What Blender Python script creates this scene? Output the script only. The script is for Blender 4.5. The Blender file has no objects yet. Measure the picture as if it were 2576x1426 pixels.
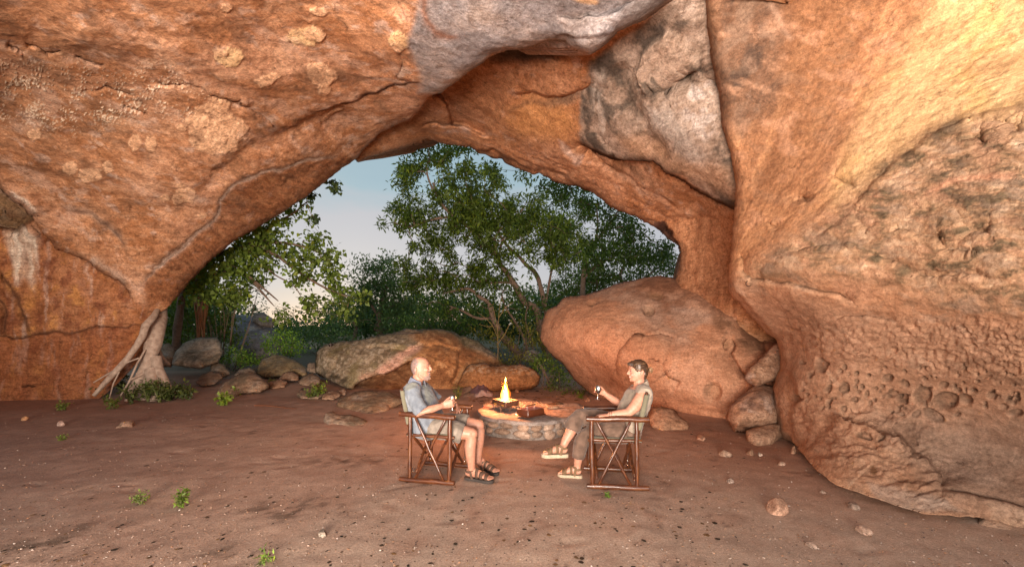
import bpy, bmesh, math, random
import numpy as np
from mathutils import Vector, Matrix, geometry
from mathutils.bvhtree import BVHTree

random.seed(11)
RNG = np.random.RandomState(11)
scene = bpy.context.scene
COL = scene.collection

# ------------------------------------------------------------------ surveying: picture point + distance -> place in metres
F, CX, HY, EYE = 1110.0, 1288.0, 812.0, 1.65
def at(px, py, Y):
    return Vector(((px - CX) / F * Y, Y, EYE + (HY - py) / F * Y))
def on_ground(px, py, z=0.0):
    Y = F * (EYE - z) / (py - HY)
    return Vector(((px - CX) / F * Y, Y, z))

# ------------------------------------------------------------------ noise
_pm = np.random.RandomState(5).permutation(256)
PERM = np.concatenate([_pm, _pm, _pm])
_g = np.random.RandomState(6).normal(size=(256, 3))
GRAD = _g / np.linalg.norm(_g, axis=1)[:, None]
def perlin(p):
    pi = np.floor(p).astype(np.int64)
    pf = p - pi
    pi &= 255
    u = pf * pf * pf * (pf * (pf * 6 - 15) + 10)
    out = 0
    for dx in (0, 1):
        wx = u[:, 0] if dx else 1 - u[:, 0]
        for dy in (0, 1):
            wy = u[:, 1] if dy else 1 - u[:, 1]
            for dz in (0, 1):
                wz = u[:, 2] if dz else 1 - u[:, 2]
                h = PERM[PERM[PERM[pi[:, 0] + dx] + pi[:, 1] + dy] + pi[:, 2] + dz]
                g = GRAD[h]
                d = g[:, 0] * (pf[:, 0] - dx) + g[:, 1] * (pf[:, 1] - dy) + g[:, 2] * (pf[:, 2] - dz)
                out = out + wx * wy * wz * d
    return out * 1.5
def fbm(p, octaves=4, gain=0.5, ridge=False):
    a, s, f = 1.0, 0.0, 1.0
    tot = 0.0
    for i in range(octaves):
        n = perlin(p * f + 17.3 * i)
        if ridge:
            n = 1 - 2 * np.abs(n)
        s = s + a * n
        tot += a
        a *= gain
        f *= 2.03
    return 1.4 * s / tot
def sst(a, b, x):
    t = np.clip((x - a) / (b - a), 0, 1)
    return t * t * (3 - 2 * t)

# ------------------------------------------------------------------ objects
def link(o, parent=None):
    COL.objects.link(o)
    if parent is not None:
        o.parent = parent
    return o
def tag(o, label=None, cat=None, group=None, kind=None):
    if label: o['label'] = label
    if cat: o['category'] = cat
    if group: o['group'] = group
    if kind: o['kind'] = kind
    return o
def empty(name, loc, rz=0.0):
    o = bpy.data.objects.new(name, None)
    o.empty_display_size = 0.1
    link(o)
    o.location = loc
    o.rotation_euler = (0, 0, rz)
    return o
def mesh_obj(name, verts, faces, mat, parent=None, smooth=True, cols=None, mats=None, fmat=None):
    me = bpy.data.meshes.new(name)
    verts = np.asarray(verts, dtype=np.float64)
    me.from_pydata(verts.tolist() if isinstance(verts, np.ndarray) else verts, [], faces if isinstance(faces, list) else faces.tolist())
    if smooth:
        me.polygons.foreach_set('use_smooth', np.ones(len(me.polygons), dtype=bool))
    if cols is not None:
        a = me.color_attributes.new('Col', 'FLOAT_COLOR', 'POINT')
        c = np.ones((len(verts), 4), dtype=np.float32)
        c[:, :3] = cols
        a.data.foreach_set('color', c.ravel())
    for m in (mats or [mat]):
        me.materials.append(m)
    if fmat is not None:
        me.polygons.foreach_set('material_index', np.asarray(fmat, dtype=np.int32))
    me.update()
    return link(bpy.data.objects.new(name, me), parent)

class MB:
    """collects simple solids, linked as one mesh"""
    def __init__(s):
        s.v, s.f = [], []
    def add(s, v, f):
        b = len(s.v)
        s.v += [tuple(x) for x in v]
        s.f += [tuple(b + i for i in q) for q in f]
        return s
    def tube(s, pts, rad, seg=10, cap=True, flat=1.0, up=None, jitter=0.0):
        pts = [Vector(p) for p in pts]
        n = len(pts)
        if not hasattr(rad, '__len__'):
            rad = [rad] * n
        ref = None
        vs = []
        for i, p in enumerate(pts):
            t = (pts[min(i + 1, n - 1)] - pts[max(i - 1, 0)])
            if t.length < 1e-9: t = Vector((0, 0, 1))
            t.normalize()
            if ref is None:
                ref = Vector(up) if up is not None else (Vector((0, 0, 1)) if abs(t.z) < 0.8 else Vector((1, 0, 0)))
            a = ref - t * ref.dot(t)
            if a.length < 1e-6:
                a = Vector((0, 1, 0)) - t * t.y
            a.normalize()
            if up is None: ref = a
            b = t.cross(a)
            r = rad[i]
            ra, rb = (r if not hasattr(r, '__len__') else r[0]), (r * flat if not hasattr(r, '__len__') else r[1])
            for k in range(seg):
                th = 2 * math.pi * k / seg
                j = 1 + (random.uniform(-jitter, jitter) if jitter else 0)
                vs.append(p + a * (math.cos(th) * ra * j) + b * (math.sin(th) * rb * j))
        fs = []
        for i in range(n - 1):
            for k in range(seg):
                k2 = (k + 1) % seg
                fs.append((i * seg + k, i * seg + k2, (i + 1) * seg + k2, (i + 1) * seg + k))
        if cap:
            fs.append(tuple(range(seg - 1, -1, -1)))
            fs.append(tuple((n - 1) * seg + k for k in range(seg)))
        return s.add(vs, fs)
    def ball(s, c, r, seg=12, rings=8, rot=None):
        c = Vector(c)
        r = r if hasattr(r, '__len__') else (r, r, r)
        vs = [Vector((0, 0, -r[2]))]
        for i in range(1, rings):
            ph = math.pi * i / rings
            for k in range(seg):
                th = 2 * math.pi * k / seg
                vs.append(Vector((r[0] * math.sin(ph) * math.cos(th), r[1] * math.sin(ph) * math.sin(th), -r[2] * math.cos(ph))))
        vs.append(Vector((0, 0, r[2])))
        if rot is not None:
            vs = [rot @ v for v in vs]
        vs = [v + c for v in vs]
        fs = []
        for k in range(seg):
            fs.append((0, 1 + (k + 1) % seg, 1 + k))
        for i in range(rings - 2):
            for k in range(seg):
                k2 = (k + 1) % seg
                fs.append((1 + i * seg + k, 1 + i * seg + k2, 1 + (i + 1) * seg + k2, 1 + (i + 1) * seg + k))
        top = len(vs) - 1
        for k in range(seg):
            fs.append((top, 1 + (rings - 2) * seg + k, 1 + (rings - 2) * seg + (k + 1) % seg))
        return s.add(vs, fs)
    def lathe(s, prof, c=(0, 0, 0), seg=20, rot=None):
        c = Vector(c)
        vs = []
        for r, z in prof:
            for k in range(seg):
                th = 2 * math.pi * k / seg
                v = Vector((r * math.cos(th), r * math.sin(th), z))
                vs.append((rot @ v if rot is not None else v) + c)
        fs = []
        for i in range(len(prof) - 1):
            for k in range(seg):
                k2 = (k + 1) % seg
                fs.append((i * seg + k, i * seg + k2, (i + 1) * seg + k2, (i + 1) * seg + k))
        fs.append(tuple(range(seg - 1, -1, -1)))
        fs.append(tuple((len(prof) - 1) * seg + k for k in range(seg)))
        return s.add(vs, fs)
    def box(s, c, d, rot=None):
        c = Vector(c)
        vs = [Vector((x * d[0] / 2, y * d[1] / 2, z * d[2] / 2)) for x in (-1, 1) for y in (-1, 1) for z in (-1, 1)]
        vs = [(rot @ v if rot is not None else v) + c for v in vs]
        return s.add(vs, [(0, 1, 3, 2), (4, 6, 7, 5), (0, 4, 5, 1), (2, 3, 7, 6), (0, 2, 6, 4), (1, 5, 7, 3)])
    def build(s, name, mat, parent=None, smooth=True, bevel=0.0):
        o = mesh_obj(name, s.v, s.f, mat, parent, smooth)
        if bevel:
            m = o.modifiers.new('Bevel', 'BEVEL'); m.width = bevel; m.segments = 2; m.limit_method = 'ANGLE'
        if smooth:
            try: o.data.set_sharp_from_angle(angle=math.radians(50))
            except Exception: pass
        return o

# ------------------------------------------------------------------ materials
def nodes_of(name):
    m = bpy.data.materials.new(name)
    m.use_nodes = True
    nt = m.node_tree
    return m, nt, nt.nodes, nt.links, nt.nodes['Principled BSDF']
def noise_node(N, L, scale, detail=4, rough=0.6, vec=None, dist=0.0):
    n = N.new('ShaderNodeTexNoise')
    n.inputs['Scale'].default_value = scale
    n.inputs['Detail'].default_value = detail
    n.inputs['Roughness'].default_value = rough
    n.inputs['Distortion'].default_value = dist
    if vec is not None: L.new(vec, n.inputs['Vector'])
    return n
def ramp(N, L, fac, stops):
    r = N.new('ShaderNodeValToRGB')
    e = r.color_ramp.elements
    while len(e) < len(stops): e.new(0.5)
    for el, (p, c) in zip(e, stops):
        el.position = p
        el.color = (c[0], c[1], c[2], 1) if hasattr(c, '__len__') else (c, c, c, 1)
    L.new(fac, r.inputs['Fac'])
    return r
def mixc(N, L, a, b, fac, mode='MIX'):
    m = N.new('ShaderNodeMix'); m.data_type = 'RGBA'; m.blend_type = mode
    for s_, v in ((6, a), (7, b)):
        if hasattr(v, 'is_linked'): L.new(v, m.inputs[s_])
        else: m.inputs[s_].default_value = (*v, 1)
    if hasattr(fac, 'is_linked'): L.new(fac, m.inputs[0])
    else: m.inputs[0].default_value = fac
    return m.outputs[2]
def bump_chain(N, L, srcs, normal_in):
    prev = None
    for h, strength, dist in srcs:
        b = N.new('ShaderNodeBump')
        b.inputs['Strength'].default_value = strength
        b.inputs['Distance'].default_value = dist
        L.new(h, b.inputs['Height'])
        if prev is not None: L.new(prev.outputs[0], b.inputs['Normal'])
        prev = b
    L.new(prev.outputs[0], normal_in)

def rock_material(name, fine=1.0, rough=0.92, bumpk=1.0, grain=0.42, k=1.0):
    m, nt, N, L, B = nodes_of(name)
    at_ = N.new('ShaderNodeAttribute'); at_.attribute_name = 'Col'
    tc = N.new('ShaderNodeTexCoord')
    v = tc.outputs['Object']
    n1 = noise_node(N, L, 2.6 * fine, 9, 0.68, v, 0.5)
    nA = noise_node(N, L, 9.5 * fine, 7, 0.74, v, 0.25)
    n2 = noise_node(N, L, 26 * fine, 5, 0.75, v)
    n3 = noise_node(N, L, 95 * fine, 3, 0.7, v)
    mp = N.new('ShaderNodeMapping'); mp.inputs['Scale'].default_value = (1, 1, 4); mp.inputs['Rotation'].default_value = (0.5, 0.35, 0); L.new(v, mp.inputs[0])
    nS = noise_node(N, L, 5.5 * fine, 7, 0.7, mp.outputs[0], 0.4)
    ck = N.new('ShaderNodeTexVoronoi'); ck.feature = 'DISTANCE_TO_EDGE'; ck.inputs['Scale'].default_value = 1.7 * fine
    ad = N.new('ShaderNodeMix'); ad.data_type = 'VECTOR'; ad.inputs[0].default_value = 0.22
    L.new(v, ad.inputs[4]); L.new(nA.outputs['Color'], ad.inputs[5]); L.new(ad.outputs[1], ck.inputs['Vector'])
    crk = ramp(N, L, ck.outputs['Distance'], [(0.0, 0.0), (0.012, 1.0)])
    gate = ramp(N, L, n1.outputs['Fac'], [(0.52, 1.0), (0.58, 0.0)])
    mxk = N.new('ShaderNodeMath'); mxk.operation = 'MAXIMUM'; L.new(crk.outputs[0], mxk.inputs[0]); L.new(gate.outputs[0], mxk.inputs[1])
    c = mixc(N, L, at_.outputs['Color'], ramp(N, L, n1.outputs['Fac'], [(0.32, (0.60, 0.50, 0.45)), (0.5, 1.0), (0.68, (1.22, 1.28, 1.36))]).outputs[0], 0.75 * k, 'MULTIPLY')
    c = mixc(N, L, c, ramp(N, L, nA.outputs['Fac'], [(0.34, (0.46, 0.40, 0.37)), (0.47, 0.95), (0.56, 1.05), (0.68, (1.45, 1.5, 1.55))]).outputs[0], 0.72 * k, 'MULTIPLY')
    c = mixc(N, L, c, ramp(N, L, nS.outputs['Fac'], [(0.36, (0.55, 0.47, 0.43)), (0.5, 1.0), (0.66, (1.25, 1.27, 1.3))]).outputs[0], 0.6 * k, 'MULTIPLY')
    c = mixc(N, L, c, ramp(N, L, n2.outputs['Fac'], [(0.33, 1 - 1.1 * grain), (0.5, 1.0), (0.67, 1 + 1.1 * grain)]).outputs[0], 0.8, 'MULTIPLY')
    c = mixc(N, L, c, ramp(N, L, n3.outputs['Fac'], [(0.3, 0.72), (0.5, 1.0), (0.72, 1.35)]).outputs[0], 0.8, 'MULTIPLY')
    c = mixc(N, L, c, ramp(N, L, mxk.outputs[0], [(0.0, (0.32, 0.24, 0.2)), (1.0, 1.0)]).outputs[0], 0.8, 'MULTIPLY')
    L.new(c, B.inputs['Base Color'])
    B.inputs['Roughness'].default_value = rough
    B.inputs['Specular IOR Level'].default_value = 0.2
    bump_chain(N, L, [(n1.outputs['Fac'], 0.35 * bumpk, 0.08 / fine), (nA.outputs['Fac'], 0.6 * bumpk, 0.05 / fine), (nS.outputs['Fac'], 0.5 * bumpk, 0.05 / fine), (n2.outputs['Fac'], 0.7 * bumpk, 0.025 / fine), (mxk.outputs[0], 0.5 * bumpk, 0.02), (n3.outputs['Fac'], 0.6 * bumpk, 0.006 / fine)], B.inputs['Normal'])
    return m
def plain_material(name, col, rough=0.7, var=0.25, scale=30, bump=0.2, bdist=0.004, metal=0.0, spec=0.4, col2=None):
    m, nt, N, L, B = nodes_of(name)
    tc = N.new('ShaderNodeTexCoord')
    n = noise_node(N, L, scale, 6, 0.65, tc.outputs['Object'])
    c2 = col2 or tuple(x * (1 - var) for x in col)
    r = ramp(N, L, n.outputs['Fac'], [(0.3, c2), (0.65, col)])
    L.new(r.outputs['Color'], B.inputs['Base Color'])
    B.inputs['Roughness'].default_value = rough
    B.inputs['Metallic'].default_value = metal
    B.inputs['Specular IOR Level'].default_value = spec
    if bump:
        bump_chain(N, L, [(n.outputs['Fac'], bump, bdist)], B.inputs['Normal'])
    return m
# ------------------------------------------------------------------ rock sheets surveyed from control points
def resample(poly, step, closed=True):
    P_ = np.array(poly, float)
    if closed: P_ = np.vstack([P_, P_[:1]])
    out = []
    for a, b in zip(P_[:-1], P_[1:]):
        n = max(1, int(np.hypot(*(b - a)) / step))
        for i in range(n): out.append(a + (b - a) * i / n)
    if not closed: out.append(P_[-1])
    return np.array(out)
def seg_dist(q, poly, closed=False):
    """distance, signed side, arclength fraction of nearest point, nearest point"""
    P_ = np.array(poly, float)
    if closed: P_ = np.vstack([P_, P_[:1]])
    seg = np.hypot(*(P_[1:] - P_[:-1]).T)
    cum = np.concatenate([[0], np.cumsum(seg)])
    best = np.full(len(q), 1e18); side = np.zeros(len(q)); tt = np.zeros(len(q)); near = np.zeros((len(q), 2))
    for i, (a, b) in enumerate(zip(P_[:-1], P_[1:])):
        ab = b - a
        L2 = max(ab @ ab, 1e-9)
        t = np.clip(((q - a) @ ab) / L2, 0, 1)
        c = a + t[:, None] * ab
        d = (q[:, 0] - c[:, 0]) ** 2 + (q[:, 1] - c[:, 1]) ** 2
        w = d < best
        best = np.where(w, d, best)
        s = ab[0] * (q[:, 1] - a[1]) - ab[1] * (q[:, 0] - a[0])
        side = np.where(w, s, side)
        tt = np.where(w, (cum[i] + t * seg[i]) / cum[-1], tt)
        near[w] = c[w]
    return np.sqrt(best), np.sign(side), tt, near
def inside(q, poly):
    P_ = np.array(poly, float)
    x, y = q[:, 0], q[:, 1]
    r = np.zeros(len(q), bool)
    j = len(P_) - 1
    for i in range(len(P_)):
        xi, yi = P_[i]; xj, yj = P_[j]
        if yi != yj:
            r ^= ((yi > y) != (yj > y)) & (x < (xj - xi) * (y - yi) / (yj - yi) + xi)
        j = i
    return r
class TPS:
    def __init__(s, ctrl, lam=1e-3):
        C = np.array(ctrl, float)
        s.c = C[:, :2] / 1000
        n = len(C)
        K = s.k(np.linalg.norm(s.c[:, None] - s.c[None], axis=2)) + lam * np.eye(n)
        Pm = np.hstack([np.ones((n, 1)), s.c])
        A = np.zeros((n + 3, n + 3)); A[:n, :n] = K; A[:n, n:] = Pm; A[n:, :n] = Pm.T
        s.w = np.linalg.solve(A, np.concatenate([np.log(C[:, 2]), np.zeros(3)]))
    @staticmethod
    def k(r):
        return np.where(r > 0, r * r * np.log(np.maximum(r, 1e-12)), 0)
    def __call__(s, q):
        q = q / 1000
        out = np.zeros(len(q))
        for i0 in range(0, len(q), 40000):
            b = q[i0:i0 + 40000]
            K = s.k(np.sqrt(((b[:, None] - s.c[None]) ** 2).sum(2)))
            out[i0:i0 + 40000] = K @ s.w[:-3] + s.w[-3] + b @ s.w[-2:]
        return np.exp(out)

def near_outline(gx, gy, ol, reach, T=24):
    ny, nx = gx.shape
    d = np.full((ny, nx), 1e4); near = np.zeros((ny, nx, 2))
    A = ol; Bq = np.roll(ol, -1, 0)
    lo, hi = np.minimum(A, Bq), np.maximum(A, Bq)
    for i in range(0, ny, T):
        for j in range(0, nx, T):
            X, Y_ = gx[i:i + T, j:j + T], gy[i:i + T, j:j + T]
            m = (hi[:, 0] > X.min() - reach) & (lo[:, 0] < X.max() + reach) & (hi[:, 1] > Y_.min() - reach) & (lo[:, 1] < Y_.max() + reach)
            if not m.any(): continue
            a, ab = A[m], (Bq - A)[m]
            q = np.stack([X.ravel(), Y_.ravel()], 1)
            t = np.clip(((q[:, None] - a[None]) * ab[None]).sum(2) / np.maximum((ab * ab).sum(1), 1e-9), 0, 1)
            c = a[None] + t[..., None] * ab[None]
            dd = ((q[:, None] - c) ** 2).sum(2)
            k = dd.argmin(1)
            d[i:i + T, j:j + T] = np.sqrt(dd[np.arange(len(q)), k]).reshape(X.shape)
            near[i:i + T, j:j + T] = c[np.arange(len(q)), k].reshape(*X.shape, 2)
    return d.ravel(), near.reshape(-1, 2)
def local_dist(q, poly, reach):
    P_ = np.array(poly, float)
    m = (q[:, 0] > P_[:, 0].min() - reach) & (q[:, 0] < P_[:, 0].max() + reach) & (q[:, 1] > P_[:, 1].min() - reach) & (q[:, 1] < P_[:, 1].max() + reach)
    d = np.full(len(q), 1e4); sg = np.ones(len(q)); t = np.zeros(len(q))
    if m.any(): d[m], sg[m], t[m], _ = seg_dist(q[m], poly)
    return d, sg, t, None
class Sheet:
    """fields over a grid of the rock face: q grid, w warped grid, Y distance, col colour"""
    def step(s, poly, amp, fall, side=1, w=3, ends=0.12):
        d, sg, t, _ = local_dist(s.w, poly, fall * 4 + 10)
        taper = np.clip(np.minimum(t, 1 - t) / ends, 0, 1) if ends > 0 else 1
        taper = np.where((t <= 0) | (t >= 1), 0, taper) if ends > 0 else np.ones(len(d))
        k = sst(-w, w, d * sg * side)
        s.Y += amp * np.exp(-d / fall) * taper * k
    def groove(s, poly, amp, w, colour=None, ck=0.8, cw=None):
        d, sg, t, _ = local_dist(s.w, poly, 3 * max(w, cw or w) + 5)
        taper = np.where((t <= 0) | (t >= 1), 0, np.clip(np.minimum(t, 1 - t) / 0.1, 0, 1))
        m = np.exp(-(d / w) ** 2) * taper
        s.Y += amp * m
        if colour is not None:
            s.mix(colour, ck * np.exp(-(d / (cw or w)) ** 2) * taper)
    def blob(s, cx, cy, rx, ry, ang=0.0, soft=0.25, warp=1.0):
        q = s.q + (s.w - s.q) * warp
        a = math.radians(ang)
        x, y = q[:, 0] - cx, q[:, 1] - cy
        u = (x * math.cos(a) + y * math.sin(a)) / rx
        v = (-x * math.sin(a) + y * math.cos(a)) / ry
        return 1 - sst(1 - soft, 1 + soft, np.sqrt(u * u + v * v))
    def area(s, poly, soft=20):
        d, _, _, _ = seg_dist(s.w, poly, True)
        sd = np.where(inside(s.w, poly), d, -d)
        return sst(-soft, soft, sd)
    def line(s, poly, w):
        d, _, t, _ = local_dist(s.w, poly, 3 * w + 5)
        return np.exp(-(d / w) ** 2) * np.clip(np.minimum(t, 1 - t) / 0.12, 0, 1)
    def mix(s, c, m):
        s.col += (np.array(c) - s.col) * np.clip(m * np.ones(len(s.col)), 0, 1)[:, None]

def axis(lo, hi, fine_lo, fine_hi, fine, coarse):
    a = list(np.arange(lo, fine_lo, coarse)) if lo < fine_lo else []
    b0 = max(lo, fine_lo)
    b = list(np.arange(b0, min(hi, fine_hi), fine))
    c = list(np.arange(min(hi, fine_hi), hi + coarse, coarse)) if hi > fine_hi else [min(hi, fine_hi) + fine]
    return np.array(a + b + c)

def rock_sheet(name, outline, ctrl, fine, base, paint, mat, disp=(0.12, 0.5), edge=(0.3, 40), warp=6, back=None, rim=None, round_all=True, hard=None, strat=(0.02, (1, 1, 6)), relief=0.0):
    ol = np.array(outline, float)
    lo, hi = ol.min(0), ol.max(0)
    xs = axis(lo[0] - fine, hi[0] + fine, -40, 2616, fine, 40)
    ys = axis(lo[1] - fine, hi[1] + fine, -40, 1466, fine, 40)
    gx, gy = np.meshgrid(xs, ys)
    ny, nx = gx.shape
    q = np.stack([gx.ravel(), gy.ravel()], 1)
    # outline gets a small irregular waviness
    olr = resample(ol, max(fine * 1.2, 3))
    p3 = np.stack([olr[:, 0] / 40, olr[:, 1] / 40, np.full(len(olr), 3.3)], 1)
    olr = olr + np.stack([fbm(p3, 3), fbm(p3 + 50, 3)], 1) * min(4, fine * 1.0)
    # nearest outline point (chunked over near grid only)
    d, near = near_outline(gx, gy, olr, max(edge[1], 60) + 80)
    ins = inside(q, olr)
    snap = d < fine * 0.72
    inframe = (q[:, 0] > lo[0] - 1e9)
    qs = q.copy(); qs[snap] = near[snap]
    s = Sheet()
    s.q = qs
    p3 = np.stack([qs[:, 0] / 60, qs[:, 1] / 60, np.zeros(len(qs)) + hash_f(name)], 1)
    s.w = qs + np.stack([fbm(p3, 4), fbm(p3 + 31.7, 4)], 1) * warp * 2
    s.Y = TPS(ctrl)(qs)
    dd = np.where(ins, d, 0); dd[snap] = 0
    s.d = dd
    if edge[0]:
        em = np.ones(len(qs))
        if hard is not None:      # stretches of the outline that do not round over
            for poly, rad in hard:
                h, _, _, _ = seg_dist(qs, poly)
                em *= sst(rad * 0.5, rad * 1.5, h)
        k = 1 - np.clip(dd / edge[1], 0, 1)
        s.Y += edge[0] * (1 - np.sqrt(np.maximum(0, 1 - k * k))) * em
    s.col = np.tile(np.array(base, float), (len(qs), 1))
    s.pos = np.stack([(qs[:, 0] - CX) / F * s.Y, s.Y, EYE + (HY - qs[:, 1]) / F * s.Y], 1)
    s.extra = np.zeros(len(qs))
    paint(s)
    pos = np.stack([(qs[:, 0] - CX) / F * s.Y, s.Y, EYE + (HY - qs[:, 1]) / F * s.Y], 1)
    g = pos.reshape(ny, nx, 3)
    du = np.gradient(g, axis=1); dv = np.gradient(g, axis=0)
    nrm = np.cross(du, dv).reshape(-1, 3)
    nrm /= np.maximum(np.linalg.norm(nrm, axis=1), 1e-9)[:, None]
    tocam = np.array([0, 0, EYE]) - pos
    flip = (nrm * tocam).sum(1) < 0
    nrm[flip] *= -1
    n = 0.6 * disp[0] * fbm(pos * disp[1], 5, 0.55) + disp[0] * 0.12 * fbm(pos * disp[1] * 3.1 + 9, 4, 0.55, ridge=True)
    if strat[0]:
        n = n + strat[0] * fbm(pos * np.array(strat[1]), 4, 0.6, ridge=True)
    n = n + s.extra
    pos = pos + nrm * n[:, None]
    # faces
    idx = np.arange(ny * nx).reshape(ny, nx)
    f = np.stack([idx[:-1, :-1], idx[:-1, 1:], idx[1:, 1:], idx[1:, :-1]], -1).reshape(-1, 4)
    ok = (ins | snap)[f].all(1)
    cen = qs[f].mean(1)
    ok &= inside(cen, olr) | (~snap[f]).any(1)
    f = f[ok]
    used = np.unique(f)
    remap = -np.ones(ny * nx, int); remap[used] = np.arange(len(used))
    f = remap[f]
    s.col = s.col * 0.97 + 0.03 * (s.col @ np.array((0.3, 0.55, 0.15)))[:, None]
    V = pos[used]; C = np.clip(s.col[used], 0.004, 0.9); D = s.d[used]; Q = qs[used]
    f = f[:, ::-1]
    # boundary edges
    e = np.concatenate([f[:, [0, 1]], f[:, [1, 2]], f[:, [2, 3]], f[:, [3, 0]]])
    key = np.sort(e, 1); code = key[:, 0] * (len(V) + 1) + key[:, 1]
    u, inv, cnt = np.unique(code, return_inverse=True, return_counts=True)
    be = e[cnt[inv] == 1]
    faces = f.tolist()
    if rim is not None:          # carry the broken edge back into the rock
        dirv, lengths = np.array(rim[0], float), rim[1]
        bv = np.unique(be)
        m0 = {int(b): int(b) for b in bv}
        for ln in lengths:
            base_i = len(V)
            m1 = {int(b): base_i + i for i, b in enumerate(bv)}
            newp = V[bv] + dirv * ln
            newp = newp + 0.06 * ln ** 0.5 * np.stack([fbm(newp * 1.3, 3), fbm(newp * 1.3 + 7, 3), fbm(newp * 1.3 + 21, 3)], 1)
            V = np.vstack([V, newp]); C = np.vstack([C, C[bv] * 0.9])
            faces += [[m0[int(b)], m0[int(a)], m1[int(a)], m1[int(b)]] for a, b in be]
            m0 = m1
    if back is not None:         # closed boulder: far side
        dirv, T, wd = np.array(back[0], float), back[1], back[2]
        isb = np.zeros(len(V), bool); isb[np.unique(be)] = True
        bi = np.where(~isb)[0]
        mp = np.arange(len(V)); mp[bi] = len(V) + np.arange(len(bi))
        t = T * np.sqrt(1 - np.exp(-D[bi] / wd))
        nb = V[bi] + dirv * t[:, None]
        V = np.vstack([V, nb]); C = np.vstack([C, C[bi]])
        faces += mp[f[:, ::-1]].tolist()
    return mesh_obj(name, V, faces, mat, None, True, C)
def hash_f(s_):
    return (sum(ord(c) * (i + 3) for i, c in enumerate(s_)) % 997) / 7.0

ORANGE, RUST, DARK, PINK = (0.45, 0.215, 0.105), (0.32, 0.13, 0.05), (0.14, 0.066, 0.034), (0.53, 0.29, 0.175)
GREY, PALE, LICHEN, BLACK = (0.36, 0.27, 0.23), (0.56, 0.46, 0.40), (0.76, 0.46, 0.27), (0.07, 0.055, 0.042)
OCHRE, OLIVE = (0.52, 0.31, 0.12), (0.17, 0.125, 0.06)
M_rock = rock_material('cave_sandstone', k=0.92)
M_rock2 = rock_material('boulder_stone', 1.3)
M_smooth = rock_material('smooth_sandstone', 1.0, 0.9, 0.55, 0.36, 0.62)

def mottled(s, a=PINK, b=RUST, c=DARK, k=1.0):
    p = s.pos
    n1 = fbm(p * 0.55 + 3, 4); n2 = fbm(p * 1.7 + 11, 5, 0.6); n3 = fbm(p * np.array([1.2, 1.2, 4.5]) + 5, 5, 0.6)
    s.mix(a, k * 0.75 * sst(-0.1, 0.35, n1))
    s.mix(b, k * 0.8 * sst(0.0, 0.32, n2))
    s.mix(c, k * 0.55 * sst(0.1, 0.45, n3 - 0.2 * n1))
    n4 = fbm(p * 3.3 + 40, 4, 0.6)
    s.mix(PALE, k * 0.4 * sst(0.25, 0.5, n4))
    n5 = fbm(p * np.array([2.0, 2.0, 9.0]) + 60, 5, 0.65)
    s.mix((0.2, 0.085, 0.04), k * 0.45 * sst(0.12, 0.4, n5)); s.mix((0.55, 0.33, 0.2), k * 0.35 * sst(0.12, 0.4, -n5))

# ---- the big roof of the cave and the wall on its left
A_seam = [(854, 376), (771, 399), (715, 408), (658, 433), (602, 451), (551, 497), (537, 560), (492, 596), (425, 646), (388, 673), (357, 723)]
A_out = [(1690, -5), (1640, 30), (1590, 60), (1550, 78), (1526, 107), (1484, 138), (1432, 120), (1424, 104), (1380, 98), (1340, 112), (1250, 128), (1228, 142), (1190, 170),
         (1138, 210), (1110, 232), (1078, 243), (1056, 283), (1030, 300), (960, 330), (925, 362), (890, 402), (840, 440), (790, 480), (740, 511), (690, 545), (640, 580), (590, 606), (545, 640),
         (500, 680), (470, 712), (445, 745), (415, 777), (395, 788), (378, 800), (372, 850), (352, 905), (300, 960), (235, 1018), (-60, 1030), (-700, 1130), (-700, -900), (1690, -900)]
A_ctl = [(0, 1010, 9.4), (-400, 1060, 7.4), (-700, 1130, 5.8), (200, 1005, 9.6), (300, 960, 9.9), (0, 850, 9.45), (200, 835, 9.7), (340, 820, 10.0), (0, 700, 9.3), (200, 740, 9.6), (300, 760, 9.9), (0, 600, 9.2),
         (0, 440, 8.3), (150, 520, 8.9), (250, 600, 9.3), (0, 250, 6.9), (0, 100, 5.4), (0, 0, 4.65), (0, -300, 3.3), (415, 775, 10.4), (500, 680, 10.7), (640, 580, 10.95),
         (740, 511, 11.2), (890, 402, 11.3), (700, 250, 7.6), (600, 450, 9.3), (400, 650, 9.8), (300, 400, 8.1), (1000, 100, 5.8), (1000, 0, 5.2), (1000, -300, 3.6),
         (960, 250, 8.1), (1040, 290, 9.2), (1076, 240, 7.7), (1190, 165, 6.2), (1250, 125, 5.7), (1400, 98, 5.35), (1484, 135, 5.25), (1590, 60, 4.85), (1690, 0, 4.6), (1350, 20, 4.9), (1200, 50, 5.15),
         (1500, -300, 3.3), (500, 100, 5.7), (500, -300, 3.5), (-400, 200, 5.6), (-400, 600, 7.2), (-700, 700, 5.8), (-700, 0, 4.0), (-700, -600, 2.4), (500, -800, 2.35), (1690, -800, 2.3)]
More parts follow.
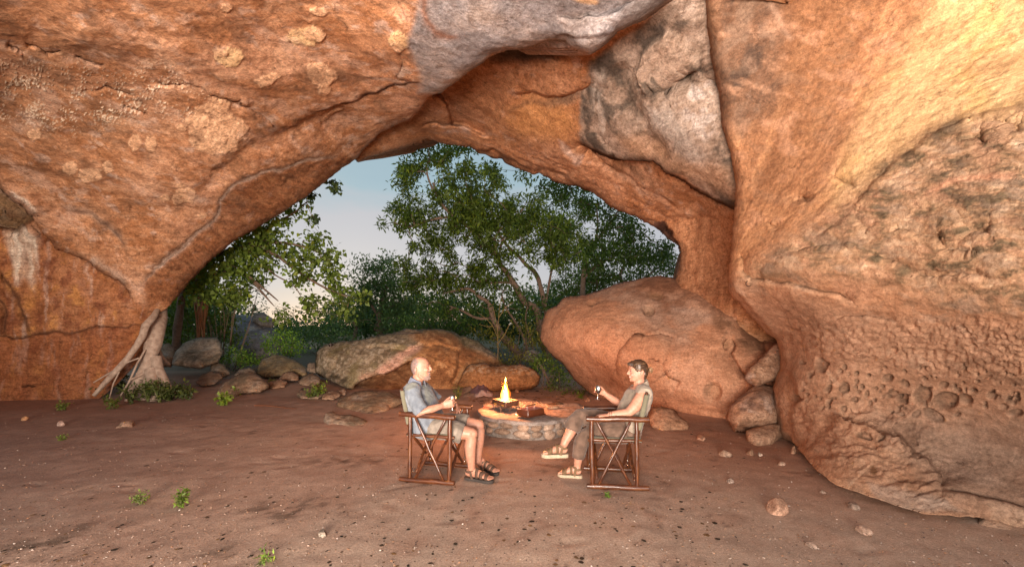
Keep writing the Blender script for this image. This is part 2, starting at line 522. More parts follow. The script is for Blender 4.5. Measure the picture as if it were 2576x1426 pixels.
A_lichen = [(572, 130, 28, 18, 0), (548, 118, 16, 10, 20), (767, 87, 36, 19, -8), (790, 80, 20, 12, 0), (666, 183, 28, 10, -8), (808, 177, 32, 20, 20), (836, 184, 14, 13, 40), (814, 212, 16, 14, 0), (538, 300, 46, 40, 20),
            (520, 330, 40, 32, 0), (575, 320, 34, 34, 0), (545, 355, 50, 20, 0), (500, 300, 25, 14, 0), (545, 262, 26, 18, 0), (598, 318, 16, 18, 0), (342, 350, 12, 19, -15), (378, 356, 12, 15, -15), (456, 320, 10, 8, 0),
            (94, 327, 17, 12, 0), (184, 416, 19, 17, 0), (237, 433, 22, 17, 0), (278, 410, 16, 12, 30), (470, 482, 22, 19, 0), (444, 500, 12, 10, 0), (410, 497, 12, 9, 0), (831, 290, 24, 8, -32), (1006, 94, 22, 18, 0), (1000, 112, 12, 10, 0),
            (800, 20, 18, 9, 20), (566, 13, 12, 9, 0), (452, 455, 10, 7, 0), (505, 540, 9, 6, 0)]
def paint_A(s):
    mottled(s)
    x, y = s.w[:, 0], s.w[:, 1]
    p = s.pos
    # left wall: rust with pale and purple streaks running down
    wall = s.area([(-700, 560), (0, 575), (120, 575), (150, 625), (235, 662), (318, 718), (372, 790), (372, 900), (230, 1030), (-700, 1140)], 12)
    s.mix((0.33, 0.125, 0.045), 0.75 * wall)
    st = fbm(np.stack([x / 26, y / 160, np.zeros(len(x))], 1), 5, 0.6)
    st2 = fbm(np.stack([x / 45 + 9, y / 60, np.zeros(len(x)) + 4], 1), 5, 0.65)
    s.mix((0.52, 0.36, 0.28), wall * 0.65 * sst(0.12, 0.45, st))
    s.mix((0.20, 0.065, 0.03), wall * 0.75 * sst(0.08, 0.4, st2))
    s.mix((0.54, 0.25, 0.07), wall * 0.65 * sst(0.1, 0.45, -st2))
    white = s.area([(5, 585), (110, 585), (95, 640), (85, 735), (65, 700), (40, 720), (25, 640)], 10)
    s.mix((0.72, 0.62, 0.5), white * (0.35 + 0.6 * sst(-0.2, 0.3, st)))
    knob = s.area([(-60, 450), (0, 455), (80, 512), (111, 540), (118, 572), (59, 589), (-60, 572)], 5)
    s.Y += 0.45 * knob; s.extra += 0.22 * s.blob(40, 530, 90, 45, 20, 0.9)
    s.mix((0.17, 0.105, 0.05), 0.8 * knob)
    s.step([(-80, 420), (0, 452), (27, 474), (81, 510), (111, 538), (124, 569)], 0.45, 60, 1, 2.5, 0.1)
    s.mix((0.75, 0.66, 0.55), 0.8 * s.line([(27, 466), (60, 488), (85, 506), (108, 528)], 2.2))
    s.step([(118, 572), (145, 619), (190, 640), (235, 660), (280, 696), (318, 718), (345, 755)], 0.25, 50, 1, 4)
    s.mix((0.36, 0.27, 0.21), 0.6 * s.line([(221, 640), (255, 660), (291, 690), (325, 722)], 8))
    s.step([(150, 520), (221, 533), (255, 560), (291, 583), (318, 614), (325, 650)], 0.12, 60, 1, 5)
    s.mix((0.36, 0.27, 0.21), 0.55 * s.line([(150, 510), (221, 533), (255, 560), (291, 583), (318, 614)], 7))
    # ledge across the left wall
    s.step([(-300, 860), (0, 849), (108, 840), (226, 829), (352, 818), (375, 812)], -0.10, 240, 1, 3, 0.03)
    s.groove([(-300, 860), (0, 849), (108, 840), (226, 829), (352, 818), (372, 814)], 0.08, 2.5, (0.1, 0.04, 0.02), 0.85, 3)
    low = s.area([(-700, 870), (0, 853), (352, 822), (372, 900), (230, 1030), (-700, 1140)], 4)
    s.mix((0.27, 0.085, 0.032), 0.55 * low)
    s.groove([(52, 978), (75, 972), (97, 967)], 0.12, 2.5, (0.05, 0.02, 0.01), 0.9, 2.5)
    for pl in ([(70, 852), (66, 915), (72, 975)], [(150, 840), (148, 920), (152, 1000)], [(226, 829), (222, 900), (215, 985)], [(180, 930), (250, 950)], [(60, 905), (150, 900), (222, 915)]):
        s.groove(pl, 0.015, 3, (0.12, 0.045, 0.02), 0.3, 3)
    for pl in ([(0, 680), (30, 730), (55, 780), (72, 830), (70, 848)], [(-20, 700), (15, 790), (10, 845)]):
        s.step(pl, 0.18, 30, 1, 4); s.mix(DARK, 0.6 * s.line(pl, 6))
    # belly of the roof: pale crystals in the pitted band
    dots = s.area([(0, 150), (160, 160), (300, 190), (380, 150), (440, 155), (480, 210), (560, 265), (480, 290), (330, 300), (200, 320), (-60, 290), (-60, 160)], 35)
    vn = perlin(np.stack([x / 4.6, y / 4.2, np.zeros(len(x))], 1)) + 0.55 * perlin(np.stack([x / 60, y / 45, np.ones(len(x))], 1))
    s.mix((0.85, 0.68, 0.5), dots * 0.95 * sst(0.30, 0.48, vn)); s.extra += 0.018 * dots * sst(0.2, 0.6, vn)
    s.mix((0.3, 0.13, 0.055), dots * 0.55 * sst(0.1, 0.5, -vn))
    nz = fbm(np.stack([x / 17, y / 17, np.zeros(len(x)) + 2], 1), 4, 0.6); nz2 = fbm(np.stack([x / 7, y / 7, np.zeros(len(x)) + 6], 1), 3, 0.6)
    for i, (cx, cy, rx, ry, an) in enumerate(A_lichen):
        m = s.blob(cx, cy, rx * 1.1, ry * 1.1, an, 0.9, 0.9)
        core = sst(0.36, 0.50, m + 0.30 * nz + 0.07 * nz2) * (m > 0.02); ring = sst(0.30, 0.38, m + 0.24 * nz + 0.07 * nz2) * (m > 0.02) - core
        yell = (0.80, 0.54, 0.28) if i in (0, 2, 26) else LICHEN
        s.mix((0.26, 0.13, 0.07), 0.55 * ring)
        s.mix(yell, core * (0.74 + 0.25 * nz2)); s.mix((0.2, 0.1, 0.06), 0.7 * core * sst(0.45, 0.55, nz2))
        s.extra += 0.012 * core
    lich = s.area([(490, 285), (545, 250), (580, 300), (612, 320), (600, 372), (540, 375), (500, 345), (470, 320)], 8)
    cr = fbm(np.stack([x / 14, y / 14, np.zeros(len(x)) + 8], 1), 3, 0.5)
    s.mix((0.3, 0.16, 0.09), lich * 0.6 * sst(0.06, 0.0, np.abs(cr)))
    crk = (0.07, 0.028, 0.015)
    for pl, a in (([(14, 106), (60, 132)], .1), ([(60, 100), (113, 128), (156, 135)], .14), ([(188, 141), (218, 150), (263, 160)], .14), ([(451, 182), (489, 207), (534, 237), (594, 260), (640, 273), (673, 293), (688, 308)], .2),
                  ([(203, 223), (245, 228), (267, 220), (301, 226), (339, 237)], .2), ([(395, 209), (448, 218), (474, 209)], .15), ([(308, 267), (340, 278), (369, 290)], .12), ([(535, 230), (575, 245), (610, 250)], .1)):
        s.step(pl, a * 0.32, 16, -1, 1.6)
        s.groove(pl, 0.09, 3.0, crk, 1.0, 3.5)
    s.mix((0.34, 0.25, 0.2), 0.6 * s.line([(640, 273), (680, 290), (688, 310), (660, 330)], 7))
    fold = [(770, 283), (790, 275), (846, 263), (899, 245), (939, 235), (972, 220), (1032, 204), (1060, 200)]
    s.step(fold, 0.16, 30, 1, 2.0); s.groove(fold, 0.08, 2.8, crk, 0.95, 3.4)
    s.extra += 0.06 * s.line([(451, 170), (534, 225), (640, 262)], 12)
    # broad undulations of the roof
    s.extra += 0.10 * s.line([(0, 330), (200, 400), (400, 440), (540, 430), (700, 370), (880, 320)], 70) - 0.08 * s.line([(200, 500), (380, 540), (500, 520)], 40)
    s.extra += 0.08 * s.line([(100, 40), (400, 110), (700, 200), (900, 230)], 50)
    s.step([(300, 30), (420, 70), (540, 110), (640, 190), (760, 230)], 0.05, 60, 1, 14)
    # pale seam along the lip
    s.step(A_seam, 0.05, 70, -1, 5, 0.05)
    s.groove(A_seam, 0.03, 4, (0.66, 0.54, 0.45), 0.9, 5.5)
    s.groove([(a_ - 3, b_ - 5) for a_, b_ in A_seam], 0.03, 2.5, (0.13, 0.06, 0.03), 0.7, 2.6)
    d, sg, t, _ = seg_dist(s.w, A_seam)
    lip = s.area(A_seam + [(378, 800), (415, 777), (500, 680), (640, 580), (740, 511), (890, 402)], 10)
    s.mix((0.25, 0.09, 0.033), 0.62 * lip)
    ln = fbm(np.stack([(x + y) / 60, (x * 0.55 - y * 0.8) / 9, np.zeros(len(x))], 1), 5, 0.65)
    s.mix((0.12, 0.05, 0.022), lip * 0.6 * sst(0.05, 0.4, ln)); s.mix((0.42, 0.22, 0.1), lip * 0.5 * sst(0.1, 0.45, -ln))
    s.extra += lip * 0.04 * ln
    s.extra += -0.12 * s.line([(500, 480), (620, 380), (760, 320), (900, 290)], 26)
    s.mix((0.36, 0.22, 0.16), 0.6 * s.line([(720, 345), (800, 315), (900, 300), (1000, 290)], 16) * sst(-0.2, 0.3, fbm(p * 2.2, 4)))
    g1 = fbm(np.stack([(x + y) / 150, (y - 0.6 * x) / 60, np.zeros(len(x)) + 3], 1), 6, 0.66)
    s.mix((0.15, 0.075, 0.042), 0.55 * sst(0.12, 0.42, g1) * (1 - wall)); s.mix((0.56, 0.37, 0.27), 0.5 * sst(0.1, 0.4, -g1) * (1 - wall) * (1 - lip))
    # grey weathered slab in the middle of the roof
    slab = s.area([(1000, -900), (1052, 0), (1040, 60), (1028, 110), (1050, 150), (1060, 190), (1056, 230), (1110, 240), (1240, 140), (1380, 98), (1490, 142), (1700, -5), (1700, -900)], 12)
    n1 = fbm(p * 1.4 + 60, 4, 0.6)
    s.mix((0.28, 0.24, 0.23), 0.97 * slab)
    s.mix((0.20, 0.18, 0.185), slab * 0.8 * sst(-0.1, 0.4, n1))
    s.mix((0.40, 0.31, 0.26), slab * 0.6 * sst(0.0, 0.45, -n1))
    s.mix((0.22, 0.085, 0.04), 0.75 * s.line([(1068, -40), (1066, 20), (1074, 55), (1096, 76), (1130, 86), (1165, 95)], 9))
    s.mix((0.2, 0.17, 0.16), 0.7 * s.blob(1610, 18, 50, 22, -30, 0.6))
    s.mix((0.62, 0.38, 0.2), 0.8 * s.blob(1475, 2, 30, 10, 10, 0.3))
    s.mix((0.16, 0.075, 0.04), 0.6 * s.blob(1010, 130, 26, 40, 10, 0.6) * sst(-0.2, 0.2, fbm(p * 4, 4)))
    s.mix((0.55, 0.42, 0.34), 0.65 * s.blob(1000, 185, 70, 22, -12, 0.6) * sst(0.0, 0.25, fbm(p * 5 + 3, 4)))
    s.step([(1600, 0), (1560, 30), (1500, 45), (1400, 50)], 0.1, 30, 1, 4)
    s.step([(1350, 102), (1420, 80), (1480, 100), (1560, 70)], -0.08, 20, -1, 4)
    s.groove([(1000, 120), (1018, 150), (1000, 190), (1040, 200)], 0.06, 5, (0.12, 0.06, 0.035), 0.6, 5)
cave_roof = rock_sheet('cave_ceiling', A_out, A_ctl, 3.0, ORANGE, paint_A, M_rock, (0.09, 0.42), (0.35, 30), 6, rim=((-0.5, 1.0, 0.62), [0.25, 1.0, 3.0]), hard=[([(395, 788), (372, 850), (300, 960), (235, 1018), (-700, 1130)], 60), ([(-700, 1130), (-700, -900)], 60), ([(-700, -900), (1690, -900)], 60), ([(1690, -900), (1690, -80)], 60)], strat=(0.018, (1.0, 1.0, 5)))
tag(cave_roof, 'great orange sandstone ceiling sweeping down into the rusty wall at the left', 'cave roof', kind='structure')

# ---- the arch behind it, with the grey lump and the pillar on the right
B_out = [(905, 330), (880, 385), (898, 406), (939, 393), (986, 379), (1033, 366), (1076, 351), (1086, 354), (1133, 365), (1183, 372), (1205, 387), (1236, 396), (1264, 399), (1270, 408), (1298, 422), (1342, 437), (1358, 433), (1383, 449),
         (1420, 463), (1455, 466), (1486, 479), (1517, 501), (1548, 522), (1595, 543), (1626, 560), (1661, 582), (1680, 601), (1705, 619), (1712, 635), (1714, 672), (1705, 697), (1690, 730), (1690, 800), (1990, 900), (2040, 600), (2040, -300), (1200, -300), (900, 150)]
B_ctl = [(900, 405, 11.9), (1076, 351, 12.0), (1100, 260, 9.4), (1150, 210, 8.6), (1300, 200, 7.9), (1400, 150, 7.0), (1200, 300, 9.9), (1270, 400, 11.4), (1486, 479, 10.6), (1600, 550, 10.1), (1712, 650, 9.7), (1760, 600, 9.15), (1705, 697, 9.9), (1690, 790, 9.6), (1840, 640, 8.5),
         (1830, 740, 8.4), (1990, 880, 8.0), (1650, 200, 6.5), (1800, 300, 6.1), (1840, 490, 6.5), (1600, 350, 7.5), (1480, 300, 7.9), (1700, 440, 7.4), (1600, 450, 9.0), (1750, 530, 8.7), (1450, 400, 9.4), (1360, 330, 9.2), (1750, 50, 5.4),
         (1600, 100, 6.2), (2000, 100, 5.8), (2000, 500, 6.9), (1500, 0, 5.9), (1300, -200, 4.9), (1750, -250, 4.2), (2000, -250, 4.2), (900, 200, 9.3)]
B_crack = [(1466, 340), (1472, 352), (1512, 372), (1552, 388), (1616, 382), (1656, 396), (1704, 424), (1752, 464), (1792, 492), (1852, 520), (1900, 545)]
def paint_B(s):
    mottled(s, PINK, RUST, DARK, 0.9)
    p = s.pos; x, y = s.w[:, 0], s.w[:, 1]
    s.mix((0.27, 0.105, 0.04), 0.45 * s.area([(850, 420), (1080, 240), (1240, 130), (1500, 150), (1470, 350), (1380, 380), (1080, 360)], 25))
    s.mix((0.45, 0.205, 0.07), 0.8 * s.blob(1370, 300, 90, 50, 10, 0.5))
    # shade of the gap behind the slab edge, painted into the rock colour
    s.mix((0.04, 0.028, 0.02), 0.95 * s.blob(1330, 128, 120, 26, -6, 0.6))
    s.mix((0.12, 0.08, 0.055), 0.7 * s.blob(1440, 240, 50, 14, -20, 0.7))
    s.step([(1290, 228), (1360, 236), (1420, 230), (1470, 205), (1490, 170)], 0.3, 50, 1, 4)
    s.mix((0.16, 0.08, 0.04), 0.6 * s.line([(1280, 290), (1290, 270), (1330, 255), (1400, 250), (1450, 245)], 7))
    # ridge under the notch of the roof
    s.step([(1078, 243), (1110, 245), (1130, 270), (1140, 310), (1180, 322), (1240, 345)], 0.5, 70, -1, 5)
    s.groove([(1060, 310), (1100, 308), (1140, 312), (1170, 320)], 0.2, 4, (0.06, 0.03, 0.02), 0.8, 4)
    s.mix((0.5, 0.36, 0.3), 0.6 * s.line([(1110, 330), (1160, 328), (1220, 340), (1260, 352)], 8) * sst(-0.2, 0.2, fbm(p * 3, 4)))
    # streaky lip
    lip = s.area([(1080, 340), (1300, 370), (1480, 400), (1700, 520), (1720, 640), (1500, 500), (1300, 425), (1080, 352)], 14)
    ln = fbm(np.stack([(x + 0.5 * y) / 70, (y - 0.45 * x) / 8, np.zeros(len(x))], 1), 5, 0.65)
    s.mix((0.33, 0.12, 0.045), 0.5 * lip); s.mix((0.15, 0.06, 0.03), lip * 0.6 * sst(0.05, 0.4, ln)); s.mix((0.52, 0.31, 0.2), lip * 0.5 * sst(0.1, 0.4, -ln)); s.extra += 0.05 * lip * ln
    s.mix((0.6, 0.42, 0.33), 0.85 * s.area([(1408, 345), (1425, 350), (1440, 375), (1465, 388), (1460, 410), (1445, 412), (1438, 392), (1415, 375)], 6))
    s.step([(1150, 368), (1192, 374), (1248, 380), (1272, 398), (1352, 424), (1412, 436), (1452, 462), (1500, 486)], 0.45, 40, 1, 2.5, 0.06)
    # grey lump
    lump = s.area([(1488, 144), (1552, 100), (1632, 40), (1680, 0), (1760, -100), (1790, 0), (1810, 160), (1840, 280), (1900, 472), (1900, 540), (1792, 490), (1732, 430), (1652, 392), (1612, 382), (1552, 386), (1476, 352), (1464, 280)], 8)
    n1 = fbm(p * 1.6 + 70, 5, 0.6); n2 = fbm(np.stack([x / 22, y / 70, np.zeros(len(x))], 1), 5, 0.6)
    s.mix((0.23, 0.165, 0.125), 0.95 * lump)
    s.mix((0.065, 0.05, 0.04), lump * 0.9 * sst(-0.05, 0.3, n1))
    s.mix((0.37, 0.275, 0.215), lump * 0.8 * sst(0.02, 0.3, -n1 + 0.5 * n2))
    s.extra += 0.18 * s.blob(1660, 250, 190, 170, 30, 0.95) - 0.12 * s.line([(1560, 140), (1590, 240), (1640, 330), (1700, 400)], 30)
    s.mix((0.08, 0.06, 0.045), 0.7 * s.line([(1555, 130), (1580, 220), (1625, 300)], 22) * sst(-0.3, 0.2, n2))
    s.mix((0.42, 0.36, 0.31), 0.75 * s.line([(1520, 150), (1510, 200), (1520, 260), (1535, 340)], 13) * sst(-0.3, 0.25, n2))
    claw = s.area([(1628, 192), (1616, 160), (1640, 105), (1690, 62), (1735, 80), (1772, 128), (1752, 142), (1715, 150), (1672, 186), (1645, 206)], 6)
    s.mix((0.36, 0.255, 0.19), 0.85 * claw); s.extra += 0.09 * claw
    s.mix(BLACK, claw * 0.8 * sst(0.3, 0.5, fbm(p * 4.5, 4)))
    hol = s.area([(1672, 190), (1716, 152), (1760, 142), (1772, 190), (1760, 235), (1700, 235), (1680, 215)], 12)
    s.Y += 0.16 * hol; s.mix((0.075, 0.05, 0.032), 0.85 * hol)
    s.step([(1640, 206), (1672, 186), (1715, 150), (1755, 141), (1775, 128)], 0.25, 40, 1, 3)
    s.mix((0.40, 0.33, 0.29), 0.9 * s.area([(1700, 240), (1770, 228), (1800, 200), (1812, 270), (1812, 330), (1780, 350), (1740, 300)], 12) * sst(-0.1, 0.12, fbm(p * 5, 5)))
    s.mix((0.32, 0.28, 0.25), 0.6 * s.area([(1640, 260), (1700, 270), (1760, 340), (1800, 440), (1740, 400), (1680, 330)], 14))
    s.mix((0.42, 0.25, 0.15), 0.7 * s.area([(1560, 330), (1640, 330), (1720, 390), (1840, 420), (1850, 490), (1740, 430), (1620, 378)], 20))
    s.step(B_crack, 0.75, 55, 1, 3, 0.05)
    s.groove(B_crack, 0.1, 4, (0.04, 0.015, 0.008), 1.0, 6.5)
    c2 = [(1472, 352), (1532, 396), (1592, 440), (1652, 480), (1692, 508), (1730, 530)]
    s.step(c2, 0.16, 50, 1, 3); s.mix((0.5, 0.3, 0.2), 0.5 * s.line([(1560, 425), (1640, 482), (1690, 515)], 9))
    s.mix((0.09, 0.05, 0.03), 0.5 * s.area([(1500, 395), (1600, 400), (1640, 440), (1700, 500), (1610, 450)], 14) * sst(-0.3, 0.2, n1))
    s.step([(1470, 345), (1495, 330), (1520, 335), (1552, 380)], -0.1, 40, 1, 5)
    # pillar
    pil = s.area([(1676, 555), (1760, 535), (1860, 545), (1860, 800), (1690, 800), (1712, 690), (1714, 640)], 8)
    s.mix((0.41, 0.19, 0.09), 0.8 * pil); ps = fbm(np.stack([x / 12, y / 60, np.ones(len(x))], 1), 5, 0.6)
    s.mix((0.24, 0.09, 0.04), pil * 0.6 * sst(0, 0.4, ps)); s.mix((0.5, 0.26, 0.14), pil * 0.5 * sst(0.05, 0.4, -ps))
    s.step([(1668, 550), (1700, 543), (1760, 536), (1850, 548)], 0.2, 40, 1, 8)
    s.step([(1676, 555), (1695, 585), (1711, 616), (1714, 650)], 1.2, 40, 1, 2, 0.2)
    s.mix((0.10, 0.05, 0.04), 0.85 * s.area([(1640, 560), (1676, 555), (1695, 585), (1713, 625), (1700, 625), (1661, 585)], 4))  # shaded outer face beside the pillar, its shade put into the colour
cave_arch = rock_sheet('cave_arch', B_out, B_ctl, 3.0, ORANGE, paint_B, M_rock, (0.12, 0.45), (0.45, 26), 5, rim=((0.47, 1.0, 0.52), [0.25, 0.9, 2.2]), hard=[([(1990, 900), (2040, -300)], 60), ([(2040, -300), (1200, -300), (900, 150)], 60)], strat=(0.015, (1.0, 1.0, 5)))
tag(cave_arch, 'sandstone arch over the opening with a grey lump and a pillar at its right end', 'cave arch', kind='structure')

# ---- the near wall on the right
C_out = [(1775, -10), (1780, 40), (1790, 103), (1811, 207), (1822, 310), (1848, 440), (1851, 492), (1850, 518), (1842, 621), (1836, 668), (1838, 730), (1844, 743), (1864, 760), (1887, 786), (1910, 812), (1930, 835), (1953, 852), (1961, 868), (1966, 901),
         (1964, 928), (1950, 967), (1946, 1007), (1956, 1050), (1959, 1094), (2000, 1117), (2028, 1151), (2057, 1186), (2103, 1220), (2173, 1243), (2253, 1269), (2322, 1292), (2380, 1298), (2484, 1306), (2576, 1338), (2760, 1400), (3100, 1560), (3100, -900), (1690, -900), (1700, -200)]
C_ctl = [(1775, 0, 4.95), (1790, 103, 5.2), (1811, 207, 5.4), (1822, 310, 5.6), (1848, 440, 5.8), (1850, 518, 5.9), (1842, 621, 6.0), (1836, 680, 5.95), (1864, 760, 6.15), (1910, 812, 6.4), (1961, 868, 6.6), (1964, 928, 6.6), (1946, 1007, 6.5), (1959, 1090, 6.3), (2000, 1117, 5.760), (2057, 1186, 4.702),
         (2173, 1243, 4.085), (2322, 1292, 3.696), (2576, 1336, 3.5), (2000, 950, 5.7), (2050, 1050, 5.3), (2120, 1130, 4.65), (2200, 1030, 4.7), (2250, 1160, 4.2), (2400, 1150, 4.1), (2576, 1150, 3.75), (2400, 950, 4.0), (2200, 900, 4.5), (2576, 950, 3.5), (2000, 750, 4.95), (2200, 720, 4.05),
         (2400, 720, 3.45), (2576, 720, 3.05), (1900, 650, 5.45), (2000, 550, 4.95), (2150, 480, 4.3), (2400, 350, 3.6), (2576, 300, 3.2), (1950, 300, 5.2), (2100, 150, 4.7), (2300, 100, 4.2), (2576, 50, 3.6), (2000, 0, 4.75), (2300, -200, 3.75), (2576, -300, 3.2), (1800, -300, 3.7), (3000, 300, 2.6),
         (3000, 1000, 2.75), (3000, 1500, 2.65), (3000, -300, 2.6), (1700, -800, 2.4), (3000, -800, 2.1)]
C_holes = [(670, 545, 24, 30), (775, 555, 11, 11), (755, 572, 11, 12), (828, 585, 8, 10), (880, 590, 9, 8), (962, 605, 25, 18), (1037, 628, 22, 14), (775, 645, 20, 22), (872, 672, 11, 14), (820, 697, 14, 12), (905, 700, 9, 8), (885, 712, 10, 9), (1025, 692, 27, 20), (980, 675, 26, 14), (1115, 680, 43, 37),
           (1220, 700, 55, 36), (1165, 765, 50, 20), (1310, 690, 32, 22), (1210, 632, 20, 14), (1275, 650, 18, 11), (770, 735, 13, 13), (855, 850, 34, 15), (935, 855, 24, 10), (707, 715, 12, 20), (702, 650, 12, 20), (1430, 670, 20, 15), (1505, 685, 13, 12), (1540, 685, 14, 14), (1480, 720, 20, 9), (1530, 748, 32, 15),
           (1090, 760, 20, 13), (1005, 745, 13, 9), (1025, 757, 11, 9), (850, 640, 10, 12), (620, 590, 9, 14), (1130, 600, 14, 8), (1350, 650, 16, 10), (1370, 600, 12, 9), (980, 748, 9, 8), (915, 648, 8, 7), (930, 662, 6, 6), (560, 690, 10, 16), (1400, 720, 13, 9), (1270, 760, 18, 8)]
def paint_C(s):
    p = s.pos; x, y = s.w[:, 0], s.w[:, 1]
    n1 = fbm(p * 0.8 + 3, 4); n2 = fbm(p * 2.3 + 13, 5, 0.6)
    s.mix((0.39, 0.22, 0.13), 0.8 * sst(-0.1, 0.4, n1)); s.mix((0.26, 0.125, 0.065), 0.6 * sst(0.05, 0.45, n2))
    # sweeping strata from the nose up to the top right corner
    a = math.atan2(-640, 700)
    u = (x - 1840) * math.cos(a) + (y - 680) * math.sin(a); v = -(x - 1840) * math.sin(a) + (y - 680) * math.cos(a)
    ang = np.arctan2(y - 760, x - 1780); rr = np.hypot(x - 1780, y - 760)
    sw = fbm(np.stack([rr / 300, ang * 26, np.zeros(len(x))], 1), 5, 0.62)
    up = s.area([(1840, 690), (2030, 590), (2160, 500), (2330, 330), (2700, 190), (2700, -900), (1690, -900), (1775, 0), (1850, 500)], 30)
    s.mix((0.36, 0.17, 0.075), 0.7 * up); s.mix((0.25, 0.115, 0.055), up * 0.75 * sst(0.0, 0.35, sw)); s.mix((0.46, 0.24, 0.115), up * 0.7 * sst(0.0, 0.35, -sw)); s.extra += up * 0.012 * sw
    gold = s.area([(2110, 490), (2190, 300), (2330, 60), (2380, -100), (2800, -100), (2800, 230), (2576, 300), (2380, 330), (2230, 430), (2120, 500)], 60)
    s.mix((0.62, 0.42, 0.21), 0.85 * gold); s.mix((0.48, 0.29, 0.14), gold * 0.55 * sst(0.05, 0.35, sw)); s.mix((0.62, 0.40, 0.15), gold * 0.5 * sst(0.05, 0.4, n2))
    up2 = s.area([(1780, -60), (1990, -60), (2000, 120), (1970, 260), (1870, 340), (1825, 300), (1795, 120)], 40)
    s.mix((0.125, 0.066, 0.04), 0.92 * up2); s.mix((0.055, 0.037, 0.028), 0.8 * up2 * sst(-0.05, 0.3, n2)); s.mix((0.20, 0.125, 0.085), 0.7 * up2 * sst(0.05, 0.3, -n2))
    s.mix((0.20, 0.09, 0.042), 0.7 * s.area([(1960, -60), (2230, -60), (2150, 150), (2060, 330), (1960, 480), (1890, 500), (1960, 260)], 40))
    s.mix((0.34, 0.22, 0.155), 0.6 * s.line([(1930, 0), (1960, 60), (2000, 110)], 9))
    s.mix((0.34, 0.22, 0.155), 0.5 * s.line([(1880, 140), (1900, 200), (1880, 270)], 12) * sst(0, 0.2, n2))
    # flaky dark belt on the right
    belt = s.area([(2140, 500), (2230, 430), (2330, 345), (2460, 300), (2700, 250), (2700, 780), (2400, 740), (2150, 690), (1960, 690), (1880, 700), (1960, 640), (2060, 580)], 45)
    fl = fbm(np.stack([(x + 0.35 * y) / 110, (y - 0.35 * x * np.clip((2700 - y - 1900) / 700, -0.5, 1)) / 17, np.zeros(len(x)) + 2], 1), 6, 0.66)
    fl2 = fbm(np.stack([x / 90 + 4, y / 40, np.zeros(len(x))], 1), 5, 0.6)
    s.mix((0.32, 0.2, 0.115), 0.75 * belt)
    s.mix((0.085, 0.063, 0.036), belt * 0.9 * sst(-0.02, 0.3, fl2 + 0.35 * fl)); s.mix((0.48, 0.35, 0.24), belt * 0.55 * sst(0.05, 0.4, -fl2))
    s.mix((0.5, 0.26, 0.15), belt * 0.45 * sst(0.1, 0.4, fl))
    s.extra += belt * (0.016 * fl + 0.012 * fbm(np.stack([x / 70, (y + 0.25 * x) / 16, np.zeros(len(x)) + 6], 1), 5, 0.62, ridge=True))
    s.mix((0.09, 0.07, 0.045), 0.7 * s.line([(2180, 470), (2240, 420), (2330, 360), (2420, 310), (2500, 290)], 16) * sst(-0.25, 0.2, fl2))
    s.mix((0.085, 0.066, 0.045), 0.65 * s.area([(2330, 430), (2480, 420), (2620, 440), (2620, 580), (2480, 560), (2380, 520)], 35) * sst(-0.2, 0.25, fl))
    s.mix((0.10, 0.075, 0.05), 0.6 * s.line([(2200, 745), (2350, 752), (2480, 768), (2620, 775)], 15) * sst(-0.2, 0.2, fl2))
    s.mix((0.55, 0.27, 0.16), 0.65 * s.line([(2330, 500), (2400, 465), (2480, 450), (2576, 452)], 9))
    s.step([(1842, 690), (1880, 700), (1960, 665), (2060, 600), (2140, 545), (2180, 490), (2240, 430), (2340, 350), (2480, 285), (2620, 270)], -0.04, 50, 1, 6, 0.04)
    s.groove([(2425, 601), (2450, 590), (2469, 587), (2512, 592)], 0.12, 3.5, (0.02, 0.014, 0.01), 1.0, 4.5)
    for pl, am in (([(2432, 598), (2450, 590), (2469, 588), (2505, 591)], 0.10), ([(1863, 640), (1875, 680), (1890, 705), (1930, 712)], .1), ([(1890, 700), (1990, 715), (2080, 735), (2160, 760)], .12), ([(1944, 560), (1950, 590)], .1), ([(2005, 490), (2012, 510)], .08), ([(2018, 493), (2024, 514)], .08),
                   ([(2090, 445), (2120, 460), (2145, 475), (2165, 468)], .08), ([(2430, 360), (2480, 365), (2500, 360)], .12), ([(2522, 310), (2540, 340), (2576, 345)], .12), ([(2560, 372), (2600, 378)], .12), ([(2200, 640), (2300, 690), (2400, 700), (2500, 690)], .1), ([(2100, 800), (2180, 790), (2260, 805)], .06),
                   ([(2000, 640), (2060, 620), (2140, 630)], .08), ([(2350, 600), (2380, 630), (2470, 640)], .08), ([(2140, 540), (2160, 560), (2185, 590)], .1), ([(2250, 580), (2330, 600), (2390, 596)], .07)):
        s.step(pl, am, 20, -1, 2); s.groove(pl, am * 0.6, 2.2, (0.05, 0.025, 0.012), 0.85, 2.4)
    g1 = fbm(np.stack([(x + 0.5 * y) / 130, (y - 0.3 * x) / 60, np.zeros(len(x)) + 31], 1), 5, 0.62)
    s.mix((0.25, 0.175, 0.125), 0.6 * sst(0.05, 0.4, g1) * (1 - gold) * (1 - 0.7 * up)); s.mix((0.44, 0.245, 0.15), 0.45 * sst(0.05, 0.4, -g1) * (1 - gold))
    # lower bulge, pits
    s.mix((0.30, 0.175, 0.112), 0.7 * s.area([(1850, 720), (2100, 760), (2300, 800), (2700, 800), (2700, 1500), (1950, 1100)], 40))
    rough = s.area([(1960, 820), (2150, 810), (2300, 800), (2700, 790), (2700, 900), (2620, 960), (2450, 950), (2300, 930), (2150, 905), (2040, 900)], 25)
    pb = fbm(np.stack([x / 26, y / 15, np.zeros(len(x)) + 3], 1), 4, 0.6, ridge=True)
    s.extra += rough * 0.026 * pb; s.mix((0.36, 0.155, 0.07), rough * 0.6 * sst(0.1, 0.6, -pb)); s.mix((0.2, 0.09, 0.045), rough * 0.5 * sst(0.3, 0.8, -pb))
